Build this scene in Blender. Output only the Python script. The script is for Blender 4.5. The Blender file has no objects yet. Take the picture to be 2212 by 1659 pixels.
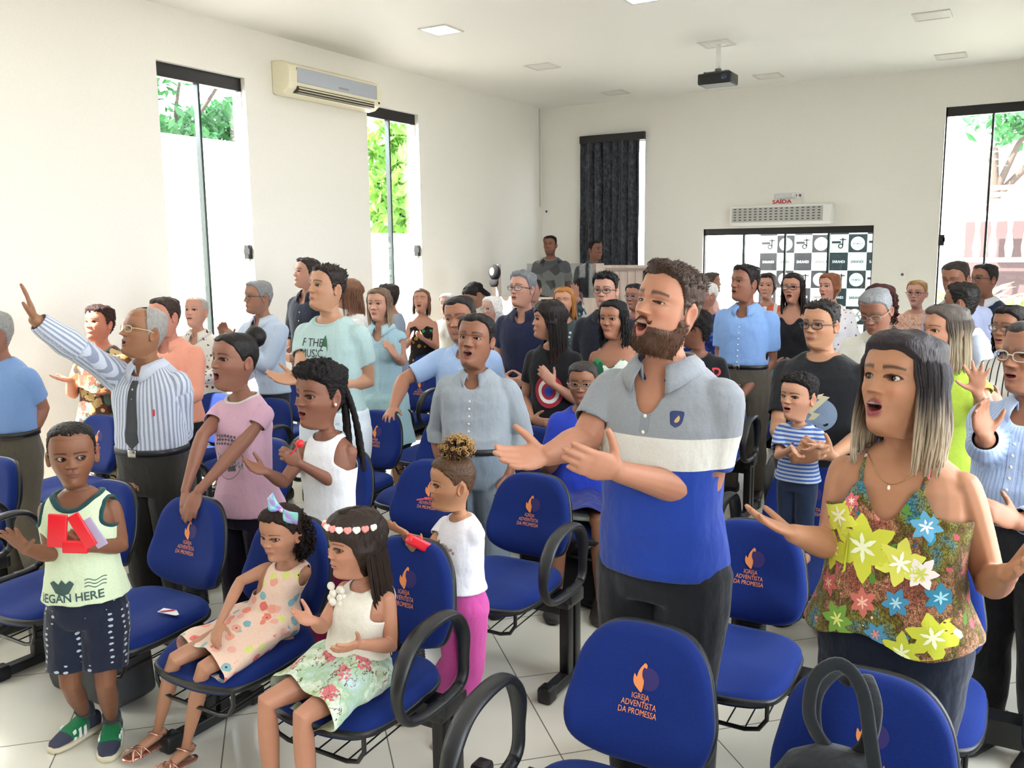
import bpy, math, random
import numpy as np
from mathutils import Vector
from mathutils.bvhtree import BVHTree
scene = bpy.context.scene
COL = scene.collection
PI = math.pi
# ---------------------------------------------------------------- camera
CAMZ = 1.82
FPX, YAW, PITCH, ROLL = 1914.03, 0.533201, 0.148547, -0.0113738
def _cam_axes():
    f = np.array([-math.sin(YAW)*math.cos(PITCH), math.cos(YAW)*math.cos(PITCH), -math.sin(PITCH)])
    r = np.array([math.cos(YAW), math.sin(YAW), 0.0]); u = np.cross(r, f)
    return r*math.cos(ROLL)+u*math.sin(ROLL), -r*math.sin(ROLL)+u*math.cos(ROLL), f
CR, CU, CF = _cam_axes()
cam_data = bpy.data.cameras.new('camera'); cam = bpy.data.objects.new('camera', cam_data); COL.objects.link(cam)
cam_data.sensor_width = 36.0; cam_data.lens = FPX/2212*36.0; cam_data.clip_start = 0.05; cam_data.clip_end = 300
from mathutils import Matrix
cam.matrix_world = Matrix(((CR[0], CU[0], -CF[0], 0), (CR[1], CU[1], -CF[1], 0), (CR[2], CU[2], -CF[2], CAMZ), (0, 0, 0, 1)))
scene.camera = cam
# ---------------------------------------------------------------- light and exposure
scene.view_settings.view_transform = 'Standard'; scene.view_settings.look = 'None'
scene.view_settings.gamma = 1.0; scene.view_settings.use_curve_mapping = False
scene.view_settings.exposure = 1.05
w = bpy.data.worlds.new('sky'); scene.world = w; w.use_nodes = True
w.node_tree.nodes['Background'].inputs[0].default_value = (0.86, 0.93, 1.0, 1); w.node_tree.nodes['Background'].inputs[1].default_value = 8.0
sd = bpy.data.lights.new('sun', 'SUN'); sun = bpy.data.objects.new('sun', sd); COL.objects.link(sun)
sd.energy = 22.0; sd.angle = math.radians(0.6); sd.color = (1.0, 0.96, 0.9)
sun.rotation_euler = Vector((-0.45, -0.62, 0.80)).to_track_quat('Z', 'Y').to_euler()
cy = scene.cycles
cy.max_bounces = 7; cy.diffuse_bounces = 4; cy.glossy_bounces = 2; cy.transmission_bounces = 4; cy.transparent_max_bounces = 8
cy.caustics_reflective = False; cy.caustics_refractive = False; cy.sample_clamp_indirect = 6.0
cy.use_adaptive_sampling = True; cy.adaptive_threshold = 0.03
try:
    cy.use_denoising = True; cy.denoiser = 'OPENIMAGEDENOISE'
except Exception: pass
def portal(name, loc, size, rot):
    d = bpy.data.lights.new(name, 'AREA'); d.shape = 'RECTANGLE'; d.size, d.size_y = size
    try: d.cycles.is_portal = True
    except Exception: pass
    o = bpy.data.objects.new(name, d); COL.objects.link(o); o.location = loc; o.rotation_euler = rot
# room: X from XL to XR, Y from YF to YB, ceiling ZC
XL, XR, YF, YB, ZC, WT = -5.98, 0.80, -4.2, 11.0, 3.74, 0.16
ZW = 3.32
LWIN = [(-0.25, 0.65), (2.25, 3.15), (4.77, 5.67), (7.29, 8.17)]
RWIN = [(-.2, .9), (2.3, 3.6), (4.6, 5.9)]
for a, b in LWIN: portal('window_portal', (XL-WT-0.02, (a+b)/2, ZW/2), (ZW, b-a), (0, -PI/2, 0))
for a, b in RWIN: portal('window_portal', (XR+WT+0.02, (a+b)/2, ZW/2+.3), (ZW-.6, b-a), (0, PI/2, 0))
portal('window_portal', (-0.51, YB+WT+.02, ZW/2), (0.92, ZW), (-PI/2, 0, 0))
portal('window_portal', (-2.66, YB+WT+.02, 1.03), (2.02, 2.06), (-PI/2, 0, 0))
# ---------------------------------------------------------------- pixel helpers
def ray(u, v): return CF+(u-1106)/FPX*CR-(v-829.5)/FPX*CU
def PY(u, v, Y):
    d = ray(u, v); return d*(Y/d[1])+np.array([0, 0, CAMZ])
def PX(u, v, X):
    d = ray(u, v); return d*(X/d[0])+np.array([0, 0, CAMZ])
def PZ(u, v, Z):
    d = ray(u, v); return d*((Z-CAMZ)/d[2])+np.array([0, 0, CAMZ])
def PD(u, v, D):
    d = ray(u, v); return d*(D/math.hypot(d[0], d[1]))+np.array([0, 0, CAMZ])
def lin(c):
    if isinstance(c, str): c = tuple(int(c[i:i+2], 16)/255 for i in (0, 2, 4))
    return tuple((x/12.92 if x <= 0.04045 else ((x+0.055)/1.055)**2.4) for x in c[:3])
# ---------------------------------------------------------------- geometry container
class G:
    def __init__(s, V, F=None, mat=0, col=None, L=None, C=None, m=None):
        s.V = np.asarray(V, float).reshape(-1, 3)
        if L is None:
            s.C = np.array([len(f) for f in F], int); s.L = np.array([i for f in F for i in f], int)
        else: s.L, s.C = L, C
        s.m = np.full(len(s.C), mat, int) if m is None else m
        s.c = None if col is None else (np.tile(np.array(col, float), (len(s.V), 1)) if np.ndim(col) == 1 else np.asarray(col, float))
    def copy(s): return G(s.V.copy(), L=s.L.copy(), C=s.C.copy(), m=s.m.copy(), col=None if s.c is None else s.c.copy())
    def xf(s, R, t=(0, 0, 0)):
        s.V = s.V@np.asarray(R).T+np.asarray(t); return s
def join(gs, col=(0.8, 0.8, 0.8)):
    gs = [g for g in gs if g is not None and len(g.V)]
    V = np.concatenate([g.V for g in gs]); off = np.cumsum([0]+[len(g.V) for g in gs])
    L = np.concatenate([g.L+o for g, o in zip(gs, off)]); C = np.concatenate([g.C for g in gs]); m = np.concatenate([g.m for g in gs])
    c = None
    if any(g.c is not None for g in gs):
        c = np.concatenate([g.c if g.c is not None else np.tile(np.array(col, float), (len(g.V), 1)) for g in gs])
    return G(V, L=L, C=C, m=m, col=c)
def to_mesh(g, name, smooth=True, sharp=None):
    me = bpy.data.meshes.new(name)
    me.vertices.add(len(g.V)); me.vertices.foreach_set('co', g.V.astype(np.float32).ravel())
    me.loops.add(len(g.L)); me.loops.foreach_set('vertex_index', g.L.astype(np.int32))
    me.polygons.add(len(g.C)); st = np.concatenate([[0], np.cumsum(g.C)[:-1]]).astype(np.int32)
    me.polygons.foreach_set('loop_start', st); me.polygons.foreach_set('material_index', g.m.astype(np.int32))
    me.update(calc_edges=True); me.validate()
    if g.c is not None and len(me.vertices) == len(g.V):
        a = me.color_attributes.new('Col', 'FLOAT_COLOR', 'POINT')
        a.data.foreach_set('color', np.concatenate([g.c, np.ones((len(g.c), 1))], 1).astype(np.float32).ravel())
    if smooth: me.shade_smooth()
    else: me.shade_flat()
    if sharp: me.set_sharp_from_angle(angle=math.radians(sharp))
    return me
def mats_of(m): return list(m) if isinstance(m, (list, tuple)) else [m]
def obj(name, g, mat, parent=None, smooth=True, sharp=None):
    if isinstance(g, list): g = join(g)
    me = to_mesh(g, name, smooth, sharp)
    for m in mats_of(mat): me.materials.append(m)
    o = bpy.data.objects.new(name, me); COL.objects.link(o)
    if parent is not None: o.parent = parent
    return o
def empty(name, loc=(0, 0, 0), rz=0.0):
    o = bpy.data.objects.new(name, None); COL.objects.link(o); o.location = loc; o.rotation_euler = (0, 0, rz); o.empty_display_size = .05
    return o
def tag(o, label=None, cat=None, group=None, kind=None):
    for k, v in (('label', label), ('category', cat), ('group', group), ('kind', kind)):
        if v: o[k] = v
    return o
def copy_tree(o, parent=None):
    c = o.copy(); COL.objects.link(c)
    if parent is not None: c.parent = parent
    for ch in list(o.children): copy_tree(ch, c)
    return c
def nrm(v):
    v = np.asarray(v, float); n = np.linalg.norm(v); return v/n if n > 1e-9 else v
# ---------------------------------------------------------------- shapes
def ringfaces(k, n, closed=True):
    i = np.arange(k-1)[:, None]*n; j = np.arange(n)[None, :]; jn = (j+1) % n
    Q = np.stack([i+j, i+jn, i+n+jn, i+n+j], -1)
    if not closed: Q = Q[:, :-1]
    return Q.reshape(-1, 4)
def rings_to_g(R, cap=True, mat=0, col=None):
    """R (k,n,3) rings -> closed tube"""
    k, n = R.shape[:2]; V = R.reshape(-1, 3); Q = ringfaces(k, n); L = Q.ravel(); C = np.full(len(Q), 4)
    if cap:
        a = len(V); V = np.concatenate([V, R[0].mean(0)[None], R[-1].mean(0)[None]]); j = np.arange(n); jn = (j+1) % n
        T = np.concatenate([np.stack([np.full(n, a), jn, j], -1), np.stack([np.full(n, a+1), (k-1)*n+j, (k-1)*n+jn], -1)])
        L = np.concatenate([L, T.ravel()]); C = np.concatenate([C, np.full(len(T), 3)])
    return G(V, L=L, C=C, mat=mat, col=col)
def tube(pts, rad, n=10, up=(0, 0, 1), caps=True, ry=None, flat=False):
    P = np.asarray(pts, float); k = len(P); r1 = np.broadcast_to(np.asarray(rad, float), (k,)).copy()
    r2 = r1 if ry is None else np.broadcast_to(np.asarray(ry, float), (k,)).copy()
    T = np.gradient(P, axis=0); T /= np.linalg.norm(T, axis=1)[:, None]+1e-12
    up = nrm(up); S = np.zeros((k, 3)); s = None
    for i in range(k):
        if s is None:
            s = np.cross(T[i], up)
            if np.linalg.norm(s) < .15: s = np.cross(T[i], (0.3, 1, 0.1))
        else: s = s-T[i]*(s@T[i])
        s = nrm(s); S[i] = s
    U = np.cross(S, T)
    if caps and flat == 'end':
        q = np.array([.12, .5, .87]); P = np.concatenate([P[0]-T[0]*(r1[0]*.9)*np.sqrt(1-q**2)[:, None], P]); S = np.concatenate([[S[0]]*3, S]); U = np.concatenate([[U[0]]*3, U]); r1, r2 = np.concatenate([r1[0]*q, r1]), np.concatenate([r2[0]*q, r2])
    elif caps and not flat:
        q = np.array([.0, .5, .87]); P0 = P[0]-T[0]*(r1[0]*.9)*np.sqrt(1-q**2)[:, None]; P1 = P[-1]+T[-1]*(r1[-1]*.9)*np.sqrt(1-q[::-1]**2)[:, None]
        q = np.array([.12, .5, .87])
        P = np.concatenate([P0, P, P1]); S = np.concatenate([[S[0]]*3, S, [S[-1]]*3]); U = np.concatenate([[U[0]]*3, U, [U[-1]]*3])
        r1 = np.concatenate([r1[0]*q, r1, r1[-1]*q[::-1]]); r2 = np.concatenate([r2[0]*q, r2, r2[-1]*q[::-1]])
    a = np.arange(n)*2*PI/n
    R = P[:, None]+S[:, None]*(r1[:, None]*np.cos(a))[..., None]+U[:, None]*(r2[:, None]*np.sin(a))[..., None]
    return rings_to_g(R, cap=caps)
def loft(rings, n=26, p=2.3):
    """rings: (center3, halfx, halfy[, xdir]) horizontal superellipses"""
    a = np.arange(n)*2*PI/n; ca, sa = np.cos(a), np.sin(a); e = 2/p
    cx, sy = np.sign(ca)*np.abs(ca)**e, np.sign(sa)*np.abs(sa)**e
    out = []
    for r in rings:
        c, hx, hy = np.asarray(r[0], float), r[1], r[2]; x = np.array(r[3] if len(r) > 3 else (1, 0, 0), float); y = np.array(r[4] if len(r) > 4 else np.cross((0, 0, 1), x), float)
        out.append(c+np.outer(cx*hx, x)+np.outer(sy*hy, y))
    return rings_to_g(np.array(out))
def ball(c, r, n=12, m=8):
    r = np.broadcast_to(np.asarray(r, float), (3,)); ph = np.linspace(-PI/2+.12, PI/2-.12, m); a = np.arange(n)*2*PI/n
    R = np.stack([np.cos(ph)[:, None]*np.cos(a), np.cos(ph)[:, None]*np.sin(a), np.repeat(np.sin(ph)[:, None], n, 1)], -1)*r+np.asarray(c, float)
    return rings_to_g(R)
def box(lo, hi, b=0.0):
    lo, hi = np.array(lo, float), np.array(hi, float)
    if b <= 0:
        V = [(x, y, z) for z in (lo[2], hi[2]) for y in (lo[1], hi[1]) for x in (lo[0], hi[0])]
        return G(V, [(0, 2, 3, 1), (4, 5, 7, 6), (0, 1, 5, 4), (2, 6, 7, 3), (0, 4, 6, 2), (1, 3, 7, 5)])
    b = min(b, *(hi-lo)*.49); out = []
    for z, k in ((lo[2], b), (lo[2]+b*.3, b*.3), (lo[2]+b, 0), (hi[2]-b, 0), (hi[2]-b*.3, b*.3), (hi[2], b)):
        r = []
        for cx, cyy, a0 in ((hi[0], hi[1], 0), (lo[0], hi[1], 90), (lo[0], lo[1], 180), (hi[0], lo[1], 270)):
            sx = 1 if cx == hi[0] else -1; sy = 1 if cyy == hi[1] else -1
            ox, oy = cx-sx*b, cyy-sy*b
            for d in (0, 30, 60, 90):
                t = math.radians(a0+d); r.append((ox+(b-k)*math.cos(t), oy+(b-k)*math.sin(t), z))
        out.append(r)
    return rings_to_g(np.array(out))
def obox(c, half, ax, b=0.0):
    g = box(-np.array(half), np.array(half), b); R = np.array(ax, float).T; g.V = g.V@R.T+np.array(c); return g
def extrude(P2, z0, z1, plane='xz', c=(0, 0, 0)):
    """closed outline (convex-ish) extruded; plane xz -> thickness along y"""
    P = np.asarray(P2, float); n = len(P)
    def to3(p, t):
        if plane == 'xz': return np.stack([p[:, 0], np.full(n, t), p[:, 1]], -1)
        if plane == 'xy': return np.stack([p[:, 0], p[:, 1], np.full(n, t)], -1)
        return np.stack([np.full(n, t), p[:, 0], p[:, 1]], -1)
    V = np.concatenate([to3(P, z0), to3(P, z1)])+np.array(c)
    F = [tuple(range(n))[::-1], tuple(range(n, 2*n))]+[(i, (i+1) % n, n+(i+1) % n, n+i) for i in range(n)]
    return G(V, F)
def cushion(outline, z_lo, prof, plane):
    """outline (n,2); prof: list of (offset_inward_scale, height)"""
    P = np.asarray(outline, float); c = P.mean(0); R = []
    for s, h in prof:
        q = c+(P-c)*s
        R.append(np.stack([q[:, 0], q[:, 1], np.full(len(q), z_lo+h)], -1))
    g = rings_to_g(np.array(R))
    return g
def vn(P, seed=0):
    P = np.asarray(P, float); i = np.floor(P).astype(np.int64); f = P-i; f = f*f*(3-2*f); out = 0
    for dx in (0, 1):
        for dy in (0, 1):
            for dz in (0, 1):
                h = ((i[:, 0]+dx)*73856093) ^ ((i[:, 1]+dy)*19349663) ^ ((i[:, 2]+dz)*83492791) ^ (seed*2654435761 & 0x7fffffff)
                h = (h ^ (h >> 13))*1274126177 & 0x7fffffff; h = (h ^ (h >> 11)) & 0xffff
                wgt = (f[:, 0] if dx else 1-f[:, 0])*(f[:, 1] if dy else 1-f[:, 1])*(f[:, 2] if dz else 1-f[:, 2])
                out = out+wgt*(h/32767.5-1)
    return out
def normals(g):
    st = np.concatenate([[0], np.cumsum(g.C)[:-1]]); a, b, c = g.V[g.L[st]], g.V[g.L[st+1]], g.V[g.L[st+2]]
    fn = np.cross(b-a, c-a); N = np.zeros_like(g.V); pid = np.repeat(np.arange(len(g.C)), g.C)
    np.add.at(N, g.L, fn[pid]); return N/(np.linalg.norm(N, axis=1)[:, None]+1e-12)
def remesh(gs, vox, it=3):
    g = join(gs); g.c = None
    me = to_mesh(g, 'tmp', smooth=False); o = bpy.data.objects.new('tmp', me); COL.objects.link(o)
    m = o.modifiers.new('r', 'REMESH'); m.mode = 'VOXEL'; m.voxel_size = vox; m.adaptivity = 0.0
    if it:
        s = o.modifiers.new('s', 'SMOOTH'); s.factor = .5; s.iterations = it
    dg = bpy.context.evaluated_depsgraph_get(); ev = o.evaluated_get(dg); r = ev.to_mesh()
    n = len(r.vertices); V = np.empty(n*3, np.float32); r.vertices.foreach_get('co', V)
    L = np.empty(len(r.loops), np.int32); r.loops.foreach_get('vertex_index', L); C = np.empty(len(r.polygons), np.int32); r.polygons.foreach_get('loop_total', C)
    ev.to_mesh_clear(); bpy.data.objects.remove(o); bpy.data.meshes.remove(me)
    return G(V.reshape(-1, 3), L=L.astype(int), C=C.astype(int))
def keepf(g, keepv):
    """keep the polygons all of whose vertices are kept"""
    pid = np.repeat(np.arange(len(g.C)), g.C); bad = np.zeros(len(g.C), bool); np.logical_or.at(bad, pid, ~keepv[g.L])
    km = ~bad; L = g.L[km[pid]]; used = np.unique(L); mp = np.full(len(g.V), -1); mp[used] = np.arange(len(used))
    return G(g.V[used], L=mp[L], C=g.C[km], m=g.m[km], col=None if g.c is None else g.c[used])
_TC = {}
def text_g(s, size=1.0, align='CENTER', shear=0.0, bold=0.0, depth=0.0, sx=1.0):
    k = (s, align, shear, bold)
    if k not in _TC:
        cu = bpy.data.curves.new('t', 'FONT'); cu.body = s; cu.align_x = align; cu.size = 1.0; cu.shear = shear; cu.offset = bold; cu.resolution_u = 3
        o = bpy.data.objects.new('t', cu); COL.objects.link(o); dg = bpy.context.evaluated_depsgraph_get(); ev = o.evaluated_get(dg); r = ev.to_mesh()
        V = np.array([v.co[:] for v in r.vertices]).reshape(-1, 3); F = [tuple(p.vertices) for p in r.polygons]; ev.to_mesh_clear()
        bpy.data.objects.remove(o); bpy.data.curves.remove(cu); _TC[k] = (V, F)
    V, F = _TC[k]; V = V.copy()*size; V[:, 0] *= sx
    return G(V, F)
# ---------------------------------------------------------------- materials
MC = {}
def nmat(name):
    m = bpy.data.materials.new(name); m.use_nodes = True; nt = m.node_tree; b = nt.nodes['Principled BSDF']; return m, nt, b
def N(nt, t, **kw):
    n = nt.nodes.new(t)
    for k, v in kw.items():
        if k.startswith('i'): n.inputs[int(k[1:])].default_value = v
        else: setattr(n, k, v)
    return n
def lk(nt, a, b): nt.links.new(a, b)
def mixc(nt, fac, a, b):
    m = N(nt, 'ShaderNodeMix', data_type='RGBA'); f = m.inputs[0]; A = m.inputs[6]; B = m.inputs[7]
    for s, v in ((f, fac), (A, a), (B, b)):
        if isinstance(v, (int, float)): s.default_value = v
        elif isinstance(v, tuple): s.default_value = (*v, 1) if len(v) == 3 else v
        else: nt.links.new(v, s)
    return m.outputs[2]
def mth(nt, op, a, b=0.0, c=None):
    m = N(nt, 'ShaderNodeMath', operation=op)
    for i, v in enumerate((a, b, c)):
        if v is None: continue
        if isinstance(v, (int, float)): m.inputs[i].default_value = v
        else: nt.links.new(v, m.inputs[i])
    return m.outputs[0]
def ramp(nt, fac, stops, interp='CONSTANT'):
    r = N(nt, 'ShaderNodeValToRGB'); e = r.color_ramp; e.interpolation = interp
    while len(e.elements) > 1: e.elements.remove(e.elements[0])
    e.elements[0].position = stops[0][0]; e.elements[0].color = (*stops[0][1], 1)
    for p, c in stops[1:]:
        x = e.elements.new(p); x.color = (*c, 1)
    nt.links.new(fac, r.inputs[0]); return r.outputs[0]
def objco(nt, scale=(1, 1, 1), rot=(0, 0, 0)):
    t = N(nt, 'ShaderNodeTexCoord'); m = N(nt, 'ShaderNodeMapping'); m.inputs['Scale'].default_value = scale; m.inputs['Rotation'].default_value = rot
    nt.links.new(t.outputs['Object'], m.inputs[0]); return m.outputs[0]
def bump(nt, b, h, strength=.3, dist=.01):
    n = N(nt, 'ShaderNodeBump'); n.inputs['Strength'].default_value = strength; n.inputs['Distance'].default_value = dist
    nt.links.new(h, n.inputs['Height']); nt.links.new(n.outputs[0], b.inputs['Normal'])
def noise(nt, co, scale, detail=2, rough=.5):
    n = N(nt, 'ShaderNodeTexNoise'); n.inputs['Scale'].default_value = scale; n.inputs['Detail'].default_value = detail; n.inputs['Roughness'].default_value = rough
    nt.links.new(co, n.inputs['Vector']); return n.outputs['Fac'], n.outputs['Color']
def plain(name, c, rough=.6, metal=0.0, bumpk=None, spec=.5, alpha=None, coat=0, var=0.0):
    key = (name, c, rough, metal)
    if key in MC: return MC[key]
    m, nt, b = nmat(name); c = lin(c) if isinstance(c, str) else c
    b.inputs['Base Color'].default_value = (*c, 1); b.inputs['Roughness'].default_value = rough; b.inputs['Metallic'].default_value = metal
    b.inputs['Specular IOR Level'].default_value = spec; b.inputs['Coat Weight'].default_value = coat
    if bumpk or var:
        co = objco(nt); f, _ = noise(nt, co, bumpk[0] if bumpk else 30, 3)
        if bumpk: bump(nt, b, f, bumpk[1], bumpk[2] if len(bumpk) > 2 else .004)
        if var:
            lk(nt, mixc(nt, f, tuple(x*(1-var) for x in c), tuple(min(1, x*(1+var)) for x in c)), b.inputs['Base Color'])
    MC[key] = m; return m
def cloth(name, c, rough=.9, pat=None, fine=900, fold=.35, sheen=.15):
    """woven cloth; pat(nt, co_fn, base) returns a colour socket"""
    m, nt, b = nmat(name); c = lin(c) if isinstance(c, str) else c
    b.inputs['Roughness'].default_value = rough; b.inputs['Specular IOR Level'].default_value = .25; b.inputs['Sheen Weight'].default_value = sheen
    col = pat(nt, c) if pat else c
    f, _ = noise(nt, objco(nt), 220, 2); mm = N(nt, 'ShaderNodeMix', data_type='RGBA', blend_type='MULTIPLY'); mm.inputs[0].default_value = 1
    if isinstance(col, tuple): mm.inputs[6].default_value = (*col, 1)
    else: lk(nt, col, mm.inputs[6])
    lk(nt, mixc(nt, f, (.74, .74, .74), (.96, .96, .96)), mm.inputs[7]); lk(nt, mm.outputs[2], b.inputs['Base Color'])
    co = objco(nt, (1, 1, .55)); f1, _ = noise(nt, co, 11, 3, .55); f2, _ = noise(nt, objco(nt), 350, 1)
    h = mth(nt, 'ADD', mth(nt, 'MULTIPLY', f1, 1.0), mth(nt, 'MULTIPLY', f2, .05))
    bump(nt, b, h, fold*1.4, .03)
    return m
def stripes(c2, period, duty=.4, axis='X', attr=False):
    def f(nt, c):
        s = N(nt, 'ShaderNodeSeparateXYZ'); lk(nt, N(nt, 'ShaderNodeVertexColor', layer_name='Col').outputs[0] if attr else objco(nt), s.inputs[0])
        v = mth(nt, 'FRACT', mth(nt, 'DIVIDE', mth(nt, 'ADD', s.outputs[axis], 10.0), period)); k = mth(nt, 'LESS_THAN', v, duty)
        return mixc(nt, k, c, lin(c2))
    return f
def bands(stops, z0, z1):
    def f(nt, c):
        s = N(nt, 'ShaderNodeSeparateXYZ'); lk(nt, objco(nt), s.inputs[0])
        v = mth(nt, 'DIVIDE', mth(nt, 'SUBTRACT', s.outputs['Z'], z0), z1-z0)
        return ramp(nt, v, [(p, lin(q)) for p, q in stops])
    return f
def blotch(cols, scale=20, warp=.4, scl=(1, 1, 1)):
    def f(nt, c):
        co = objco(nt, scl); _, nc = noise(nt, co, scale*.8, 2); v = N(nt, 'ShaderNodeTexVoronoi'); v.inputs['Scale'].default_value = scale
        mx = N(nt, 'ShaderNodeMix', data_type='VECTOR'); mx.inputs[0].default_value = warp*.15; lk(nt, co, mx.inputs[4]); lk(nt, nc, mx.inputs[5]); lk(nt, mx.outputs[1], v.inputs['Vector'])
        s = N(nt, 'ShaderNodeSeparateColor'); lk(nt, v.outputs['Color'], s.inputs[0])
        k = len(cols); return ramp(nt, s.outputs[0], [(i/k, lin(q)) for i, q in enumerate(cols)])
    return f
def spots(cols, scale=22, r=.33, scl=(1, 1, 1), rnd=1.0, ring=None):
    """round motifs of several colours on the base colour"""
    def f(nt, c):
        co = objco(nt, scl); v = N(nt, 'ShaderNodeTexVoronoi'); v.inputs['Scale'].default_value = scale; v.inputs['Randomness'].default_value = rnd; lk(nt, co, v.inputs['Vector'])
        s = N(nt, 'ShaderNodeSeparateColor'); lk(nt, v.outputs['Color'], s.inputs[0]); k = len(cols)
        cc = ramp(nt, s.outputs[0], [(i/k, lin(q)) for i, q in enumerate(cols)])
        f1, _ = noise(nt, co, scale*3, 2); d = mth(nt, 'ADD', v.outputs['Distance'], mth(nt, 'MULTIPLY', mth(nt, 'SUBTRACT', f1, .5), .25))
        col = mixc(nt, mth(nt, 'LESS_THAN', d, r), c, cc)
        if ring: col = mixc(nt, mth(nt, 'LESS_THAN', d, ring[0]), col, lin(ring[1]))
        return col
    return f
def skin_mat(glossy=False):
    m, nt, b = nmat('eye' if glossy else 'skin')
    a = N(nt, 'ShaderNodeVertexColor', layer_name='Col')
    if glossy: lk(nt, a.outputs[0], b.inputs['Base Color']); b.inputs['Roughness'].default_value = .12
    else:
        f, _ = noise(nt, objco(nt), 28, 3); r = mixc(nt, f, (.80, .77, .77), (.93, .93, .94))
        mm = N(nt, 'ShaderNodeMix', data_type='RGBA', blend_type='MULTIPLY'); mm.inputs[0].default_value = 1; lk(nt, a.outputs[0], mm.inputs[6]); lk(nt, r, mm.inputs[7])
        lk(nt, mm.outputs[2], b.inputs['Base Color']); b.inputs['Roughness'].default_value = .5; b.inputs['Specular IOR Level'].default_value = .35
        f2, _ = noise(nt, objco(nt), 260, 2); bump(nt, b, f2, .08, .002)
    return m
SKIN, EYE = skin_mat(), skin_mat(True)
def hair_mat(c, curly=False, tip=None, z0=0, z1=1):
    key = ('hair', c, curly, tip)
    if key in MC and not tip: return MC[key]
    m, nt, b = nmat('hair'); c = lin(c)
    a = N(nt, 'ShaderNodeVertexColor', layer_name='Col') if tip else None
    if curly: f, _ = noise(nt, objco(nt), 130, 3)
    else: f, _ = noise(nt, objco(nt, (1, 1, .14)), 190, 2)
    base = a.outputs[0] if tip else mixc(nt, f, tuple(x*.55 for x in c), tuple(min(1, x*1.5) for x in c))
    if tip:
        mm = N(nt, 'ShaderNodeMix', data_type='RGBA', blend_type='MULTIPLY'); mm.inputs[0].default_value = 1; lk(nt, base, mm.inputs[6]); lk(nt, mixc(nt, f, (.6, .6, .6), (1.35, 1.35, 1.35)), mm.inputs[7]); base = mm.outputs[2]
    lk(nt, base, b.inputs['Base Color']); b.inputs['Roughness'].default_value = .7 if curly else .5; b.inputs['Specular IOR Level'].default_value = .22
    bump(nt, b, f, .7, .008 if curly else .004); MC[key] = m; return m
def glass_mat(name='glass', tint=(1, 1, 1), refl=.06):
    m = bpy.data.materials.new(name); m.use_nodes = True; nt = m.node_tree; nt.nodes.clear()
    o = N(nt, 'ShaderNodeOutputMaterial'); t = N(nt, 'ShaderNodeBsdfTransparent'); t.inputs[0].default_value = (*tint, 1)
    g = N(nt, 'ShaderNodeBsdfGlossy'); g.inputs['Roughness'].default_value = .02; mx = N(nt, 'ShaderNodeMixShader'); fr = N(nt, 'ShaderNodeFresnel'); ge = N(nt, 'ShaderNodeNewGeometry'); lk(nt, mth(nt, 'SUBTRACT', 1.45, mth(nt, 'MULTIPLY', ge.outputs['Backfacing'], .7603)), fr.inputs[0])
    lk(nt, fr.outputs[0], mx.inputs[0]); lk(nt, t.outputs[0], mx.inputs[1]); lk(nt, g.outputs[0], mx.inputs[2]); lk(nt, mx.outputs[0], o.inputs[0]); return m
GLASS = glass_mat(); GLASS_T = glass_mat('tinted_glass', (.62, .70, .70)); LENS = glass_mat('lens', (.93, .95, .96))
BLACK = plain('black_metal', '101113', .35); BLACKP = plain('black_plastic', '15171a', .42); WHITEP = plain('white_plastic', 'e9e8e2', .4)
def trim(g, R=None): return g
def decal(base, P, dirn=(0, -1, 0), off=.0015, start=.5):
    """project local points P on the mesh G base along dirn; returns positions lying just off the surface"""
    if not hasattr(base, '_bvh'):
        st = np.concatenate([[0], np.cumsum(base.C)[:-1]]); base._bvh = BVHTree.FromPolygons([Vector(v) for v in base.V], [base.L[s:s+c].tolist() for s, c in zip(st, base.C)])
    d = Vector(dirn).normalized(); out = []; last = None
    for p in P:
        h = base._bvh.ray_cast(Vector(p)-d*start, d, start*2)
        if h[0] is None:
            q, nn, _, _ = base._bvh.find_nearest(Vector(p)); h = (q, nn)
        q = np.array(h[0])-np.array(d)*off; out.append(q)
    return np.array(out)
# ---------------------------------------------------------------- people
def smooth_edge(g, it=8):
    """even out the open borders of a trimmed garment"""
    st = np.concatenate([[0], np.cumsum(g.C)[:-1]]); nxt = np.arange(len(g.L))+1; nxt[st+g.C-1] = st; a, b = g.L, g.L[nxt]; n = len(g.V); key = np.minimum(a, b).astype(np.int64)*n+np.maximum(a, b)
    u_, c_ = np.unique(key, return_counts=True); e = u_[c_ == 1]; A, B_ = e//n, e % n
    for k in range(it):
        s_ = np.zeros_like(g.V); c = np.zeros(n); np.add.at(s_, A, g.V[B_]); np.add.at(s_, B_, g.V[A]); np.add.at(c, A, 1); np.add.at(c, B_, 1); m_ = c >= 2; g.V[m_] = g.V[m_]*.4+.6*s_[m_]/c[m_][:, None]
    return g
def edge_loops(g):
    st = np.concatenate([[0], np.cumsum(g.C)[:-1]]); nxt = np.arange(len(g.L))+1; nxt[st+g.C-1] = st; a, b = g.L, g.L[nxt]; n = len(g.V); key = np.minimum(a, b).astype(np.int64)*n+np.maximum(a, b)
    u_, c_ = np.unique(key, return_counts=True); e = set(u_[c_ == 1].tolist()); nb = {}
    for x in e: i, j = divmod(x, n); nb.setdefault(i, []).append(j); nb.setdefault(j, []).append(i)
    seen, out = set(), []
    for s0 in nb:
        if s0 in seen: continue
        lp = [s0]; seen.add(s0); cur = s0
        while True:
            nx = [k for k in nb[cur] if k not in seen]
            if not nx: break
            cur = nx[0]; seen.add(cur); lp.append(cur)
        if len(lp) > 12: out.append(np.array(lp))
    return out
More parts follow.
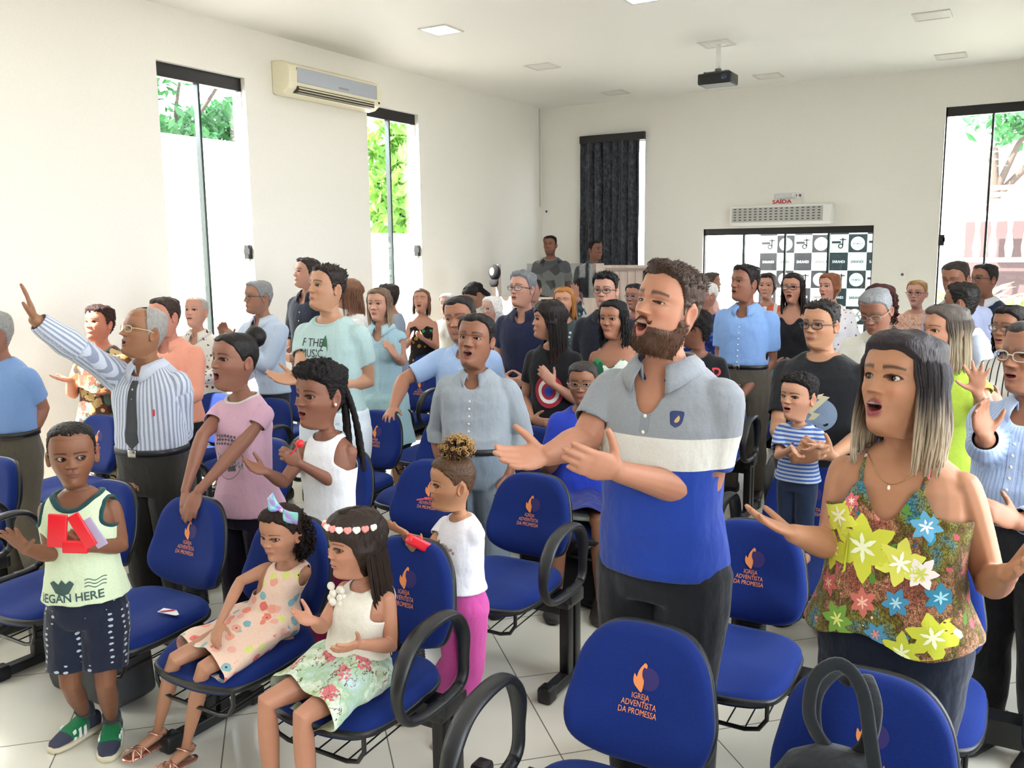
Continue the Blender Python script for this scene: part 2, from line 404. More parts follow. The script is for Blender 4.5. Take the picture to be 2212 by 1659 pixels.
def edge_bands(B, mat, r, sel, name='neckband', flat=.6, it=6, inset=0.0):
    """a bound edge along the open borders chosen by sel(centre)"""
    g = B.topg
    for lp in edge_loops(g):
        P = g.V[lp]; c = P.mean(0)
        if not sel(c, P): continue
        for _ in range(it): P = (P+np.roll(P, 1, 0)+np.roll(P, -1, 0))/3
        P = P[::2]; P = np.concatenate([P, P[:2]]); obj(name, tube(P, r, n=8, flat=True, ry=r*flat), mat, B.top)
def crom(xs, ys, x):
    xs, ys = np.array(xs, float), np.array(ys, float); m = np.gradient(ys, xs); i = np.clip(np.searchsorted(xs, x)-1, 0, len(xs)-2)
    h = xs[i+1]-xs[i]; t = np.clip((x-xs[i])/h, 0, 1)
    return (2*t**3-3*t*t+1)*ys[i]+(t**3-2*t*t+t)*h*m[i]+(-2*t**3+3*t*t)*ys[i+1]+(t**3-t*t)*h*m[i+1]
HZ = [-.06, 0, .08, .17, .25, .35, .45, .53, .61, .70, .80]
HW = [.200, .212, .243, .278, .298, .318, .328, .333, .337, .336, .322]
HF = [.20, .345, .385, .372, .378, .372, .372, .368, .388, .384, .350]
HB = [-.30, -.30, -.31, -.335, -.365, -.405, -.445, -.47, -.485, -.48, -.445]
def sstep(x): x = np.clip(x, 0, 1); return x*x*(3-2*x)
def gs(a, s): return np.exp(-(a/s)**2)
def head_grid(o, nt, nz):
    kid, fem = o.get('kid', 0), o.get('fem', 0)
    u = np.linspace(-PI, PI, nt, endpoint=False); t = u-.45*np.sin(u)
    k = int(nz*.8); z = np.concatenate([np.linspace(-.06, .8, k, endpoint=False), .8+.2*np.sin(np.linspace(0, PI/2*.96, nz-k))])
    wd = crom(HZ, HW, np.minimum(z, .8)); f = crom(HZ, HF, np.minimum(z, .8)); b = crom(HZ, HB, np.minimum(z, .8))
    d = np.sqrt(np.clip(1-(np.clip(z-.8, 0, .2)/.2)**2, 0, 1)); wd, f, b = wd*d, (f+.03)*d-.03, (b+.03)*d-.03
    jaw = sstep((.38-z)/.35); wd = wd*(1-jaw*(.20*fem+.14*kid-.06*o.get('jaw', 0)))*o.get('wide', 1.0)*(1+.05*kid)*(1+.10*o.get('fat', 0)*sstep((.5-z)/.3)); f = f-.02*kid*gs(z-.08, .1)-.01*fem*gs(z-.6, .08)
    p = (1.0-.13*sstep((z-.12)/.4))[:, None]; st, ct = np.sin(t)[None], np.cos(t)[None]; sx = np.sign(st)*np.abs(st)**p; cyy = np.sign(ct)*np.abs(ct)**p
    yc = -.04
    X = wd[:, None]*sx; rad = np.where(ct > 0, (f-yc)[:, None], (yc-b)[:, None]); Y = yc+rad*cyy; Z = np.repeat(z[:, None], nt, 1)
    return t, z, X, Y, Z
def head_mesh(o, nt, nz):
    kid, fem, m = o.get('kid', 0), o.get('fem', 0), o.get('mouth', 0)
    t, z, X, Y, Z = head_grid(o, nt, nz); T = np.repeat(np.cos(t)[None], len(z), 0); fr = sstep(T*2.2)
    k = 1-.09*kid; ze, zm, zn, zb = .53*k, .235*(1-.05*kid), .385*(1-.06*kid), .612*k; xe = .148
    skin = np.array(lin(o['skin'])); C = np.tile(skin, (X.size, 1)).reshape(*X.shape, 3)
    def mixcol(mask, col): C[:] = C*(1-mask[..., None])+np.array(col)*mask[..., None]
    d = np.zeros_like(X); ns = o.get('nose', 1.0)*(1-.22*fem)*(1-.25*kid)
    s = np.clip((.57*k-Z)/(.57*k-zn), 0, 1.0); hgt = (.012+.10*s**1.25)*ns; below = np.where(Z < zn, gs(Z-zn, .026), 1); above = np.where(Z > .57*k, gs(Z-.57*k, .04), 1)
    d += hgt*np.exp(-(np.abs(X)/(.03+.032*s))**2.2)*below*above
    for sg in (-1, 1): d += .042*ns*gs(X-sg*.062, .03)*gs(Z-zn+.008, .026)
    d += -.013*gs(X, .02)*gs(Z-(zm+.075), .03)
    for sg in (-1, 1):
        d += -.033*gs(X-sg*xe, .075)*gs(Z-ze-.005, .042); d += .020*gs(X-sg*.19, .085)*gs(Z-.41*k, .07)*(1+.4*kid)
        d += .014*gs(X-sg*.15, .10)*gs(Z-zb, .026)*(1-.5*fem)*(1-.7*kid); d += -.010*gs(X-sg*.13, .03)*gs(Z-.33*k, .07)*(1-kid)
    d += .018*gs(X, .13)*gs(Z-zm, .085); d += .026*gs(X, .075)*gs(Z-.075, .05); d += .016*fem*gs(np.abs(X)-.17, .08)*gs(Z-.36, .09)
    # mouth
    oh, ow = .006+.062*m, .098-.018*m+.01*o.get('smile', 0); cz = zm-.02*m
    ax = np.clip(np.abs(X)/(ow*1.12), 0, 1); lipx = np.sqrt(1-ax**2)*fr; th = .022*o.get('lips', 1.0)
    zu = cz+oh*np.sqrt(np.clip(1-(X/ow)**2, 0, 1))+th*.55+o.get('smile', 0)*.35*np.abs(X)**1.5; zl = cz-oh*np.sqrt(np.clip(1-(X/ow)**2, 0, 1))-th*.65+o.get('smile', 0)*.35*np.abs(X)**1.5
    d += (.017*gs(Z-zu, .017)+.021*gs(Z-zl, .020))*lipx*o.get('lips', 1.0)**.5
    lm = np.clip(gs(Z-zu, th*.85)+gs(Z-zl, th*1.0), 0, 1)*(np.abs(X) < ow*1.1)*lipx; mixcol(np.clip(lm*1.3, 0, 1)*o.get('lipk', .75), lin(o.get('lip', 'a5605a')))
    line = gs(Z-(zu+zl)/2, .006)*(np.abs(X) < ow)*fr
    if m < .12: mixcol(line*.75, skin*.25)
    e = (X/ow)**2+((Z-cz)/max(oh, .004))**2
    if m > .1:
        ins = (e < 1)*fr; d += -ins*.11*np.sqrt(np.clip(1-e, 0, 1)); mixcol(ins, lin('35100f'))
        tee = ins*(Z > cz+oh*.45)*(np.abs(X) < ow*.75); mixcol(tee, lin('d8cfc0')); d += tee*.035
        tng = ins*(Z < cz-oh*.35); mixcol(tng, lin('8a3a3a'))
    # eyes
    eo = o.get('eye', .78+.2*kid); ea, eb = .059*(1+.12*kid+.05*fem), .0285*eo*(1+.2*kid+.12*fem)
    eyes = []; gx, gz = o.get('gaze', (0, 0))
    for sg in (-1, 1):
        q = ((X-sg*xe)/ea)**2+((Z-ze+.03*(X*sg-xe))/max(eb, .003))**2
        if eo > .15:
            d += .012*gs(np.sqrt(q)-1.45, .45)*fr; hole = (q < 1)*fr; d += -hole*.055*np.sqrt(np.clip(1-q, 0, 1))**.5; mixcol(hole, skin*.45)
            lash = (q >= .75)*(q < (1.75+.5*fem))*(Z > ze-.002)*fr; mixcol(lash*.85, lin('241a16')); low = (q >= .8)*(q < 1.35)*(Z < ze)*fr; mixcol(low*.35, skin*.35)
        else: mixcol(gs(Z-ze+.012, .008)*(np.abs(X-sg*xe) < ea)*fr*.8, lin('2a1c18')); d += .016*gs(X-sg*xe, .06)*gs(Z-ze, .03)
        mixcol(gs(Z-ze-.048, .008)*gs(X-sg*xe, .06)*fr*.35, skin*.4)
        bx = (X*sg-.055)/.20; arc = zb+.026+.012*np.sin(np.clip(bx, 0, 1)*PI*.95)-.012*np.clip(bx, 0, 1)**2+o.get('browz', 0); bm = (bx > 0)*(bx < 1)*gs(Z-arc, (.017 if fem else .023)*o.get('browk', 1-.35*kid)*(1-.45*np.clip(bx, 0, 1)))*fr
        mixcol(np.clip(bm*1.25, 0, 1)*.85, lin(o.get('brow', '2a1c14'))); d += bm*.006
    C0 = C.copy()
    if o.get('beard'):
        bc, ba = o['beard']; side = sstep((Z*-1+.50+.0*X)/.12); ang = np.abs(t)[None]; bmk = sstep((.34-.10*fr-Z)/.05)*sstep((1.95-ang)/.15); bmk = np.maximum(bmk, sstep((.62-Z)/.12)*sstep((ang-1.25)/.18)*sstep((1.85-ang)/.12)*.85)
        must = gs(Z-(zu+.035), .022)*(np.abs(X) < .13)*fr; mk = np.clip(np.maximum(bmk, must), 0, 1)*(1-np.clip(lm*1.4, 0, 1))*((e > 1) | (m < .1)); mixcol(mk*ba, lin(bc)); o['_bm'] = mk
    blush = sum(gs(X-sg*.19, .08)*gs(Z-.38, .07) for sg in (-1, 1))*fr; C = C*(1+blush[..., None]*np.array((.10, -.03, -.02)))
    ny = np.stack([X*0, X*0+1, X*0], -1); rd = np.stack([X*.55, Y+.05, X*0], -1); rd /= np.linalg.norm(rd, axis=-1)[..., None]+1e-9
    dirv = ny*(.6*fr)[..., None]+rd*(1-.6*fr)[..., None]; dirv /= np.linalg.norm(dirv, axis=-1)[..., None]
    for sg in (-1, 1): pass
    yb = Y.copy(); V = np.stack([X, Y, Z], -1)+dirv*(d*(fr > 0))[..., None]
    drop = .055*m*sstep((cz+.0-V[..., 2])/.10)*sstep(T+.5); V[..., 2] -= drop
    g = rings_to_g(V); cc = np.concatenate([C.reshape(-1, 3), skin[None], skin[None]]); g.c = cc
    parts = [g]
    # eyeballs
    if eo > .15 and nt > 60:
        yf = crom(HZ, HF, ze); xx = xe; ysurf = -.04+(yf+.04)*math.sqrt(max(0, 1-(xx/.333)**2))**.87-.030
        for sg in (-1, 1):
            r = .062; e = ball((0, 0, 0), r, 24, 20); a = math.radians(90); V0 = e.V.copy(); e.V = np.stack([V0[:, 0], V0[:, 2], -V0[:, 1]], -1)
            gd = nrm((gx, 1, gz)); an = np.arccos(np.clip(e.V@gd/r, -1, 1)); cc = np.tile(np.array(lin('c4bab2')), (len(an), 1)); cc[an < .56] = lin(o.get('iris', '2e1b10')); cc[an < .24] = (.005, .005, .005)
            e.c = cc; e.m[:] = 1; e.V = e.V+np.array((sg*xe, ysurf-r+.012-(.012 if kid else 0), ze)); parts.append(e)
    # ears
    for sg in (-1, 1):
        e = ball((0, 0, 0), 1, 18, 14); q = e.V.copy(); r = np.sqrt(q[:, 1]**2+q[:, 2]**2)
        th = .030; xo = q[:, 0]*th+(.030*gs(r-.88, .22)-.03*gs(r, .45))*(q[:, 0] > -.1)
        V0 = np.stack([xo, q[:, 1]*.073*(1+.18*q[:, 2]), q[:, 2]*.128], -1); a = math.radians(24); ca, sa = math.cos(a), math.sin(a)
        V1 = np.stack([V0[:, 0]*ca+V0[:, 1]*-sa*1, V0[:, 0]*sa*-1*0+V0[:, 1]*ca, V0[:, 2]], -1); V1[:, 0] = V0[:, 0]*ca-V0[:, 1]*sa; V1[:, 1] = V0[:, 1]*ca+V0[:, 0]*sa*-.3-V0[:, 2]*.18
        V1[:, 0] *= sg; e.V = V1*o.get('ear', 1)+np.array((sg*(.337*o.get('wide', 1.0)*(1+.05*kid)), -.075, .455*k))
        if sg < 0: e.L = e.L.reshape(-1); 
        e.c = np.tile(skin*np.array((1.03, .93, .92)), (len(e.V), 1)); parts.append(e)
    G0 = join(parts); return G0
def hair_cap(o, hs, nt, nz):
    """scalp hair that follows the skull; hs: dict(style, th, noise, freq)"""
    t, z, X, Y, Z = head_grid(o, nt, nz); a = np.degrees(np.abs(t))[None]+0*Z; kid = o.get('kid', 0); st = hs.get('style', 'short')
    fz = hs.get('front', .86 if st == 'short' else .84)
    if st in ('short', 'curly', 'fade'): hl = crom([0, 38, 58, 74, 84, 96, 112, 132, 180], [fz, fz-.01, fz-.07, .64, .42, .60, .50, .24, .16], a)
    elif st == 'bald': hl = crom([0, 60, 84, 96, 112, 132, 180], [1.3, 1.2, .44, .58, .48, .24, .16], a)
    elif st == 'recede': hl = crom([0, 25, 50, 74, 84, 96, 112, 132, 180], [.93, .98, .90, .64, .44, .60, .50, .24, .16], a)
    elif st == 'bob': hl = crom([0, 30, 52, 66, 80, 180], [fz, fz-.02, fz-.14, .40, .10, .02], a)
    else: hl = crom([0, 35, 55, 72, 84, 98, 120, 180], [fz, fz-.015, fz-.08, .62, .47, .56, .38, .16], a)   # pulled back / long base
    if hs.get('bangs'): hl = np.minimum(hl, crom([0, 45, 62, 80, 180], [hs['bangs'], hs['bangs']+.01, .50, .3, .1], a))
    n1 = vn(np.stack([X, Y, Z], -1).reshape(-1, 3)*hs.get('freq', 9), 3).reshape(Z.shape)
    mk = sstep((Z-hl+.02*n1)/.05); top = sstep((Z-.55)/.35)
    th = hs.get('side', .02)*(1-top)+hs.get('th', .05)*top; th = th+hs.get('quiff', 0)*sstep((55-a)/40)*sstep((Z-.78)/.1)
    if st == 'bob': th = th+.06*sstep((a-60)/30)*gs(Z-.35, .25)
    disp = -.012+mk*(.012+th*(1+.35*n1)+hs.get('noise', .012 if st in ('short', 'curly', 'fade', 'bald', 'recede') else .004)*vn(np.stack([X, Y, Z], -1).reshape(-1, 3)*hs.get('freq', 9)*2.7, 5).reshape(Z.shape))
    c = np.stack([X*0, X*0-.03, X*0+.5], -1); Nn = np.stack([X, Y, Z], -1)-c; Nn /= np.linalg.norm(Nn, axis=-1)[..., None]; Nn[..., 2] *= sstep((Z-.3)/.3)
    V = np.stack([X, Y, Z], -1)+Nn*disp[..., None]; g = rings_to_g(V); keep = np.concatenate([(mk > .001).ravel(), [False, bool(mk[-1].min() > .001)]]); return keepf(g, keep)
def lock(P, w, th, n=5, col=None):
    k = len(P); s = np.linspace(0, 1, k); r = w*np.clip(1.15-s**2*.9, .2, 1)*np.clip(s*6+.35, 0, 1)
    c = P.mean(0); up = np.array((-P[k//2][0], -P[k//2][1], 0.01)); return tube(P, r, n=n, up=np.cross(nrm(P[-1]-P[0]), nrm(up)), ry=r*th/w, flat=True)
def long_hair(o, hs, rng, near):
    """many tapering locks from the parting, over the skull and down"""
    out = []; n = hs.get('n', 90 if near else 46); Lz = hs['len']; curl = hs.get('curl', 0); th = hs.get('th', .05); part = hs.get('part', 0.0); amin = hs.get('amin', 62); tip = hs.get('tipc')
    sp = hs.get('spread', .05)
    for i in range(n):
        side = -1 if i % 2 else 1; f = (i//2+.5)/(n/2); a = amin+(178-amin)*f; ar = math.radians(a)*side
        zs = np.linspace(0, 1, 16); P = []; lz = Lz*(1+rng.uniform(-.12, .1)); layer = rng.uniform(0, 1)
        y0 = .20-.42*f; x0 = part
        for s in zs:
            if s < .45:
                q = s/.45; zz = 1.02-.55*q**1.6; k = math.sin(q*PI/2)
                w_, f_, b_ = (float(crom(HZ, v, min(zz, .8))) for v in (HW, HF, HB)); dd = math.sqrt(max(0, 1-(max(0, zz-.8)/.26)**2))
                x = math.sin(ar)*(w_*dd+.035+th*.6*layer); yy = math.cos(ar); y = -.04+(yy*(f_+.06)+0)*dd if yy > 0 else -.04+yy*(-.04-b_+.05+th*layer)*dd
                p = np.array([x*k+x0*(1-k), y*k+y0*(1-k), zz+.02])
            else:
                q = (s-.45)/.55; R = .345+th*layer+sp*math.sin(q*PI*.6); x = math.sin(ar)*R*(1-.10*q); y = -.05+math.cos(ar)*(R+.05)*(1 if math.cos(ar) < 0 else .8)-hs.get('back', .04)*q
                p = np.array([x, y, .49-(lz)*q])
            P.append(p)
        P = np.array(P); ph = rng.uniform(0, 6.28); wob = (.010+.012*curl)*np.clip(zs*1.6, 0, 1)*(1 if near or curl else .7)
        fr_ = 3.2+7*curl; P[:, 0] += wob*np.sin(zs*fr_*3+ph)*(1+curl); P[:, 1] += wob*np.cos(zs*fr_*3+ph*1.3)*(1+curl)
        g = lock(P, hs.get('w', .040 if near else .055)*rng.uniform(.8, 1.2), hs.get('lt', .016))
        if tip:
            zz = g.V[:, 2]; k = sstep(((hs.get('tz', .55))-zz+rng.uniform(-.1, .1))/.55); c0, c1 = np.array(lin(hs['col'])), np.array(lin(tip)); c1 = c1*rng.uniform(.7, 1.15); g.c = c0+(c1-c0)*k[:, None]
        out.append(g)
    return out
def curls(center, R, n, rng, r=.02, amp=.03, near=True, L=.16, down=0):
    out = []
    for i in range(n):
        d = nrm(rng.normal(size=3)); p0 = np.array(center)+d*np.array(R)*.85; s = np.linspace(0, 1, 12); ph = rng.uniform(0, 6); ax = nrm(np.cross(d, (0.2, .3, 1))); bx = np.cross(d, ax)
        P = p0+np.outer(s*L*rng.uniform(.6, 1.1), d)-np.outer(s**2*down, (0, 0, 1))+np.outer(np.sin(s*12+ph)*amp, ax)+np.outer(np.cos(s*12+ph)*amp, bx); out.append(tube(P, r*(1.1-.6*s), n=5, flat=True))
    return out
def hand(W, d, n, s, hl, curl=.25, spread=.1, thumb=.6):
    """palm + five fingers; W wrist, d direction, n palm normal, s thumb side; hl hand length"""
    k = hl/.185; W = np.array(W, float); out = []
    pk = lambda a, b, c=0: W+d*a*k+s*b*k+n*c*k
    out.append(tube([pk(-.02, 0), pk(.01, .0), pk(.03, .001), pk(.055, .001), pk(.078, 0), pk(.092, -.001)], np.array([.024, .028, .037, .042, .041, .036])*k, n=14, up=n, ry=np.array([.018, .017, .016, .0155, .0125, .009])*k))
    for j, (b, L, r) in enumerate(((.029, .078, .0097), (.0098, .087, .0100), (-.0095, .081, .0096), (-.0275, .064, .0085))):
        c = curl*(1+.12*j) if np.ndim(curl) == 0 else curl[j]; p = pk(.080-abs(b-.005)*.25, b, 0); dd = nrm(d+s*(b/.03)*spread); pts = [p-dd*.01*k]; ang = c*.45
        for seg in (.46, .31, .25):
            v = dd*math.cos(ang)+n*math.sin(ang); p = p+v*L*seg*k; pts.append(p); ang += c*.85
        pts = [pts[0], (pts[0]+pts[1])/2]+pts[1:]; out.append(tube(pts, np.array([r*1.12, r*1.02, r*1.05, r*.97, r*.78])*k, n=9, up=n))
    p = pk(.018, .022, .004); v = nrm(d*(.75-.25*thumb)+s*(.5+.5*thumb)+n*.25); pts = [p]
    for seg, tw in ((.036, 0), (.029, .3), (.023, .55)):
        vv = nrm(v+d*tw*.6-s*tw*.25); pts.append(pts[-1]+vv*seg*k)
    out.append(tube(pts, np.array([.0155, .0125, .0108, .0088])*k, n=9, up=n)); return out
TOR = {'m': [(.44, .080, .062, 0), (.475, .094, .070, -.004), (.51, .099, .071, -.005), (.555, .095, .066, 0), (.60, .090, .064, .003), (.65, .092, .065, .004), (.70, .099, .067, .004), (.745, .105, .066, .002), (.78, .104, .060, -.002), (.805, .093, .050, -.006), (.825, .068, .042, -.008), (.845, .041, .036, -.006)],
       'f': [(.44, .084, .064, 0), (.475, .099, .072, -.006), (.51, .101, .071, -.006), (.555, .090, .062, 0), (.60, .079, .056, .003), (.65, .080, .056, .003), (.70, .087, .058, .003), (.745, .092, .058, 0), (.78, .090, .053, -.003), (.805, .079, .045, -.006), (.825, .056, .037, -.008), (.845, .033, .031, -.006)]}
class Body: pass
def fdir(x, y, phi):
    d = nrm((x, y, 0))[:2]; left = np.array([-d[1], d[0]]); a = math.radians(phi); return math.cos(a)*-d+math.sin(a)*left
def person(label, u, v, Y, fh=60, fb=None, pitch=0, tilt=0, hh=.225, sex='m', fat=0, skin='b98468', hair=None, face=None, base=0.0, S=None, lean=(0, 0),
           top=None, bottom=None, arms=(None, None), legs=None, seat=None, near=1, hipw=None, foot=None, glasses=None, group=None, hip=None, feet=True, shoe='1c1a1a', shw=1.0, neck=0.0, X=None, bare=.66):
    """u, v: crown of the head in the photograph, Y: how far back the person stands; fh, fb: turn of face and body from the line of sight, + to image left"""
    fb = fh*.7 if fb is None else fb; face = dict(face or {}); face['skin'] = skin; face['fem'] = 1 if sex == 'f' else face.get('fem', 0); kid = face.get('kid', 0); rng = np.random.default_rng(int(u*7+v))
    if fat: face.setdefault('fat', fat)
    T = PY(u, v, Y); hs = dict(hair or {}); hth = hs.get('th', .05)*.6 if hair and hs.get('style') != 'bald' else 0
    Fh, Fb = fdir(T[0], T[1], fh), fdir(T[0], T[1], fb); yb = math.atan2(Fb[1], Fb[0])-PI/2; yh = math.atan2(Fh[1], Fh[0])-PI/2-yb
    cb, sb = math.cos(yb), math.sin(yb); RB = np.array([[cb, -sb, 0], [sb, cb, 0], [0, 0, 1]])
    cp, sp_ = math.cos(math.radians(pitch)), math.sin(math.radians(pitch)); Rp = np.array([[1, 0, 0], [0, cp, -sp_], [0, sp_, cp]]); c2, s2 = math.cos(math.radians(tilt)), math.sin(math.radians(tilt)); Rt = np.array([[c2, 0, s2], [0, 1, 0], [-s2, 0, c2]])
    ch, sh = math.cos(yh), math.sin(yh); RH = np.array([[ch, -sh, 0], [sh, ch, 0], [0, 0, 1]])@Rp@Rt      # head in body frame
    Cw = T-RB@RH@np.array((0, -.03, 1.0+hth))*hh
    Nw = Cw+RB@(RH@np.array((0, -.13, 0))*hh+np.array((0, -.06-neck, -.20))*hh)
    if S is None: S = (Nw[2]-base)/.84
    fl = base; hz = hip if hip else .50*S
    O = np.array([Nw[0], Nw[1], base]); pv = np.array([lean[0]*S, lean[1]*S, (hz if seat is None else Nw[2]-base-.34*S)])
    loc = lambda p: RB.T@(np.asarray(p, float)-O); pv = loc(hipw) if hipw is not None else pv; foot = (not feet) if foot is None else foot; Nl = loc(Nw); Cl = loc(Cw)
    B = Body(); B.S, B.O, B.RB, B.loc = S, O, RB, loc
    vox = {2: .0042, 1: .0065, 0: .010}[near]*(.8 if kid and near else 1); sx = 'f' if sex == 'f' else 'm'
    def rp(z): return pv+(Nl-pv)*(z-.50)/.34
    belly = lambda z: math.exp(-((z-.60)/.075)**2)
    def ring(z, inf=0.0):
        t = np.array(TOR[sx]); w_, d_, o_ = (float(crom(t[:, 0], t[:, i], z)) for i in (1, 2, 3)); kk = 1 if z < .76 else 1-.35*min(1, (z-.76)/.08)
        w_ *= (1+.22*fat*kk+.12*fat*belly(z))*shw; d_ *= 1+.28*fat*kk+.35*fat*belly(z)
        if kid: w_ *= .99; d_ *= 1.08
        return (rp(z)+np.array((0, (o_+.02*fat*belly(z))*S, 0)), w_*S+inf, d_*S+inf)
    B.ring, B.rp = ring, rp
    def torso(z0, z1, inf, flare=0.0):
        zs = [z for z in TOR[sx] if z0 < z[0] < z1]; zz = [z0]+[z[0] for z in zs]+[z1]
        out = [loft([ring(z, inf+flare*max(0, 1-(z-z0)/.12)) for z in zz])]
        if sex == 'f' and not kid and z1 > .7:
            for sg in (-1, 1): out.append(ball(rp(.712)+np.array((sg*.040*S, .036*S, 0)), (.038*S+inf, .036*S+inf, .040*S+inf), 14, 10))
        return out
    # arms
    UA, FA, HL = .172*S, .150*S, .110*S*(1.0 if not kid else .98); shx = (.094 if sex != 'f' else .079)*(1+.10*fat)*shw; J = {}
    def spec(p, D0):
        if p is None: return None
        if p[0] == 'l': return np.array(p[1:4])*S
        if p[0] == 'z': return loc(PZ(p[1], p[2], p[3]))
        if p[0] == 'y': return loc(PY(p[1], p[2], p[3]))
        if p[0] == 'w': return loc(p[1:4])
        D = math.hypot(T[0], T[1])+p[2]; return loc(PD(p[0], p[1], D))
    presets = {'down': lambda q: dict(w=('l', q*.125, .0, .455), d=(0, .12, -1), n=(-q, 0, 0), curl=.5),
               'clap': lambda q: dict(w=('l', q*.045+.0, .19, .70), d=(-q*.35, .75, .55), n=(-q, 0, .1), curl=.15),
               'clapl': lambda q: dict(w=('l', q*.07, .20, .63), d=(-q*.35, .85, .35), n=(-q, 0, .1), curl=.15),
               'fold': lambda q: dict(w=('l', q*.055, .125, .56), d=(-q*.9, .35, -.15), n=(0, -1, .2), curl=.5),
               'pocket': lambda q: dict(w=('l', q*.115, .04, .50), d=(-q*.2, .2, -1), n=(-q, 0, 0), curl=.6),
               'back': lambda q: dict(w=('l', q*.06, -.09, .50), d=(-q*.7, 0, -.5), n=(0, -1, 0), curl=.5),
               'rest': lambda q: dict(w=('l', q*.07, .24, .60), d=(-q*.15, .8, -.5), n=(0, 0, -1), curl=.5)}
    for i, (nm, q) in enumerate((('R', 1), ('L', -1))):
        a = arms[i]
        if a is None: a = 'down'
        if isinstance(a, str): a = presets[a](q)
        shp = rp(.785)+np.array((q*shx*S, -.004*S, 0)) if 'sh' not in a else spec(a['sh'], 0); w_ = spec(a['w'], 0); dv = w_-shp; dist = np.linalg.norm(dv); ua, fa = UA, FA
        if dist > (ua+fa)*.985: k = dist/(ua+fa)/.985; ua, fa = ua*k, fa*k
        if a.get('e') is not None:
            el = spec(a['e'], 0)
        else:
            x = (ua**2-fa**2+dist**2)/(2*dist); h = math.sqrt(max(0, ua**2-x*x)); pole = np.array(a.get('pole', (q*.55, -.45, -1.0)), float); u_ = nrm(dv); pole = nrm(pole-u_*(pole@u_)); el = shp+u_*x+pole*h
        fd = a.get('d'); fd = nrm(w_-el) if fd is None else (nrm(spec(fd[1:], 0)-w_) if fd[0] == 'to' else nrm(fd)); nn = np.array(a.get('n', (-q, 0, 0)), float); nn = nrm(nn-fd*(nn@fd)); s_ = np.cross(fd, nn)*q*a.get('flip', 1)
        
        if a.get('nw') is not None: nn = RB.T@np.array(a['nw'], float); nn = nrm(nn-fd*(nn@fd)); s_ = np.cross(fd, nn)*q*a.get('flip', 1)
        J[nm] = dict(sh=shp, el=el, w=w_, d=fd, n=nn, s=s_, curl=a.get('curl', .3), spread=a.get('spread', .05), thumb=a.get('thumb', .6), hide=a.get('hide', 0))
    B.J = J; af = (1+.22*fat)*(1 if sex != 'f' else .88)*(1 if not kid else .88)
    def arm_prims(nm, inf, t0=0.0, t1=2.0, fold=0.0):
        j = J[nm]; P = []; R = []
        for t, r in ((0, .031), (.18, .0325), (.5, .0300), (.85, .0262), (1.0, .0255), (1.18, .0275), (1.4, .0262), (1.7, .0205), (2.0, .0165)):
            if t < t0 or t > t1+.001: continue
            p = j['sh']+(j['el']-j['sh'])*t if t <= 1 else j['el']+(j['w']-j['el'])*(t-1); P.append(p); R.append(r*S*af+inf)
        if t1 < 2 and (not P or True):
            p = j['sh']+(j['el']-j['sh'])*t1 if t1 <= 1 else j['el']+(j['w']-j['el'])*(t1-1); P.append(p+1e-4); R.append(np.interp(t1, [0, .5, 1, 1.18, 1.7, 2], [.031, .0300, .0255, .0275, .0205, .0165])*S*af+inf)
        R = np.array(R); 
        if fold: R = R+fold*rng.uniform(-1, 1, len(R))
        return tube(P, R, n=14, up=(.2, 1, .1), flat='end' if t1 < 1.99 and inf > 0 else False)
    B.arm = arm_prims
    # legs
    LG = []
    for i, q in enumerate((1, -1)):
        hp = pv+np.array((q*.052*S*(1+.15*fat), 0, -.01*S))
        if legs is not None and legs[i] is not None:
            kn, an, toe = (spec(x, 0) for x in legs[i]); 
        elif seat is not None: kn = hp+np.array((q*.02*S, .245*S, .0)); an = np.array((kn[0], kn[1]-.02*S, .05*S)); toe = an+np.array((0, .12*S, -.02*S))
        else: kn = np.array((pv[0]*.5+q*.055*S, .012*S, .28*S)); an = np.array((q*.060*S, -.01*S, .045*S)); toe = an+np.array((q*.02*S, .11*S, -.02*S))
        LG.append((hp, kn, an, toe))
    B.LG = LG; lf = (1+.22*fat)*(1 if not kid else .95)
    def leg_prims(i, inf, t0=0.0, t1=2.0, taper=0.0):
        hp, kn, an, toe = LG[i]; P = []; R = []
        for t, r in ((0, .056), (.3, .053), (.7, .041), (1.0, .034), (1.15, .033), (1.35, .034), (1.6, .029), (1.9, .021), (2.0, .021)):
            if t < t0-.001 or t > t1+.001: continue
            P.append(hp+(kn-hp)*t if t <= 1 else kn+(an-kn)*(t-1)); R.append(r*S*lf+inf+taper*t)
        if t1 < 2: P.append((hp+(kn-hp)*t1 if t1 <= 1 else kn+(an-kn)*(t1-1))+1e-4); R.append(np.interp(t1, [0, .3, .7, 1, 1.35, 1.6, 2], [.056, .053, .041, .034, .034, .029, .021])*S*lf+inf+taper*t1)
        return tube(P, R, n=14, up=(0, .3, 1) if seat is not None else (0, 1, 0), flat='end' if t1 < 1.9 else False)
    B.leg = leg_prims
    # ---- skin
    pr = [tube([Nl+np.array((0, -.01*S, -.045*S)), Nl+np.array((0, -.004*S, .0)), Cl+RH@np.array((0, -.13, .0))*hh, Cl+RH@np.array((0, -.12, .3))*hh], np.array([.040, .033, .0295, .029])*S*(.86 if sex == 'f' else 1)*(1+.2*fat)*(.92 if kid else 1)*(1.08 if hh > .25 else 1), n=16)]
    pr += torso(bare, .845, 0)
    for nm in 'RL':
        pr.append(arm_prims(nm, 0))
        if not J[nm]['hide']: j = J[nm]; pr += hand(j['w'], j['d'], j['n'], j['s'], HL*(1 if sex != 'f' else .93), j['curl'], j['spread'], j['thumb'])
    bt = (bottom or {}).get('type', 'pants')
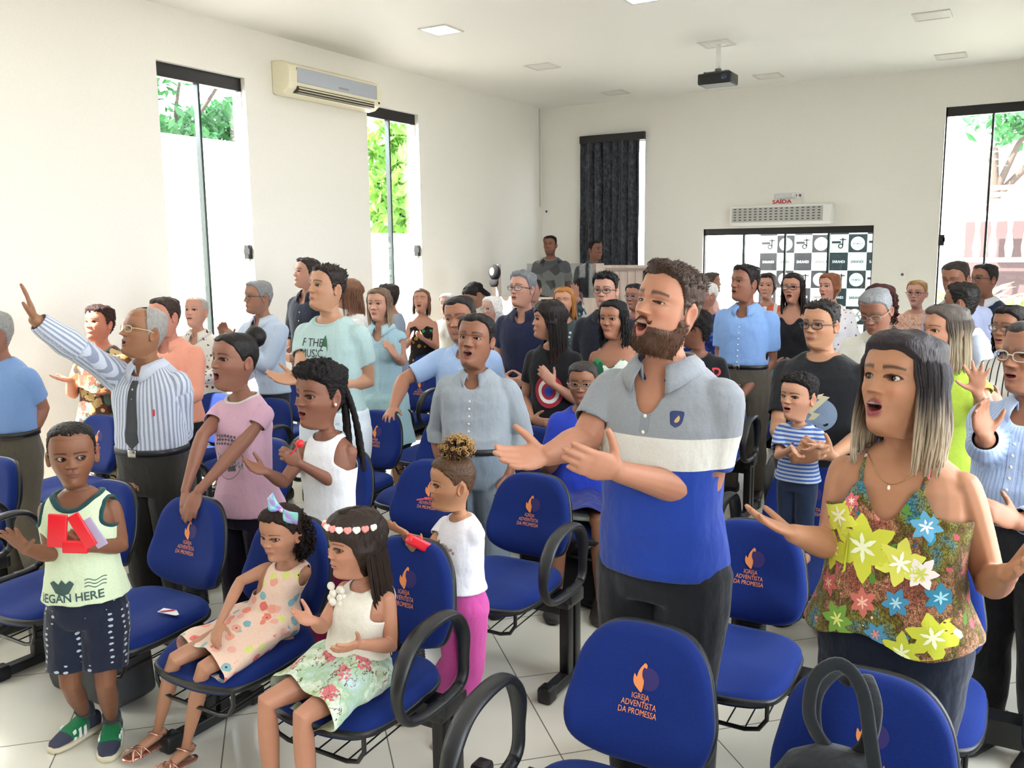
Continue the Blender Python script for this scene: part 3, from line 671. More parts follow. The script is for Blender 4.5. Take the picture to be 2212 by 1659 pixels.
    if bt != 'pants':
        for i in (0, 1):
            if LG[i] is None: continue
            pr.append(leg_prims(i, -.004)); hp, kn, an, toe = LG[i]; foot and pr.append(tube([an+nrm(an-toe)*.02*S*np.array((1, 1, 0))-np.array((0, 0, .012*S)), an*.5+toe*.5-np.array((0, 0, .002*S)), toe-np.array((0, 0, .006*S))], np.array([.018, .022, .017])*S, n=12, ry=np.array([.020, .016, .010])*S))
    sk = remesh(pr, vox, 4 if near == 2 else 3); sk.c = np.tile(np.array(lin(skin)), (len(sk.V), 1))
    nt, nz = {2: (170, 170), 1: (110, 100), 0: (72, 64)}[near]
    hd = head_mesh(face, nt, nz); hd.V = (hd.V*hh)@RH.T+Cl; body = join([sk, hd])
    root = obj('person', body, (SKIN, EYE)); root.location = O; root.rotation_euler = (0, 0, yb); tag(root, label, 'person', group or 'people of the congregation'); B.root = root; B.body = body; B.RH, B.Cl, B.hh, B.Nl, B.sk = RH, Cl, hh, Nl, sk
    toH = lambda g: g.xf(RH*hh, Cl); B.toH = toH
    # ---- hair
    if hair:
        hc = hs.get('col', '1c1512'); gl = []
        if hs.get('cap', 1): gl.append(hair_cap(face, hs, nt//1, nz//1))
        if hs.get('len'):
            gl += long_hair(face, hs, rng, near)
        if hs.get('curls'): gl += curls(hs['curls'][0], hs['curls'][1], int(hs['curls'][2]*(1 if near else .5)), rng, *hs['curls'][3:])
        if hs.get('tuft'):      # short strands on the top
            nT, Lt, dv = hs['tuft']; hg = gl[0]; ids = np.where(hg.V[:, 2] > .80)[0]; nT = int(nT*(1 if near == 2 else .5))
            for i_ in rng.choice(ids, nT): p = hg.V[i_]; d_ = nrm(nrm(p-np.array((0, -.03, .5)))*.8+np.array(dv)+rng.normal(size=3)*.22); s_ = np.linspace(-.15, 1, 5); gl.append(tube(p+np.outer(s_*Lt*rng.uniform(.6, 1.2), d_)+np.outer(s_**2*Lt*.4, np.array(dv)), .012*(1.1-.9*np.clip(s_, 0, 1)), n=4, flat=True))
        if hs.get('bun'): c_, r_ = hs['bun']; bg = ball(c_, r_, 22, 16); bg.V += (vn(bg.V*16, 2)*.02)[:, None]*nrm((1, 1, 1)); gl.append(bg)
        if hs.get('tip'): pass
        for g_ in gl:
            if hs.get('tipc') and g_.c is None: g_.c = np.tile(np.array(lin(hc)), (len(g_.V), 1))
        hg = toH(join(gl)); 
        if hs.get('extra'): hg = join([hg]+hs['extra'](B, rng))
        B.hair = obj('hair', hg, hair_mat(hc, hs.get('style') == 'curly' or hs.get('curl', 0) > .5, hs.get('tipc')), root); B.hairg = hg
    if face.get('beardgeo'):
        bc, L_ = face['beardgeo']; t, z, X_, Y_, Z_ = head_grid(face, nt, nz); mk = face['_bm']*sstep((.42-Z_)/.08); mo = face.get('mouth', 0)
        th = L_*mk*sstep((.50-Z_)/.22); Nn = np.stack([X_*.8, Y_+.05, (Z_-.35)*.9], -1); Nn /= np.linalg.norm(Nn, axis=-1)[..., None]; pp = np.stack([X_, Y_, Z_], -1); nz_ = vn(pp.reshape(-1, 3)*26, 9).reshape(Z_.shape)
        V = pp+Nn*(-.012+th*(1+.3*nz_)+mk*.030)[..., None]; V[..., 2] -= .055*mo*sstep((.215-V[..., 2])/.10); g_ = keepf(rings_to_g(V), np.concatenate([(mk > .35).ravel(), [False, False]])); gl = [g_]
        ids = np.where((g_.V[:, 2] < .34))[0]
        for i_ in rng.choice(ids, 420 if near == 2 else 60): p = g_.V[i_]; d_ = nrm(nrm(p-np.array((0, -.05, .35)))+np.array((0, 0, -.7))+rng.normal(size=3)*.25); s_ = np.linspace(0, 1, 4); gl.append(tube(p+np.outer((s_-.3)*.042, d_), .007*(1.1-.8*s_), n=4, flat=True))
        obj('beard', toH(join(gl)), hair_mat(bc), root)
    # ---- glasses
    if glasses:
        gc = plain('spectacle_frame', glasses, .3); gl = []; kf = 1-.09*kid; lens = []
        for sg in (-1, 1):
            a = np.arange(20)*2*PI/20; cx = sg*.155; ex = np.sign(np.cos(a))*np.abs(np.cos(a))**.7; ez = np.sign(np.sin(a))*np.abs(np.sin(a))**.75
            P = np.stack([cx+ex*.115, .405-(np.abs(cx+ex*.115))**2*.55, .515*kf+ez*.070], -1); P2 = np.concatenate([P, P[:2]]); gl.append(tube(P2, .0095, n=6, flat=True)); lens.append(G(P, [tuple(range(20))]))
            gl.append(tube([(sg*.265, .37, .54*kf), (sg*.345, .30, .545*kf), (sg*.362, .05, .53*kf), (sg*.350, -.08, .50*kf)], .010, n=6))
        gl.append(tube([(-.045, .412, .53*kf), (0, .425, .54*kf), (.045, .412, .53*kf)], .010, n=6))
        go = obj('glasses', toH(join(gl)), gc, root); obj('lens', toH(join(lens)), LENS, go)
    # ---- clothes
    B.near, B.rng, B.vox = near, rng, vox; cv = {2: .0075, 1: .011, 0: .014}[near]*(.75 if kid else 1)
    def wrinkle(g, amp=.004, f=9, seed=1, stretch=.5):
        n_ = vn(g.V*np.array((f, f, f*stretch)), seed)+.5*vn(g.V*f*2.3, seed+7); rid = 1-np.abs(vn(g.V*np.array((f*.8, f*.8, f*1.3))+3, seed+3)); g.V = g.V+normals(g)*(amp*(n_*.6+rid*.9-.55))[:, None]; return g
    B.wrinkle = wrinkle
    if bottom:
        m = bottom['mat']; w_ = .012 if bt in ('pants', 'leggings') else .016
        if bt in ('pants', 'leggings', 'shorts'):
            t1 = bottom.get('to', 1.97 if bt == 'pants' else 1.5); inf = bottom.get('inf', .012 if bt == 'pants' else .004); pg = []
            if seat is None: pg += torso(.45, bottom.get('z1', .600 if top and top.get('tuck') else .555), inf-.002)
            else: pg.append(ball(pv+np.array((0, 0, .01*S)), (.10*S*(1+.2*fat), .085*S, .07*S), 18, 12)); pg += torso(.50, .58, inf-.003)
            pg += [leg_prims(i, inf, 0, t1, bottom.get('taper', .004)) for i in (0, 1)]; g = remesh(pg, cv, 3 if bt == 'shorts' else (9 if near == 2 else 5)); wrinkle(g, bottom.get('wr', .004), 10, 4)
        elif bt == 'skirt':
            pg = []; L_ = bottom.get('len', .30); fl_ = bottom.get('flare', .035)
            if seat is None: pg = [loft([ring(.60, .006), ring(.55, .012), (rp(.50), .104*S+.02, .078*S+.02), (np.array((pv[0], 0, (.5-L_*.5)*S)), (.106+fl_*.5)*S, (.084+fl_*.5)*S), (np.array((0, 0, (.5-L_)*S)), (.11+fl_)*S, (.09+fl_)*S)], 30)]
            g = remesh(pg, cv, 2); wrinkle(g, .007, 12, 4, .12); g = smooth_edge(keepf(g, g.V[:, 2] > (.5-L_)*S+.02))
        elif bt == 'lap':        # skirt spread over the thighs of a seated child
            k0, k1 = LG[0][1], LG[1][1]; mid = (k0+k1)/2; kw = np.linalg.norm(k0-k1)/2; e_ = bottom.get('ext', .02)*S; dd = nrm((mid-pv)*np.array((1, 1, 0))); xd = nrm(np.cross(dd, (0, 0, 1))); hgt = bottom.get('h', .062)*S
            pg = torso(.50, .62, .012)+[loft([(pv+np.array((0, 0, .045*S)), .112*S, .07*S, xd), (pv+dd*.02*S+np.array((0, 0, -.01*S)), .145*S, .085*S, xd)], 24)]
            ctr = [pv-dd*.06*S, pv+dd*.05*S, pv*.45+mid*.55, mid+dd*e_]; ww = [.12*S, .15*S, kw+.085*S, kw+.10*S]; hh_ = [hgt, hgt*1.1, hgt*.95, hgt*.75]
            R_ = []
            for c_, w1, h1 in zip(ctr, ww, hh_): R_.append((c_+np.array((0, 0, .0)), w1, h1, xd, (0, 0, 1)))
            pg.append(loft(R_, 28, 2.2)); g = remesh(pg, cv, 4); wrinkle(g, .008, 13, 4, 1); g.V[:, 2] += -.012*np.sin(g.V[:, 0]*34)*sstep((g.V[:, 1]-.05)/.1)
            hem = mid+dd*e_; g = smooth_edge(keepf(g, (g.V-hem)@dd < -.004))
        B.bottomg = g; obj({'pants': 'trousers', 'lap': 'skirt'}.get(bt, bt), g, m, root)
    if top:
        ty = top['type']; inf = top.get('inf', .011 if ty != 'tank' else .006)*(1 if not kid else .8); z0 = top.get('z0', .50) if not top.get('tuck') else .588; pg = torso(z0, .842 if ty != 'tank' else .84, inf, top.get('flare', .012) if not top.get('tuck') else .004)
        if top.get('tuck'): pass
        sl = {'tee': .62, 'shirt_s': .72, 'polo': .62, 'shirt_l': 1.95, 'cap': .28}.get(ty, 0); sl = top.get('sleeve', sl)
        if sl: pg += [arm_prims(nm, inf+(.004 if sl < 1 else .002), 0, sl, .0025 if sl > 1 else 0) for nm in 'RL']
        g = remesh(pg, cv, 3); wrinkle(g, top.get('wr', .0065), top.get('wf', 8), 2, .45)
        x, y, z = (g.V-Nl).T/S; z = z+.84; keep = np.ones(len(x), bool); r = np.hypot(x, y+.004); nr = top.get('neck', .044 if sex != 'f' else .042); vd = top.get('v', 0.0)
        keep &= ~((r < nr) & (z > .80-(.02 if y.size else 0)+0*y)) | (y < -.02) & (z < .825); keep &= ~((y > 0) & (z > .842-vd-.02) & (np.abs(x) < nr*.95*np.clip((z-(.815-vd))/(vd+.02), 0, 1)**.8))
        keep &= ~((r < nr) & (z > .832))
        if ty == 'tank':
            sw = top.get('strap', .062); keep &= ~((np.abs(x) > sw+.030*sstep((.765-z)/.03)) & (z > top.get('arm', .735))); keep &= ~((z > .815-top.get('scoop', .05)) & (r < sw-.018) & (y > 0))
            keep &= ~((z > .80) & (r < sw-.02))
        if ty == 'halter': keep &= z < top.get('top', .745)+top.get('peak', .02)*gs(np.abs(x)-.045, .022)-top.get('dip', .012)*gs(x, .02)*(y > 0)+(-.03 if True else 0)*(y < 0)
        if ty == 'gown': keep &= z < .9
        for j in J.values():
            if 0 < sl < 1.99:      # open the sleeve end
                a = (j['el']-j['sh']) if sl <= 1 else (j['w']-j['el']); e_ = j['sh']+a*sl if sl <= 1 else j['el']+a*(sl-1); ax_ = nrm(a); rel = g.V-e_; al = rel@ax_; dd = np.linalg.norm(rel-np.outer(al, ax_), axis=1); rs = (.032 if sl < 1 else .020)*S*af+inf+.004
                zq = [q_[0] for q_ in TOR[sx]]; rq = [ring(q_, inf+.002) for q_ in zq]; zz_ = [r_[0][2] for r_ in rq]; ex = (g.V[:, 0]-np.interp(g.V[:, 2], zz_, [r_[0][0] for r_ in rq]))/np.interp(g.V[:, 2], zz_, [r_[1] for r_ in rq]); ey = (g.V[:, 1]-np.interp(g.V[:, 2], zz_, [r_[0][1] for r_ in rq]))/np.interp(g.V[:, 2], zz_, [r_[2] for r_ in rq]); inside = (np.abs(ex)**2.3+np.abs(ey)**2.3 < 1)&(sl < 1)
                keep &= ~((al > -.004) & (dd < rs*1.25) & (al < rs*.6) & ~inside)
        keep &= g.V[:, 2] > rp(z0)[2]+.004+top.get('rag', 0)*np.sin(g.V[:, 0]*22+1)*.5+top.get('rag', 0)*.5
        hfn = top.get('cut')
        if hfn: keep &= hfn(x, y, z)
        full = g
        if top.get('along'):
            cc = np.zeros((len(g.V), 3)); cc[:, 0] = np.arctan2(g.V[:, 0]-pv[0], g.V[:, 1]-pv[1]+.02)*.085*S*(1+.2*fat); cc[:, 1] = g.V[:, 2]
            for j in J.values():
                for p0, p1, tag_ in ((j['sh']+(j['el']-j['sh'])*.12, j['el'], 0), (j['el'], j['w'], 1)):
                    ax_ = nrm(p1-p0); rel = g.V-p0; al = rel@ax_; dd = np.linalg.norm(rel-np.outer(al, ax_), axis=1); pe = nrm(np.cross(ax_, (0, 1, 0.01))) if abs(ax_[1]) < .85 else nrm(np.cross(ax_, (0, 0, 1))); pf = np.cross(ax_, pe); m_ = (al > -.01) & (al < np.linalg.norm(p1-p0)+.02) & (dd < .036*S*af+inf+.012) & ((np.abs(g.V[:, 0]-pv[0]) > .085*S) | (tag_ == 1)); cc[m_, 0] = (np.arctan2(rel@pe, rel@pf)*.028*S)[m_]; cc[m_, 1] = al[m_]
            g.c = cc+5
        g = keepf(g, keep); smooth_edge(g); B.topfull = g; B.topg = g; B.top = obj({'polo': 'polo_shirt', 'tee': 'tee_shirt', 'cap': 'tee_shirt', 'tank': 'tank_top', 'halter': 'camisole', 'gown': 'dress'}.get(ty, 'shirt'), g, top['mat'], root)
        sm = B.top.modifiers.new('thick', 'SOLIDIFY'); sm.thickness = .0025; sm.offset = 1
        if top.get('collar'): collar(B, top['collar'], top.get('collar_open', 20), top.get('cw', 1.0))
        if top.get('rib'): rib(B, top['rib'], nr, vd)
        if top.get('placket'): placket(B, top['placket'], top.get('pl0', .79-vd), top.get('pl1', z0+.02), top.get('buttons'))
    # ---- belt
    if top and top.get('belt'):
        c_, w1, d1 = ring(.586, .021 if fat < .5 else .024); bg = loft([(c_+np.array((0, 0, k_)), w1-e2, d1-e2) for k_, e2 in ((-.016, .004), (-.015, 0), (.015, 0), (.016, .004))], 40); b_ = obj('belt', bg, plain('belt_leather', top['belt'], .4), root)
        obj('buckle', box((c_[0]-.022, c_[1]+d1, c_[2]-.016), (c_[0]+.022, c_[1]+d1+.006, c_[2]+.018), .003), plain('buckle_metal', 'b9b9b5', .25, 1.0), b_)
    if feet and bt is not None:
        for i in (0, 1):
            hp, kn, an, toe = LG[i]; fdv = nrm((toe-an)*np.array((1, 1, 0))); sd = np.cross(fdv, (0, 0, 1)); L0 = .155*S; hl_ = an-fdv*.045*S; hl_[2] = 0 if seat is None else max(0.0, an[2]-.045*S)
            R_ = []
            lowk = .55 if foot else 1
            for f_, w1, h1 in ((0, .018, .045), (.05, .030, .06), (.25, .031, .060), (.5, .035, .040), (.78, .038, .030), (.95, .026, .022), (1.0, .012, .014)):
                h1 *= S*lowk; w1 *= S; R_.append((hl_+fdv*L0*f_+np.array((0, 0, h1/2)), w1, h1/2, sd, (0, 0, 1)))
            g_ = loft(R_, 20, 2.8); g_.V[:, 2] = np.maximum(g_.V[:, 2], hl_[2]+.001); obj('shoe', g_, plain('shoe_leather', shoe, .45), root)
    return B
def strip(B, P, w_, base, col, name, dirn=(0, -1, 0), th=.002, off=.002):
    """flat band along local points P (n,3), half width list w_, laid on the garment"""
    P = np.array(P, float); wv = np.broadcast_to(np.asarray(w_, float), (len(P),)); a = P-np.outer(wv, (1, 0, 0)); b = P+np.outer(wv, (1, 0, 0)); m_ = P
    q = decal(base, np.concatenate([a, m_, b]), dirn, off); n = len(P); t = q+np.array(dirn)*-th; V = np.concatenate([q, t]); F = []
    for i in range(n-1):
        for k in (0, 1): F.append((3*n+k*n+i, 3*n+(k+1)*n+i, 3*n+(k+1)*n+i+1, 3*n+k*n+i+1))
        F.append((i, 3*n+i, 3*n+i+1, i+1)); F.append((2*n+i+1, 5*n+i+1, 5*n+i, 2*n+i))
    F.append((0, n, 4*n, 3*n)); F.append((n, 2*n, 5*n, 4*n)); F.append((n-1, 4*n-1, 5*n-1, 2*n-1)); F.append((2*n-1, 5*n-1, 6*n-1, 3*n-1)); return obj(name, G(V, F), col, B.top, smooth=False)
def placket(B, mat, z0, z1, btn=None):
    zs = np.linspace(z0, z1, 16); P = [B.rp(z)+np.array((0, .3, 0)) for z in zs]; strip(B, P, .014, B.topg, mat, 'placket')
    if btn:
        zz = np.linspace(z0-.005, z1, btn); q = decal(B.topg, [B.rp(z)+np.array((0, .3, 0)) for z in zz], (0, -1, 0), .005)
        for p in q[:btn]: obj('button', ball(p, (.0055, .003, .0055), 8, 6), plain('button', 'dcd8cc', .4), B.top)
def collar(B, mat, gap=20, cw=1.0):
    S = B.S; n = 40; a = np.radians(np.linspace(gap, 360-gap, n)); out = []
    fr = np.clip(1-np.minimum(a, 2*PI-a)/math.radians(75), 0, 1); c = B.Nl+np.array((0, .000, 0)); k = 1.0
    rin = .043*S*cw; hi = .014*S-.02*S*fr; top_ = np.stack([np.sin(a)*rin, np.cos(a)*rin*1.05, hi], -1); low = np.stack([np.sin(a)*(rin+.022*S), np.cos(a)*(rin+.020*S)*1.05+fr*.006*S, hi-.030*S-.020*S*np.clip(fr*1.3-.2, 0, 1)], -1)
    mid = (top_+low)/2+np.stack([np.sin(a), np.cos(a), a*0+.6], -1)*.006; stand = np.stack([np.sin(a)*(rin-.004), np.cos(a)*(rin-.004)*1.05, hi-.03*S], -1)
    R = np.array([stand, top_*np.array((.99, .99, 1)), top_, mid, low])+c; V = R.reshape(-1, 3); F = [(r*n+i, r*n+i+1, (r+1)*n+i+1, (r+1)*n+i) for r in range(4) for i in range(n-1)]
    o = obj('collar', G(V, F), mat, B.top); m = o.modifiers.new('thick', 'SOLIDIFY'); m.thickness = .003; m.offset = 0; return o
def rib(B, mat, nr, vd):
    return edge_bands(B, mat, .0062*B.S/1.6+.001, lambda c, P: c[2] > B.rp(.79)[2]-.02 and abs(c[0]-B.Nl[0]) < .03)
    S = B.S; n = 48; a = np.linspace(0, 2*PI, n, endpoint=False); r = nr*S*1.02; x = np.sin(a)*r; y = np.cos(a)*r-.004*S; fr = np.clip(np.cos(a), 0, 1)
    P = B.Nl+np.stack([x, y, -.006*S+0*a-.028*S*fr-vd*S*fr**2], -1); q = decal(B.topg, P+np.array((0, .0, 0)), (0, 0, -1), .001, .12); q = np.where(np.abs(q-P).max(1)[:, None] > .05, P, q); q = np.concatenate([q, q[:2]]); return obj('neckband', tube(q, .0065*S/1.6, n=6, flat=True), mat, B.top)
def tie(B, mat, z1=.585, z0=.812, w=.030):
    zs = np.linspace(z0, z1+.02, 14); P = [B.rp(z)+np.array((0, .3, 0)) for z in zs]; P.append(B.rp(z1)+np.array((0, .3, 0))); k = np.linspace(0, 1, 14); wv = list((.013+.024*k**.8)*w/.030*B.S/1.65)+[.002]
    t = strip(B, P, wv, B.topg, mat, 'necktie', th=.004, off=.004); q = decal(B.topg, [B.rp(z0+.004)+np.array((0, .3, 0))], (0, -1, 0), .006)[0]; kn = loft([(q+np.array((0, 0, dz)), ww, .008) for dz, ww in ((-.018, .008), (0, .014), (.018, .018), (.024, .015))], 16); obj('knot', kn, mat, t); return t
def text_on(B, s, x, z, size, mat, name='print', ang=0, base=None, sx=1.0, bold=.0, parent=None, extra=None):
    g = extra if extra is not None else text_g(s, size, bold=bold, sx=sx); c, s_ = math.cos(ang), math.sin(ang); px = g.V[:, 0]*c-g.V[:, 1]*s_; pz = g.V[:, 0]*s_+g.V[:, 1]*c; P = np.stack([x-px, np.full(len(px), .35), pz+z], -1); g = G(decal(base or B.topg, P, (0, -1, 0), .0045), L=g.L, C=g.C); return obj(name, g, mat, parent or B.top, smooth=False)
def disc_g(r, n=28, r0=0.0, k=1.0):
    a = np.arange(n)*2*PI/n
    if r0 <= 0: R = [np.zeros((1, 3)), np.stack([np.cos(a)*r*.5, np.sin(a)*r*.5*k, a*0], -1), np.stack([np.cos(a)*r, np.sin(a)*r*k, a*0], -1)]; V = np.concatenate(R); F = [(0, 1+i, 1+(i+1) % n) for i in range(n)]+[(1+i, 1+n+i, 1+n+(i+1) % n, 1+(i+1) % n) for i in range(n)]
    else: V = np.concatenate([np.stack([np.cos(a)*r0, np.sin(a)*r0*k, a*0], -1), np.stack([np.cos(a)*r, np.sin(a)*r*k, a*0], -1)]); F = [(i, n+i, n+(i+1) % n, (i+1) % n) for i in range(n)]
    return G(V, F)
def poly_g(P): return G([(x, y, 0) for x, y in P], [tuple(range(len(P)))])
# ---------------------------------------------------------------- the room
def wall_with_holes(name, axis, at, thick, lo, hi, holes, mat):
    """wall slab in the plane axis=at; lo/hi=(a0,a1) along, 0..ZC up; holes = (a0,a1,z0,z1)"""
    xs = sorted(set([lo, hi]+[h[0] for h in holes]+[h[1] for h in holes])); zs = sorted(set([0, ZC]+[h[2] for h in holes]+[h[3] for h in holes])); gl = []
    for i in range(len(xs)-1):
        for j in range(len(zs)-1):
            cx, cz = (xs[i]+xs[i+1])/2, (zs[j]+zs[j+1])/2
            if any(h[0] < cx < h[1] and h[2] < cz < h[3] for h in holes): continue
            if axis == 'x': gl.append(box((min(at, at+thick), xs[i], zs[j]), (max(at, at+thick), xs[i+1], zs[j+1])))
            else: gl.append(box((xs[i], min(at, at+thick), zs[j]), (xs[i+1], max(at, at+thick), zs[j+1])))
    o = obj(name, join(gl), mat, smooth=False); return tag(o, kind='structure')
m_, nt_, b_ = nmat('wall_paint'); f_, _ = noise(nt_, objco(nt_), 60, 3); lk(nt_, mixc(nt_, f_, lin('e6e3da'), lin('eeebe3')), b_.inputs['Base Color']); b_.inputs['Roughness'].default_value = .75; bump(nt_, b_, f_, .08, .002); WALL = m_
CEILM = plain('ceiling_paint', 'eceae4', .6)
m_, nt_, b_ = nmat('floor_tile')      # 60 cm porcelain laid on the diagonal
s_ = N(nt_, 'ShaderNodeSeparateXYZ'); tc_ = N(nt_, 'ShaderNodeNewGeometry'); lk(nt_, tc_.outputs['Position'], s_.inputs[0])
pa = mth(nt_, 'MULTIPLY', mth(nt_, 'ADD', s_.outputs['X'], s_.outputs['Y']), .7071068); pb = mth(nt_, 'MULTIPLY', mth(nt_, 'SUBTRACT', s_.outputs['X'], s_.outputs['Y']), .7071068)
ua_ = mth(nt_, 'DIVIDE', mth(nt_, 'ADD', pa, 59.85-.905), .5985); ub_ = mth(nt_, 'DIVIDE', mth(nt_, 'ADD', pb, 61.25+3.479), .6125)
ga = mth(nt_, 'ABSOLUTE', mth(nt_, 'SUBTRACT', mth(nt_, 'FRACT', mth(nt_, 'ADD', ua_, .5)), .5)); gb = mth(nt_, 'ABSOLUTE', mth(nt_, 'SUBTRACT', mth(nt_, 'FRACT', mth(nt_, 'ADD', ub_, .5)), .5))
gr = mth(nt_, 'LESS_THAN', mth(nt_, 'MINIMUM', ga, gb), .0042)
wn = N(nt_, 'ShaderNodeTexWhiteNoise'); cv_ = N(nt_, 'ShaderNodeCombineXYZ'); lk(nt_, mth(nt_, 'FLOOR', ua_), cv_.inputs[0]); lk(nt_, mth(nt_, 'FLOOR', ub_), cv_.inputs[1]); lk(nt_, cv_.outputs[0], wn.inputs['Vector'])
f_, _ = noise(nt_, tc_.outputs['Position'], 3.0, 4); tone = mixc(nt_, mth(nt_, 'ADD', mth(nt_, 'MULTIPLY', wn.outputs['Value'], .4), mth(nt_, 'MULTIPLY', f_, .6)), lin('e0dccd'), lin('edebdf'))
lk(nt_, mixc(nt_, gr, tone, lin('6f6b60')), b_.inputs['Base Color']); b_.inputs['Roughness'].default_value = .16; lk(nt_, mth(nt_, 'ADD', mth(nt_, 'MULTIPLY', gr, .6), .18), b_.inputs['Roughness']); b_.inputs['Specular IOR Level'].default_value = .5; FLOORM = m_
tag(obj('floor', box((XL-.3, YF-.3, -.2), (XR+.3, YB+.3, 0)), FLOORM, smooth=False), kind='structure')
tag(obj('ceiling', box((XL-.3, YF-.3, ZC), (XR+.3, YB+.3, ZC+.2)), CEILM, smooth=False), kind='structure')
wall_with_holes('wall_left', 'x', XL, -WT, YF, YB+WT, [(a, b, 0.0, ZW) for a, b in LWIN], WALL)
wall_with_holes('wall_right', 'x', XR, WT, YF, YB+WT, [(a, b, .6, ZW) for a, b in RWIN], WALL)
BW = [(-5.37, -4.46, 0, ZW), (-3.67, -1.65, 0, 2.07), (-.97, -.05, 0, ZW)]
wall_with_holes('wall_back', 'y', YB, WT, XL, XR, BW, WALL)
wall_with_holes('wall_front', 'y', YF, -WT, XL, XR, [], plain('unseen_dark_front', '5a4636', .6))  # unseen front wall coloured dark to cut the light on the chair backs
def window(name, axis, at, a0, a1, z0, z1, panes=2, glass=GLASS, out=-1, frame=.045, top=.10, lock=None):
    """sliding glass panels under a black head rail; axis x: wall plane x=at"""
    r = empty(name, (at, (a0+a1)/2, z0) if axis == 'x' else ((a0+a1)/2, at, z0)); tag(r, kind='structure'); w2 = (a1-a0)/2; h = z1-z0; d0, d1 = sorted((0.0, out*.07))
    def bb(u0, u1, q0, q1, e0=None, e1=None):
        e0 = d0 if e0 is None else e0; e1 = d1 if e1 is None else e1
        return box((e0, u0, q0), (e1, u1, q1)) if axis == 'x' else box((u0, e0, q0), (u1, e1, q1))
    pale = axis == 'x'; fr = [bb(-w2, w2, h-top, h)]+([] if pale else [bb(-w2, -w2+.014, 0, h), bb(w2-.014, w2, 0, h)])
    obj('window_frame', fr, BLACK, r, smooth=False); obj('window_side', [bb(-w2, -w2+.010, 0, h-top), bb(w2-.010, w2, 0, h-top), bb(-w2, w2, 0, .03)], WHITEP if pale else BLACK, r, smooth=False); pw = 2*w2/panes; pg = []; ed = []  # side-wall windows: white side bars put overexposed daylight into the colour
    for i in range(panes):
        o_ = out*(.02+.03*(i % 2)); e0, e1 = sorted((o_, o_+out*.008)); obj('glass_panel', bb(-w2+i*pw-.01, -w2+(i+1)*pw+.01, .02, h-top+.01, e0, e1), GLASS_T if (panes == 4 and i == 3) else glass, r, smooth=False)
        if i: ed.append(bb(-w2+i*pw-.011, -w2+i*pw+.011, .02, h-top, *sorted((out*.012, out*.066))))
    if ed: obj('edge_strip', ed, plain('glass_edge', '24302f', .25), r, smooth=False)
    if lock is not None:
        u, z_, sd_ = lock; l = obj('lock', [bb(u-.035, u+.035, z_-.06, z_+.06, *sorted((.03, -.02))), bb(u-.012+.03*sd_, u+.012+.03*sd_, z_-.02, z_+.03, *sorted((.05, -.02)))], BLACKP, r, smooth=False)
    return r
for i, (a, b) in enumerate(LWIN): window('window_%d' % (i+1), 'x', XL-.05, a, b, 0, ZW, out=-1, top=.11, lock=((b-a)/2-.01, 1.84, -1) if i > 1 else None)
for i, (a, b) in enumerate(RWIN): window('window_%d' % (i+5), 'x', XR+.05, a, b, .6, ZW, out=1)
window('window_8', 'y', YB+.05, -5.37, -4.46, 0, ZW, out=1, top=.10)
window('window_9', 'y', YB+.04, -.97, -.05, 0, ZW, out=1, top=.10, lock=(-.44, 1.89, 1))
window('door_1', 'y', YB+.04, -3.67, -1.65, 0, 2.07, panes=4, out=1, top=.08)
# the right-hand door leaf is tinted
# skirting, corner conduit
tag(obj('baseboard_left', join([box((XL, (([YF]+[w_[1] for w_ in LWIN])[i]), 0), (XL+.012, ([w_[0] for w_ in LWIN]+[YB])[i], .08)) for i in range(len(LWIN)+1)]), plain('skirting', 'd8d4c6', .3), smooth=False), kind='structure')
tag(obj('baseboard_back', join([box((a, YB-.012, 0), (b, YB, .08)) for a, b in ((XL, -5.37), (-4.46, -3.67), (-1.65, -.97), (-.05, XR))]), plain('skirting', 'd8d4c6', .3), smooth=False), kind='structure')
tag(obj('surface_conduit', [box((XL+.0, YB-.075, 2.42), (XL+.016, YB-.055, ZC-.01)), ], plain('conduit', 'c9c6bb', .5), smooth=False), 'thin wiring channel running down the far left room corner', 'cable cover')
# curtain over the back left window
n_ = 150; xs_ = np.linspace(-5.34, -4.50, n_); prof = .030*np.sin(xs_*52)+.014*np.sin(xs_*91+1); V_ = []
zs_ = np.linspace(.04, ZW-.09, 26)
for z_ in zs_: V_.append(np.stack([xs_, YB-.06+prof*(1+.15*np.sin(z_*3+xs_*9))+.006*np.sin(z_*7+xs_*30), np.full(n_, z_)], -1))
V_ = np.array(V_).reshape(-1, 3); F_ = [(i*n_+j, i*n_+j+1, (i+1)*n_+j+1, (i+1)*n_+j) for i in range(25) for j in range(n_-1)]
m_, nt_, b_ = nmat('velvet_curtain'); f1, _ = noise(nt_, objco(nt_, (1, 1, .7)), 26, 5, .7); lk(nt_, ramp(nt_, f1, [(0, lin('15161b')), (.45, lin('24262d')), (.62, lin('4d5058')), (.8, lin('777a82'))], 'LINEAR'), b_.inputs['Base Color']); b_.inputs['Roughness'].default_value = .8; b_.inputs['Sheen Weight'].default_value = .3
cr = empty('window_curtain', (-4.9, YB-.06, 0)); tag(cr, 'dark grey crushed velvet curtain hanging over the back corner window', 'curtain')
V_ = V_-np.array((-4.9, YB-.06, 0)); o = obj('curtain_fabric', G(V_, F_), m_, cr); sm = o.modifiers.new('t', 'SOLIDIFY'); sm.thickness = .004
obj('curtain_rail', box((-.46, -.02, ZW-.10), (.46, .03, ZW-.0)), BLACK, cr, smooth=False)
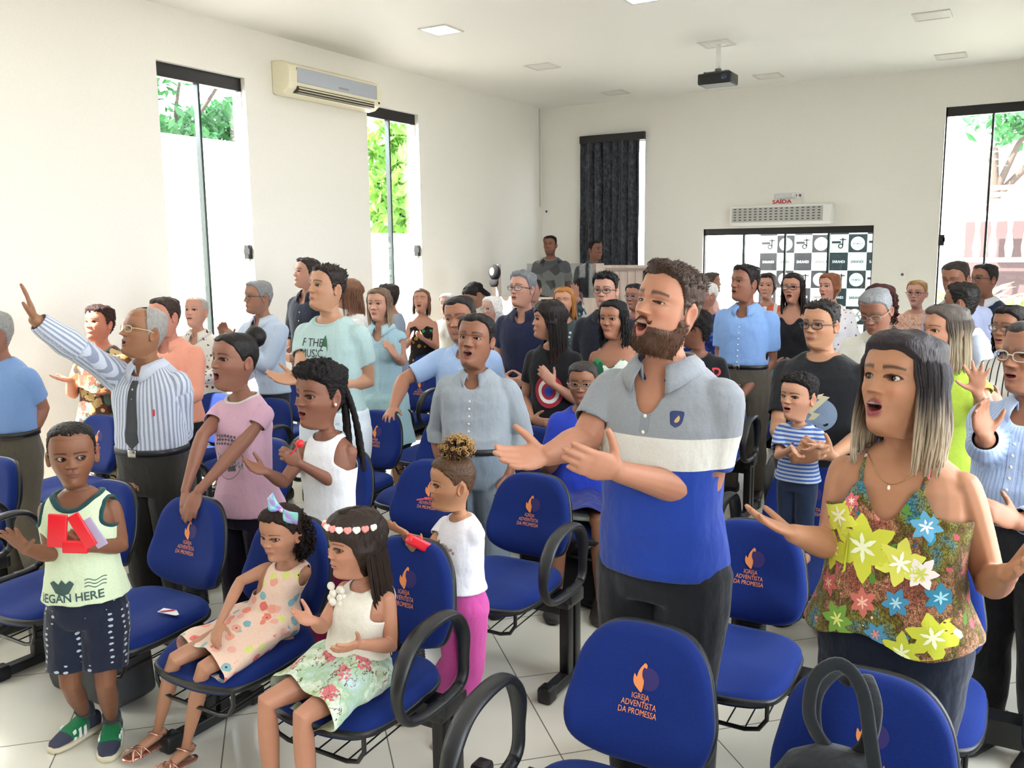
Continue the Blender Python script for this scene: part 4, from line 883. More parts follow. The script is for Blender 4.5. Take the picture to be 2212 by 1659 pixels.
# ---- ceiling panels
EM_ON = bpy.data.materials.new('led_lit'); EM_ON.use_nodes = True; bs = EM_ON.node_tree.nodes['Principled BSDF']; bs.inputs['Base Color'].default_value = (.9, .9, .88, 1); bs.inputs['Emission Color'].default_value = (1, .97, .9, 1); bs.inputs['Emission Strength'].default_value = 14.0
EM_OFF = plain('led_off', 'dedcd5', .35)
for j, y_ in enumerate((10.4, 8.53, 6.68, 4.82, 2.95, 1.08, -.8, -2.7)):
    for i, x_ in enumerate((-4.62, -2.75, -.90)):
        lit = y_ < 6.7; where = ('back left', 'back middle', 'back right')[i] if j == 0 else ('left', 'middle', 'right')[i]
        p_ = empty('ceiling_light', (x_, y_, ZC)); dims = .145
        if j < 2: lab = ['square flush ceiling panel lying off, %s of the row nearest the far wall' % ('left', 'middle', 'right')[i], ['square flush ceiling panel above the dark haired booth side, left of projector', 'square flush ceiling panel directly behind the projector pole', 'square flush ceiling panel off, far right above the tall window'][i]][j]
        else: lab = 'glowing square ceiling panel'+['', '', ' nearest the projector', ' in the second lit row', ' in the third lit row', ' in the fourth lit row', ' in the fifth lit row', ' in the sixth lit row'][j]+[' on the left', ' in the middle', ' on the right'][i]
        tag(p_, lab, 'ceiling light', 'square ceiling panels')
        obj('light_frame', [box((-dims, -dims, -.010), (dims, -dims+.022, 0)), box((-dims, dims-.022, -.010), (dims, dims, 0)), box((-dims, -dims+.022, -.010), (-dims+.022, dims-.022, 0)), box((dims-.022, -dims+.022, -.010), (dims, dims-.022, 0))], plain('panel_rim', 'd2cfc6', .4), p_, smooth=False)
        obj('diffuser', box((-dims+.022, -dims+.022, -.006), (dims-.022, dims-.022, -.001)), EM_ON if lit else EM_OFF, p_, smooth=False)
# ---- air conditioner on the left wall
ac = empty('air_conditioner', (XL, 6.63, 3.24)); tag(ac, 'cream split air conditioner high on the wall between the windows', 'air conditioner')
prf = [(0, 0), (.05, -.02), (.13, -.01), (.19, .03), (.215, .08), (.22, .18), (.19, .24), (.12, .27), (0, .28)]
IV = plain('ivory_plastic', 'e6dfc3', .35)
g_ = extrude([(x, z) for x, z in prf], -.64, .64, 'xz'); g_.V = np.stack([g_.V[:, 0], g_.V[:, 1], g_.V[:, 2]], -1); o = obj('casing', g_, IV, ac, smooth=False); bv = o.modifiers.new('b', 'BEVEL'); bv.width = .012; bv.segments = 3
obj('front_panel', box((.205, -.55, .085), (.2245, .56, .215), .006), plain('ac_front', 'aab0ba', .3), ac)
obj('outlet', box((.150, -.54, .0), (.213, .52, .055)), plain('ac_dark', '3a3832', .6), ac, smooth=False)
for k in range(3): obj('louvre', obox((.185+.012*k, -.01, .012+.018*k), (.022, .52, .0025), ((.8, 0, -.6), (0, 1, 0), (.6, 0, .8))), IV, ac, smooth=False)
obj('badge', box((.2246, -.01, .105), (.2262, .13, .122)), plain('ac_badge', '8d9098', .3), ac, smooth=False); obj('sensor', box((.2196, .575, .045), (.2206, .60, .065)), BLACKP, ac, smooth=False)
# ---- air curtain over the door
au = empty('air_curtain', (-2.68, YB, 2.10)); tag(au, 'long white air curtain unit mounted above the glass entrance', 'air curtain')
o = obj('casing', box((-.60, -.20, 0), (.60, 0, .235), .03), WHITEP, au); g_ = box((-.565, -.206, .035), (.50, -.196, .205)); obj('grille', g_, plain('grille_grey', 'b7b6b0', .5), au, smooth=False)
for g_ in ([join([box((-.54+i*.0615, -.209, .055+j*.032), (-.51+i*.0615, -.2045, .067+j*.032)) for j in range(5)]) for i in range(17)]): obj('slot_column', g_, plain('slot_dark', '4e4e4c', .6), au, smooth=False)
t_ = text_g('- A I R M A X', .028, bold=.0) if False else None
# emergency light, exit lettering, sockets
e_ = empty('emergency_light', (-2.66, YB, 2.44)); tag(e_, 'white emergency lamp on the wall above the exit lettering', 'emergency light'); obj('lamp_body', box((-.13, -.045, -.035), (.13, 0, .035), .02), WHITEP, e_); obj('lamp_lens', box((-.115, -.052, -.028), (.09, -.040, .026), .012), plain('lens_clear', 'cfd1d2', .2), e_)
RED = plain('exit_red', 'cf2f35', .6)
def wall_text(s, x, z, size, mat, name, label, cat, y=YB-.002, sx=1.0, bold=.02):
    g = text_g(s, size, bold=bold, sx=sx); V = np.stack([g.V[:, 0], g.V[:, 1]*0, g.V[:, 1]], -1); g = G(V, L=g.L, C=g.C); o = obj(name, g, mat, smooth=False); o.location = (x, y, z); return tag(o, label, cat)
wall_text('SAÍDA', -2.70, 2.355, .06, RED, 'exit_sign', 'red SAÍDA lettering on the white wall above the doors', 'sign', sx=1.35, bold=.03)
def socket(x, y, z, lab, cat, ax='y', sz=(.06, .04), holes=2):
    r = empty('wall_socket', (x, y, z)); tag(r, lab, cat); w_, h_ = sz
    if ax == 'y': obj('plate', box((-w_, -.012, -h_), (w_, 0, h_), .004), WHITEP, r); [obj('outlet', tube([(dx, -.013, 0), (dx, -.0165, 0)], .016, n=14, flat=True), plain('socket_hole', '6b5a52', .5), r) for dx in ((-.026, .026) if holes == 2 else (0,))]
    return r
socket(-2.51, YB, 2.44, 'double wall socket beside the emergency lamp', 'socket'); tag(obj('power_cord', tube([(-2.47, YB-.02, 2.43), (-2.46, YB-.012, 2.38), (-2.45, YB-.012, 2.335)], .004, n=6), WHITEP), 'short white cord from socket down to the air curtain', 'cord')
socket(-1.32, YB, 1.51, 'small white switch plate on wall between entrance and tall window', 'switch', sz=(.04, .06), holes=1)
socket(-5.90, YB, 2.36, 'white socket plate high in the far left corner', 'socket', sz=(.035, .05), holes=1)
# ---- projector
pj = empty('projector', (-2.72, 8.50, ZC)); tag(pj, 'black projector hanging from a white pole under the ceiling', 'projector')
obj('ceiling_plate', tube([(0, 0, 0), (0, 0, -.02)], .075, n=24, flat=True), WHITEP, pj); obj('pole', tube([(0, 0, -.01), (0, 0, -.25)], .022, n=16, flat=True), WHITEP, pj)
obj('bracket', [box((-.11, -.02, -.275), (.11, .02, -.262)), box((-.11, -.09, -.285), (-.095, .09, -.272)), box((.095, -.09, -.285), (.11, .09, -.272)), tube([(0, 0, -.24), (0, 0, -.27)], .03, n=12, flat=True)], plain('bracket_grey', '77777a', .4, .6), pj)
yaw_ = .12; bg = box((-.16, -.12, -.39), (.16, .12, -.29), .012); obj('projector_body', bg, BLACKP, pj); obj('vent', [box((-.13+i*.02, -.1225, -.375), (-.122+i*.02, -.119, -.305)) for i in range(10)], plain('vent_dark', '050505', .6), pj, smooth=False); obj('lens', tube([(.10, -.115, -.34), (.10, -.135, -.34)], .028, n=20, flat=True), plain('lens_glass', '223044', .1), pj)
obj('underside', box((-.15, -.11, -.392), (.15, .11, -.388)), plain('projector_base', '8a8a8c', .5), pj, smooth=False)
# ---- seats
BLUE, nt_, b_ = nmat('blue_upholstery'); co_ = objco(nt_); f1, _ = noise(nt_, co_, 420, 2); f2, _ = noise(nt_, co_, 5, 2); lk(nt_, mixc(nt_, f1, lin('061542'), lin('142f80')), b_.inputs['Base Color']); b_.inputs['Roughness'].default_value = .85; b_.inputs['Sheen Weight'].default_value = .12; b_.inputs['Sheen Tint'].default_value = (.4, .55, 1, 1); b_.inputs['Specular IOR Level'].default_value = .2; bump(nt_, b_, f1, .12, .001)
ORG = plain('orange_print', 'e0894e', .7); DISC = plain('violet_print', '2c2260', .8); BEL = plain('bellows_rubber', '0c0d0f', .55)
def superoutline(pts, n=56):
    """smooth closed curve through control points"""
    P = np.array(pts, float); k = len(P); out = []
    for i in range(k):
        p0, p1, p2, p3 = P[i-1], P[i], P[(i+1) % k], P[(i+2) % k]
        for t in np.linspace(0, 1, n//k, endpoint=False): out.append(.5*((2*p1)+(-p0+p2)*t+(2*p0-5*p1+4*p2-p3)*t*t+(-p0+3*p1-3*p2+p3)*t**3))
    return np.array(out)
BK = superoutline([(0, .365), (.105, .352), (.168, .290), (.196, .190), (.205, .110), (.178, .040), (.105, .006), (0, .0), (-.105, .006), (-.178, .040), (-.205, .110), (-.196, .190), (-.168, .290), (-.105, .352)], 70)
ST = superoutline([(0, .0), (.14, .008), (.215, .07), (.228, .20), (.224, .33), (.19, .42), (.10, .455), (0, .462), (-.10, .455), (-.19, .42), (-.224, .33), (-.228, .20), (-.215, .07), (-.14, .008)], 70)
def seat_g():
    P = ST; c = np.array((0, .23)); R = []
    for s_, h in ((1.0, 0), (1.012, .012), (1.0, .030), (.96, .043), (.88, .050), (.6, .050), (.25, .047), (.02, .046)):
        q = c+(P-c)*s_; zz = h-.030*sstep((q[:, 1]-.30)/.17)*(h > .01)-.012*np.exp(-((q[:, 0])/.1)**2)*(s_ < .9)*1; R.append(np.stack([q[:, 0], -q[:, 1], zz], -1))
    return rings_to_g(np.array(R)[:, ::-1])
def back_g(th0=0.0, prof=((1.0, 0), (1.012, .014), (1.0, .030), (.95, .042), (.85, .047), (.5, .048), (.02, .048)), flip=False):
    P = BK; c = np.array((0, .17)); R = []
    for s_, h in prof:
        q = c+(P-c)*s_; dip = .030*(q[:, 0]/.2)**2+.022*np.exp(-((q[:, 1]-.07)/.07)**2); R.append(np.stack([q[:, 0], -(h+dip-.01), q[:, 1]], -1))
    return rings_to_g(np.array(R))
SEATG, BACKG = seat_g(), back_g()
SHELLB = back_g(prof=((1.0, .003), (1.03, -.004), (1.03, -.014), (.9, -.03), (.4, -.034), (.02, -.034)))
P_ = ST; R_ = []
for s_, h in ((1.012, .010), (1.03, .004), (1.02, -.010), (.9, -.028), (.3, -.034)): q = np.array((0, .23))+(P_-np.array((0, .23)))*s_; R_.append(np.stack([q[:, 0], -q[:, 1], np.full(len(q), h)], -1))
SHELLS = rings_to_g(np.array(R_))
bl = []
for i in range(14): bl += [(i*.0105-.004, .050, .024), (i*.0105, .060, .031), (i*.0105+.004, .050, .024)]
BELG = loft([((0, .018-.012*(z_/.14), z_), a_, b2) for z_, a_, b2 in bl], 24, 3)
def logo():
    """flame in front of a disc, three lines of lettering"""
    fl = superoutline([(.004, .060), (-.004, .048), (-.0085, .037), (-.0115, .026), (-.018, .034), (-.020, .018), (-.0165, .006), (-.007, -.004), (.004, -.012), (.008, .0), (.0095, .018), (.004, .030), (.0035, .044), (.008, .054), (.014, .052), (.016, .060), (.010, .066)], 68)
    gf = G(np.stack([fl[:, 0], fl[:, 1]*0, fl[:, 1]], -1), [tuple(range(len(fl)))]); d = disc_g(.030); d.V = np.stack([d.V[:, 0]+.022, d.V[:, 1]*0+.0015, d.V[:, 1]+.026], -1)
    tx = []
    for s, z_, sz, x0 in (('IGREJA', -.030, .0215, .004), ('ADVENTISTA', -.050, .0215, .002), ('DA PROMESSA', -.070, .0215, .001)):
        g = text_g(s, sz, sx=.78); tx.append(G(np.stack([g.V[:, 0]+x0, g.V[:, 1]*0, g.V[:, 1]+z_], -1), L=g.L, C=g.C))
    return d, join([gf]+tx)
LD, LT = logo()
def on_back(g, off):
    """lay print on the front of the backrest"""
    V = g.V.copy(); V[:, 2] += .205; B_ = BACKG; q = decal(B_, np.stack([V[:, 0], np.full(len(V), -.3), V[:, 2]], -1), (0, 1, 0), off); return G(q, L=g.L, C=g.C)
LDM, LTM = on_back(LD, .0012), on_back(LT, .0022)
ARM_P = [(-.20, .445), (-.36, .425), (-.475, .445), (-.525, .52), (-.505, .61), (-.44, .68), (-.34, .705), (-.24, .695), (-.185, .63), (-.175, .54)]
def arm_g():
    P = superoutline(ARM_P, 60); P = np.concatenate([P, P[:2]]); P3 = np.stack([P[:, 0]*0, P[:, 0], P[:, 1]], -1); k = len(P3); wide = .020+.010*sstep((P[:, 1]-.52)/.12); T = np.gradient(P3, axis=0)
    return tube(P3, .014+0*wide, n=12, up=(1, 0, 0), ry=wide, flat=True)
ARMG = arm_g()
def basket_g():
    U = [(-.19, .0), (-.19, -.05), (-.165, -.088), (-.12, -.10), (.12, -.10), (.165, -.088), (.19, -.05), (.19, .0)]; gl = [tube([(x, -.42, z) for x, z in U], .0075, n=8), tube([(x, -.13, z*.8) for x, z in U], .0055, n=8)]
    for x, z in ((-.178, -.072), (-.12, -.10), (-.06, -.10), (0, -.10), (.06, -.10), (.12, -.10), (.178, -.072)): gl.append(tube([(x, -.425, z), (x, -.13, z*.8)], .0028, n=6))
    return join(gl)
BASK = basket_g()
SW, SP_ = .555, .0
PROT = {}
def bench(label, X, Yb, n, arms=(1, 1), legs=None, ang=0.0, spacing=SW):
    """n linked seats on a beam; X = centre of the rightmost seat (larger x), Yb = top of the backrests, facing -y"""
    cx = X-(n-1)*spacing/2; r = empty('linked_seating', (cx, Yb, 0), ang); tag(r, label, 'row of chairs', 'blue linked chairs in rows'); L_ = n*spacing/2+.0
    obj('beam', [box((-L_, -.27, .345), (L_, -.19, .385)), box((-L_, -.262, .30), (L_, -.198, .346))], BLACK, r, smooth=False)
    lx = legs or ([-L_+.0, L_-.0] if n < 4 else [-L_, 0, L_])
    for x in lx:
        def leg(x=x):
            f = obj('leg', [box((x-.022, -.285, .05), (x+.022, -.235, .38), .006), box((x-.022, -.215, .05), (x+.022, -.165, .38), .006), box((x-.028, -.30, .345), (x+.028, -.15, .40), .004)], BLACK, r)
            obj('foot_bar', [box((x-.026, -.42, .012), (x+.026, -.04, .055), .006), box((x-.031, -.47, .0), (x+.031, -.40, .066), .012), box((x-.031, -.06, .0), (x+.031, .01, .066), .012)], BLACKP, f)
        leg()
    for i in range(n):
        x = -L_+spacing*(i+.5)
        for nm, g, m, loc in (('seat', SEATG, BLUE, (x, -.115, .415)), ('backrest', BACKG, BLUE, (x, -.005, .470))):
            if nm not in PROT: PROT[nm] = to_mesh(g, nm); PROT[nm].materials.append(m)
            o = bpy.data.objects.new(nm, PROT[nm]); COL.objects.link(o); o.parent = r; o.location = loc
            if nm == 'backrest': o.rotation_euler = (math.radians(-11), 0, 0); o.location = (x, -.075, .465)
            else: o.rotation_euler = (math.radians(2), 0, 0)
            subs = (('seat_shell', SHELLS, BLACKP),) if nm == 'seat' else (('back_shell', SHELLB, BLACKP), ('logo_disc', LDM, DISC), ('logo_lettering', LTM, ORG))
            for sn, sg_, sm_ in subs:
                if sn not in PROT: PROT[sn] = to_mesh(sg_, sn, smooth=sn not in ('logo_disc', 'logo_lettering')); PROT[sn].materials.append(sm_)
                c = bpy.data.objects.new(sn, PROT[sn]); COL.objects.link(c); c.parent = o
        for nm, g, m, loc in (('bellows', BELG, BEL, (x, -.07, .385)), ('book_basket', BASK, BLACK, (x, -.115, .395))):
            if nm not in PROT: PROT[nm] = to_mesh(g, nm); PROT[nm].materials.append(m)
            o = bpy.data.objects.new(nm, PROT[nm]); COL.objects.link(o); o.parent = r; o.location = loc
    for side, on in zip((-1, 1), arms):
        if on:
            if 'armrest' not in PROT: PROT['armrest'] = to_mesh(join([ARMG, box((-.016, -.31, .375), (.016, -.21, .44), .004)]), 'armrest'); PROT['armrest'].materials.append(BLACKP)
            o = bpy.data.objects.new('armrest', PROT['armrest']); COL.objects.link(o); o.parent = r; o.location = (side*(L_+.035), 0, 0)
    return r
rows = [2.42, 3.42, 4.38, 5.28, 6.14, 7.00, 8.05, 8.90]; words = ['front', 'second', 'third', 'fourth', 'fifth', 'sixth', 'seventh', 'last']
for k, yb_ in enumerate(rows):
    who = ['with two seated girls, centre left block', 'behind the boy and girls, centre left block', 'seating the woman in blue tee, centre left block', 'behind the grey shirted man, centre left block', 'under the navy polo man, centre left block', 'sixth from the front, centre left block', 'seventh from the front, centre left block', 'nearest the far wall, centre left block'][k]
    bench('blue four seat row with armrests, '+who, -1.83-.03*min(k, 1)*2, yb_, 4 if k < 7 else 3)
for k, yb_ in enumerate(rows[:6]):
    wl = ['by the left wall, level with the seated girls', 'by the left wall with a sunlit backrest', 'by the left wall in the third line', 'by the left wall in the fourth line', 'by the left wall in the fifth line', 'by the left wall in the sixth line'][k]
    bench('blue two seat row '+wl, -4.42-.05*min(k, 2), yb_+.03, 2, arms=(0, 1), legs=[-.5, .5])
ry_ = [2.14, 3.19, 4.18, 5.12, 6.0, 6.9, 7.9, 8.8]
for k, yb_ in enumerate(ry_):
    wl = ['in the foreground with a backpack hung on it', 'behind the bearded man and floral top woman', 'where the toddler stands, right block', 'by the right wall in the fourth line', 'by the right wall in the fifth line', 'by the right wall in the sixth line', 'by the right wall in the seventh line', 'by the right wall nearest the tall window'][k]
    bench('blue three seat row '+wl, .285, yb_, 3, arms=(1, 0), legs=[-.83, .83], spacing=.56)
# ---------------------------------------------------------------- outside
tag(obj('ground', box((-40, -12, -.5), (40, 60, -.21)), plain('concrete_ground', '9a958a', .9), smooth=False), kind='structure')
tag(obj('terrace', box((-12, YB+.3, -.21), (8, YB+7, -.03)), plain('porch_tile', 'aaa69c', .7), smooth=False), kind='structure')
tag(obj('neighbour_wall', [box((-7.75, -5, -.2), (-7.55, 8.9, 3.02)), box((-7.75, 8.9, -.2), (-7.55, 16, 2.08))], plain('white_render', 'f1efea', .85), smooth=False), kind='structure')
def leaves(c, R, n, size, rng, shell=.35, droop=.3, long=1.8):
    d = rng.normal(size=(n, 3)); d /= np.linalg.norm(d, axis=1)[:, None]; r = rng.uniform(shell, 1, n)**.6; k = 18; cl = rng.normal(size=(k, 3)); cl /= np.linalg.norm(cl, axis=1)[:, None]; ci = rng.integers(0, k, n)
    p = np.array(c)+((cl[ci]*rng.uniform(.3, .85, (n, 1)))+d*.35*r[:, None])*np.array(R); a = rng.normal(size=(n, 3)); a[:, 2] -= droop; a /= np.linalg.norm(a, axis=1)[:, None]; b = np.cross(a, rng.normal(size=(n, 3))); b /= np.linalg.norm(b, axis=1)[:, None]
    s = size*rng.uniform(.6, 1.3, n)[:, None]; up = np.cross(a, b)*s*.12; V = np.stack([p-a*s*long*.5, p+b*s*.4+up, p+a*s*long*.5, p-b*s*.4+up], 1).reshape(-1, 3); i = np.arange(n)[:, None]*4
    return G(V, L=np.concatenate([i, i+1, i+2, i+3], 1).ravel(), C=np.full(n, 4))
def leafmat(c1, c2):
    m, nt, b = nmat('leaf'); f, _ = noise(nt, objco(nt), 3.0, 4); lk(nt, mixc(nt, f, lin(c1), lin(c2)), b.inputs['Base Color']); b.inputs['Roughness'].default_value = .55
    o = nt.nodes['Material Output']; t = N(nt, 'ShaderNodeBsdfTranslucent'); t.inputs[0].default_value = (*lin(c2), 1); mx = N(nt, 'ShaderNodeMixShader'); mx.inputs[0].default_value = .35; lk(nt, b.outputs[0], mx.inputs[1]); lk(nt, t.outputs[0], mx.inputs[2]); lk(nt, mx.outputs[0], o.inputs[0]); return m
LG1, LG2, LG3 = leafmat('12301a', '2f6a35'), leafmat('2a5a18', '6ea03a'), leafmat('5a6a34', '98a860'); BARK = plain('bark', '3a3028', .9, bumpk=(20, .5))
def tree(x, y, h, crowns, mat, label, seed, size=.16, n=900, tr=.14, branches=()):
    rng = np.random.default_rng(seed); r = empty('tree', (x, y, -.2)); tag(r, label, 'tree', 'trees outside the windows'); gl = [tube([(0, 0, 0), (.1, .05, h*.5), (0, .1, h)], np.array([tr, tr*.8, tr*.5]), n=10)]
    for b_ in branches: gl.append(tube([np.array(q) for q in b_], np.linspace(tr*.45, tr*.15, len(b_)), n=7))
    for c, R in crowns: gl.append(tube([(0, .1, h*.7), np.array(c)*.5+np.array((0, 0, h*.4)), c], np.array([tr*.45, tr*.3, tr*.12]), n=7))
    obj('trunk', gl, BARK, r); obj('foliage', [leaves(c, R, n, size, rng) for c, R in crowns], mat, r, smooth=False)
tree(-12.0, 9.6, 4.0, [((-.2, -.9, 4.9), (1.5, 1.3, .8)), ((.4, .9, 3.9), (1.4, 1.2, .7)), ((.6, .1, 5.4), (1.1, .9, .5)), ((.3, -.4, 3.6), (1.2, 1.0, .5))], LG1, 'spreading dark tree seen through the window left of the air conditioner', 3, .13, 1500, .10, [((0, 0, 3.2), (.3, -.8, 4.4), (.4, -1.9, 5.2)), ((0, 0, 3.4), (.3, .8, 4.6), (.3, 1.6, 5.6))])
tree(-9.3, 12.6, 2.2, [((0, 0, 3.9), (.9, 1.3, .6)), ((.3, .2, 2.9), (.7, 1.2, .8)), ((-.2, 1.0, 2.3), (.6, .8, .7)), ((.1, -.9, 3.0), (.6, .7, .8))], LG2, 'bright green leafy tree seen through the window right of the air conditioner', 5, .17, 900, .16)
tree(-1.2, 27, 4.5, [((1.1, 0, 5.6), (2.1, 2, 1.0)), ((3.2, .5, 6.4), (2.2, 2, .9))], LG1, 'dark green tree top beyond the tall window at right', 7, .24, 900, .25)
def shrub(x, y, label, seed):
    rng = np.random.default_rng(seed); r = empty('palm_shrub', (x, y, -.2)); tag(r, label, 'shrub', 'palm shrubs outside'); gl = []
    for i in range(26):
        a = rng.uniform(0, 2*PI); L_ = rng.uniform(1.0, 1.6); s_ = np.linspace(0, 1, 8); P = np.stack([np.cos(a)*s_*L_*.7, np.sin(a)*s_*L_*.7, .4+s_*L_*1.3-s_**2.5*L_*.75], -1)
        for k_ in range(2, 8): 
            for sg in (-1, 1): q = np.array((-math.sin(a), math.cos(a), -.4))*sg; gl.append(G([P[k_], P[k_]+q*.16+(P[k_]-P[k_-1])*.6, P[k_]+q*.32+(P[k_]-P[k_-1])*1.0-np.array((0, 0, .05)), P[k_]+q*.14+(P[k_]-P[k_-1])*.1], [(0, 1, 2, 3)]))
        gl.append(tube(P, .012, n=5))
    obj('fronds', gl, LG3, r, smooth=False); obj('stem', tube([(0, 0, 0), (0, 0, .6)], [.09, .05], n=8), BARK, r)
shrub(-.75, 13.9, 'yellow green palm bush outside the tall right window', 4); shrub(.9, 16.4, 'second palm bush outside the tall window, farther from the glass', 9)
h_ = empty('house', (-1.5, 19, -.2)); tag(h_, 'white house with brown slatted roof edge and balustrade outside', 'house'); wm = plain('white_house', 'f3f1ec', .8)
obj('wall', box((-2, 1.2, 0), (5, 6, 2.9)), wm, h_, smooth=False); obj('roof_slats', [box((.25, .3, 2.68+i*.125), (5.5, .38, 2.775+i*.125)) for i in range(4)], plain('brown_slats', '5d3230', .7), h_, smooth=False)
obj('handrail', [box((0, .15, 2.55), (5.5, .3, 2.62)), box((0, .15, 1.72), (5.5, .3, 1.80))], wm, h_, smooth=False)
for i in range(16): obj('baluster', tube([(.2+i*.27, .22, 1.8), (.2+i*.27, .22, 2.0), (.2+i*.27, .22, 2.3), (.2+i*.27, .22, 2.55)], [.05, .075, .035, .06], n=10, flat=True), wm, h_)
obj('opening_shade', box((.2, 1.15, 1.0), (5, 1.19, 2.5)), plain('opening_shade_colour', '3b2c2c', .8), h_, smooth=False)  # dark slab on the house wall, shade of an opening put in as colour
# printed banner on the porch
bn = empty('printed_banner', (-2.35, 12.45, 0)); tag(bn, 'black and white checked banner with church youth lettering behind the entrance', 'banner')
obj('banner_frame', [box((-1.02, .02, -.03), (-.98, .06, 2.5)), box((.62, .02, -.03), (.66, .06, 2.5)), box((-1.02, .02, 2.46), (.66, .06, 2.5))], plain('frame_alu', 'a9abae', .35, .8), bn, smooth=False)
WH, BK_ = plain('banner_white', 'e8e8e4', .6), plain('banner_black', '26272b', .6); sq = .232; gw, gb, gt, gk = [], [], [], []
for i in range(7):
    for j in range(10):
        x0, z0 = -.98+i*sq, .10+j*sq*1.02; g = G([(x0, 0, z0), (x0+sq, 0, z0), (x0+sq, 0, z0+sq*1.02), (x0, 0, z0+sq*1.02)], [(0, 1, 2, 3)]); dark = (i+j) % 2 == 0; (gb if dark else gw).append(g); cx, cz = x0+sq/2, z0+sq*.5
        def put(g2, dx, dz, lst): g2.V = np.stack([g2.V[:, 0]+cx+dx, g2.V[:, 0]*0-.002-.0015*(lst is gk), g2.V[:, 1]+cz+dz], -1); lst.append(g2)
        if dark and j % 2 == 1: put(disc_g(.088, 28), 0, 0, gt); put(text_g('DIPAP', .026), 0, .012, gk) if 0 else None; put(text_g('PROMESSA', .026, bold=.01), 0, -.012, gk); put(text_g('MOCIDADE', .018), 0, .014, gk)
        elif dark: put(text_g('SARANDI', .048, bold=.02, sx=.8), 0, -.016, gt)
        elif j % 2 == 0 and i % 2 == 1: put(text_g('SARANDI', .048, bold=.02, sx=.8), 0, -.016, gk)
        else:
            put(poly_g([(-.095, .004), (.02, .004), (.02, .034), (-.095, .034)]), 0, 0, gk); put(poly_g([(.035, -.03), (.052, -.03), (.052, .075), (.035, .075)]), 0, 0, gk); put(poly_g([(.005, .046), (.088, .046), (.088, .060), (.005, .060)]), 0, 0, gk); d_ = disc_g(.034, 24, .019); put(d_, .018, -.032, gk)
obj('white_squares', gw, WH, bn, smooth=False); obj('black_squares', gb, BK_, bn, smooth=False); obj('light_print', gt, WH, bn, smooth=False); obj('dark_print', gk, BK_, bn, smooth=False)
obj('backing', box((-.98, .004, .10), (-.98+7*sq, .01, .10+10*sq*1.02)), WH, bn, smooth=False)
# ---------------------------------------------------------------- sound booth in the corner
tag(obj('stage_platform', box((XL, 9.0, 0), (-3.35, YB-.001, .22)), plain('platform', 'bdb6a8', .6), smooth=False), kind='structure')
m_, nt_, b_ = nmat('pale_wood'); f1, _ = noise(nt_, objco(nt_, (1, 1, .12)), 28, 4); lk(nt_, mixc(nt_, f1, lin('9c8a80'), lin('c2b2a6')), b_.inputs['Base Color']); b_.inputs['Roughness'].default_value = .5; WOOD = m_
bo = empty('sound_booth', (-4.5, 8.93, 0)); tag(bo, 'pale wooden sound booth with glass screen in the far left corner', 'booth')
obj('front_panel', box((-1.02, -.02, 0), (-.42, .02, 1.30)), WOOD, bo, smooth=False); obj('tall_post', box((-1.02, -.035, 1.30), (-.92, .03, 1.67)), WOOD, bo, smooth=False)
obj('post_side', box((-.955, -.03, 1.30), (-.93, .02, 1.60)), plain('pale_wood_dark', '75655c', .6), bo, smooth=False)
obj('glass_screen', box((-.55, -.008, 1.30), (.33, .008, 1.68)), glass_mat('booth_glass', (.80, .82, .84)), bo, smooth=False)
obj('lower_panel', box((-.42, -.02, 0), (.40, .02, 1.30)), WOOD, bo, smooth=False)
obj('side_door', [box((.40, -.03, 0), (1.12, .02, 1.66)), box((.33, -.03, 0), (.40, .03, 1.68))], WOOD, bo, smooth=False)
obj('door_moulding', [box((.44, -.04, 1.60), (1.08, -.028, 1.63)), box((.44, -.04, 0), (.46, -.028, 1.6)), box((1.02, -.04, 0), (1.05, -.028, 1.6))]+[box((.52+i*.09, -.033, .1), (.525+i*.09, -.029, 1.6)) for i in range(6)], plain('pale_wood_line', '8a7a70', .6), bo, smooth=False)
obj('counter', box((-.55, .02, 1.02), (.33, .50, 1.06)), WOOD, bo, smooth=False)
cp = empty('baseball_cap', (-5.44, 8.85, 1.58)); tag(cp, 'black cap with white print hanging on the booth post', 'cap')
g_ = ball((0, 0, 0), (.075, .06, .095), 20, 14); obj('crown', keepf(g_, g_.V[:, 1] < .03), plain('cap_black', '141416', .9), cp); o = obj('visor', loft([((.0, -.02, -.08), .055, .05), ((.015, -.045, -.13), .058, .035), ((.02, -.05, -.165), .035, .02)], 20), plain('cap_black', '141416', .9), cp); obj('cap_print', ball((-.005, -.052, .01), (.033, .012, .048), 14, 8), plain('cap_print', 'c9c9c4', .9), cp)
hp_ = empty('mixing_monitor', (-4.72, 9.2, 1.062)); tag(hp_, 'black desk lamp and audio gear behind the booth glass', 'audio equipment'); obj('housing', box((-.17, -.10, 0), (.17, .1, .14), .03), BLACKP, hp_); obj('hood', loft([((0, -.02, .14), .17, .08), ((0, -.0, .22), .12, .05), ((0, 0, .25), .05, .02)], 20), BLACKP, hp_)
# ---------------------------------------------------------------- loose things
bk = empty('backpack', (-.30, 1.90, .56)); tag(bk, 'black backpack hanging by its straps on foreground backrest', 'backpack'); FAB = cloth('backpack_fabric', '1b1e22', fold=.3)
g_ = loft([((0, -.03, -.20), .12, .06), ((0, -.05, -.16), .155, .085), ((0, -.055, -.02), .165, .095), ((0, -.05, .09), .150, .085), ((0, -.035, .155), .11, .06), ((0, -.02, .185), .05, .03)], 40, 2.6); obj('bag_body', g_, FAB, bk)
obj('front_pocket', loft([((0, -.13, -.17), .09, .035), ((0, -.145, -.10), .125, .045), ((0, -.135, .02), .11, .035), ((0, -.12, .06), .05, .015)], 32, 2.6), FAB, bk)
obj('zip', tube([(math.sin(a)*.140, -.125+abs(math.sin(a))*.03, -.02+math.cos(a)*.125) for a in np.linspace(-2.0, 2.0, 26)], .005, n=6), plain('zip', '4a4e52', .4), bk)
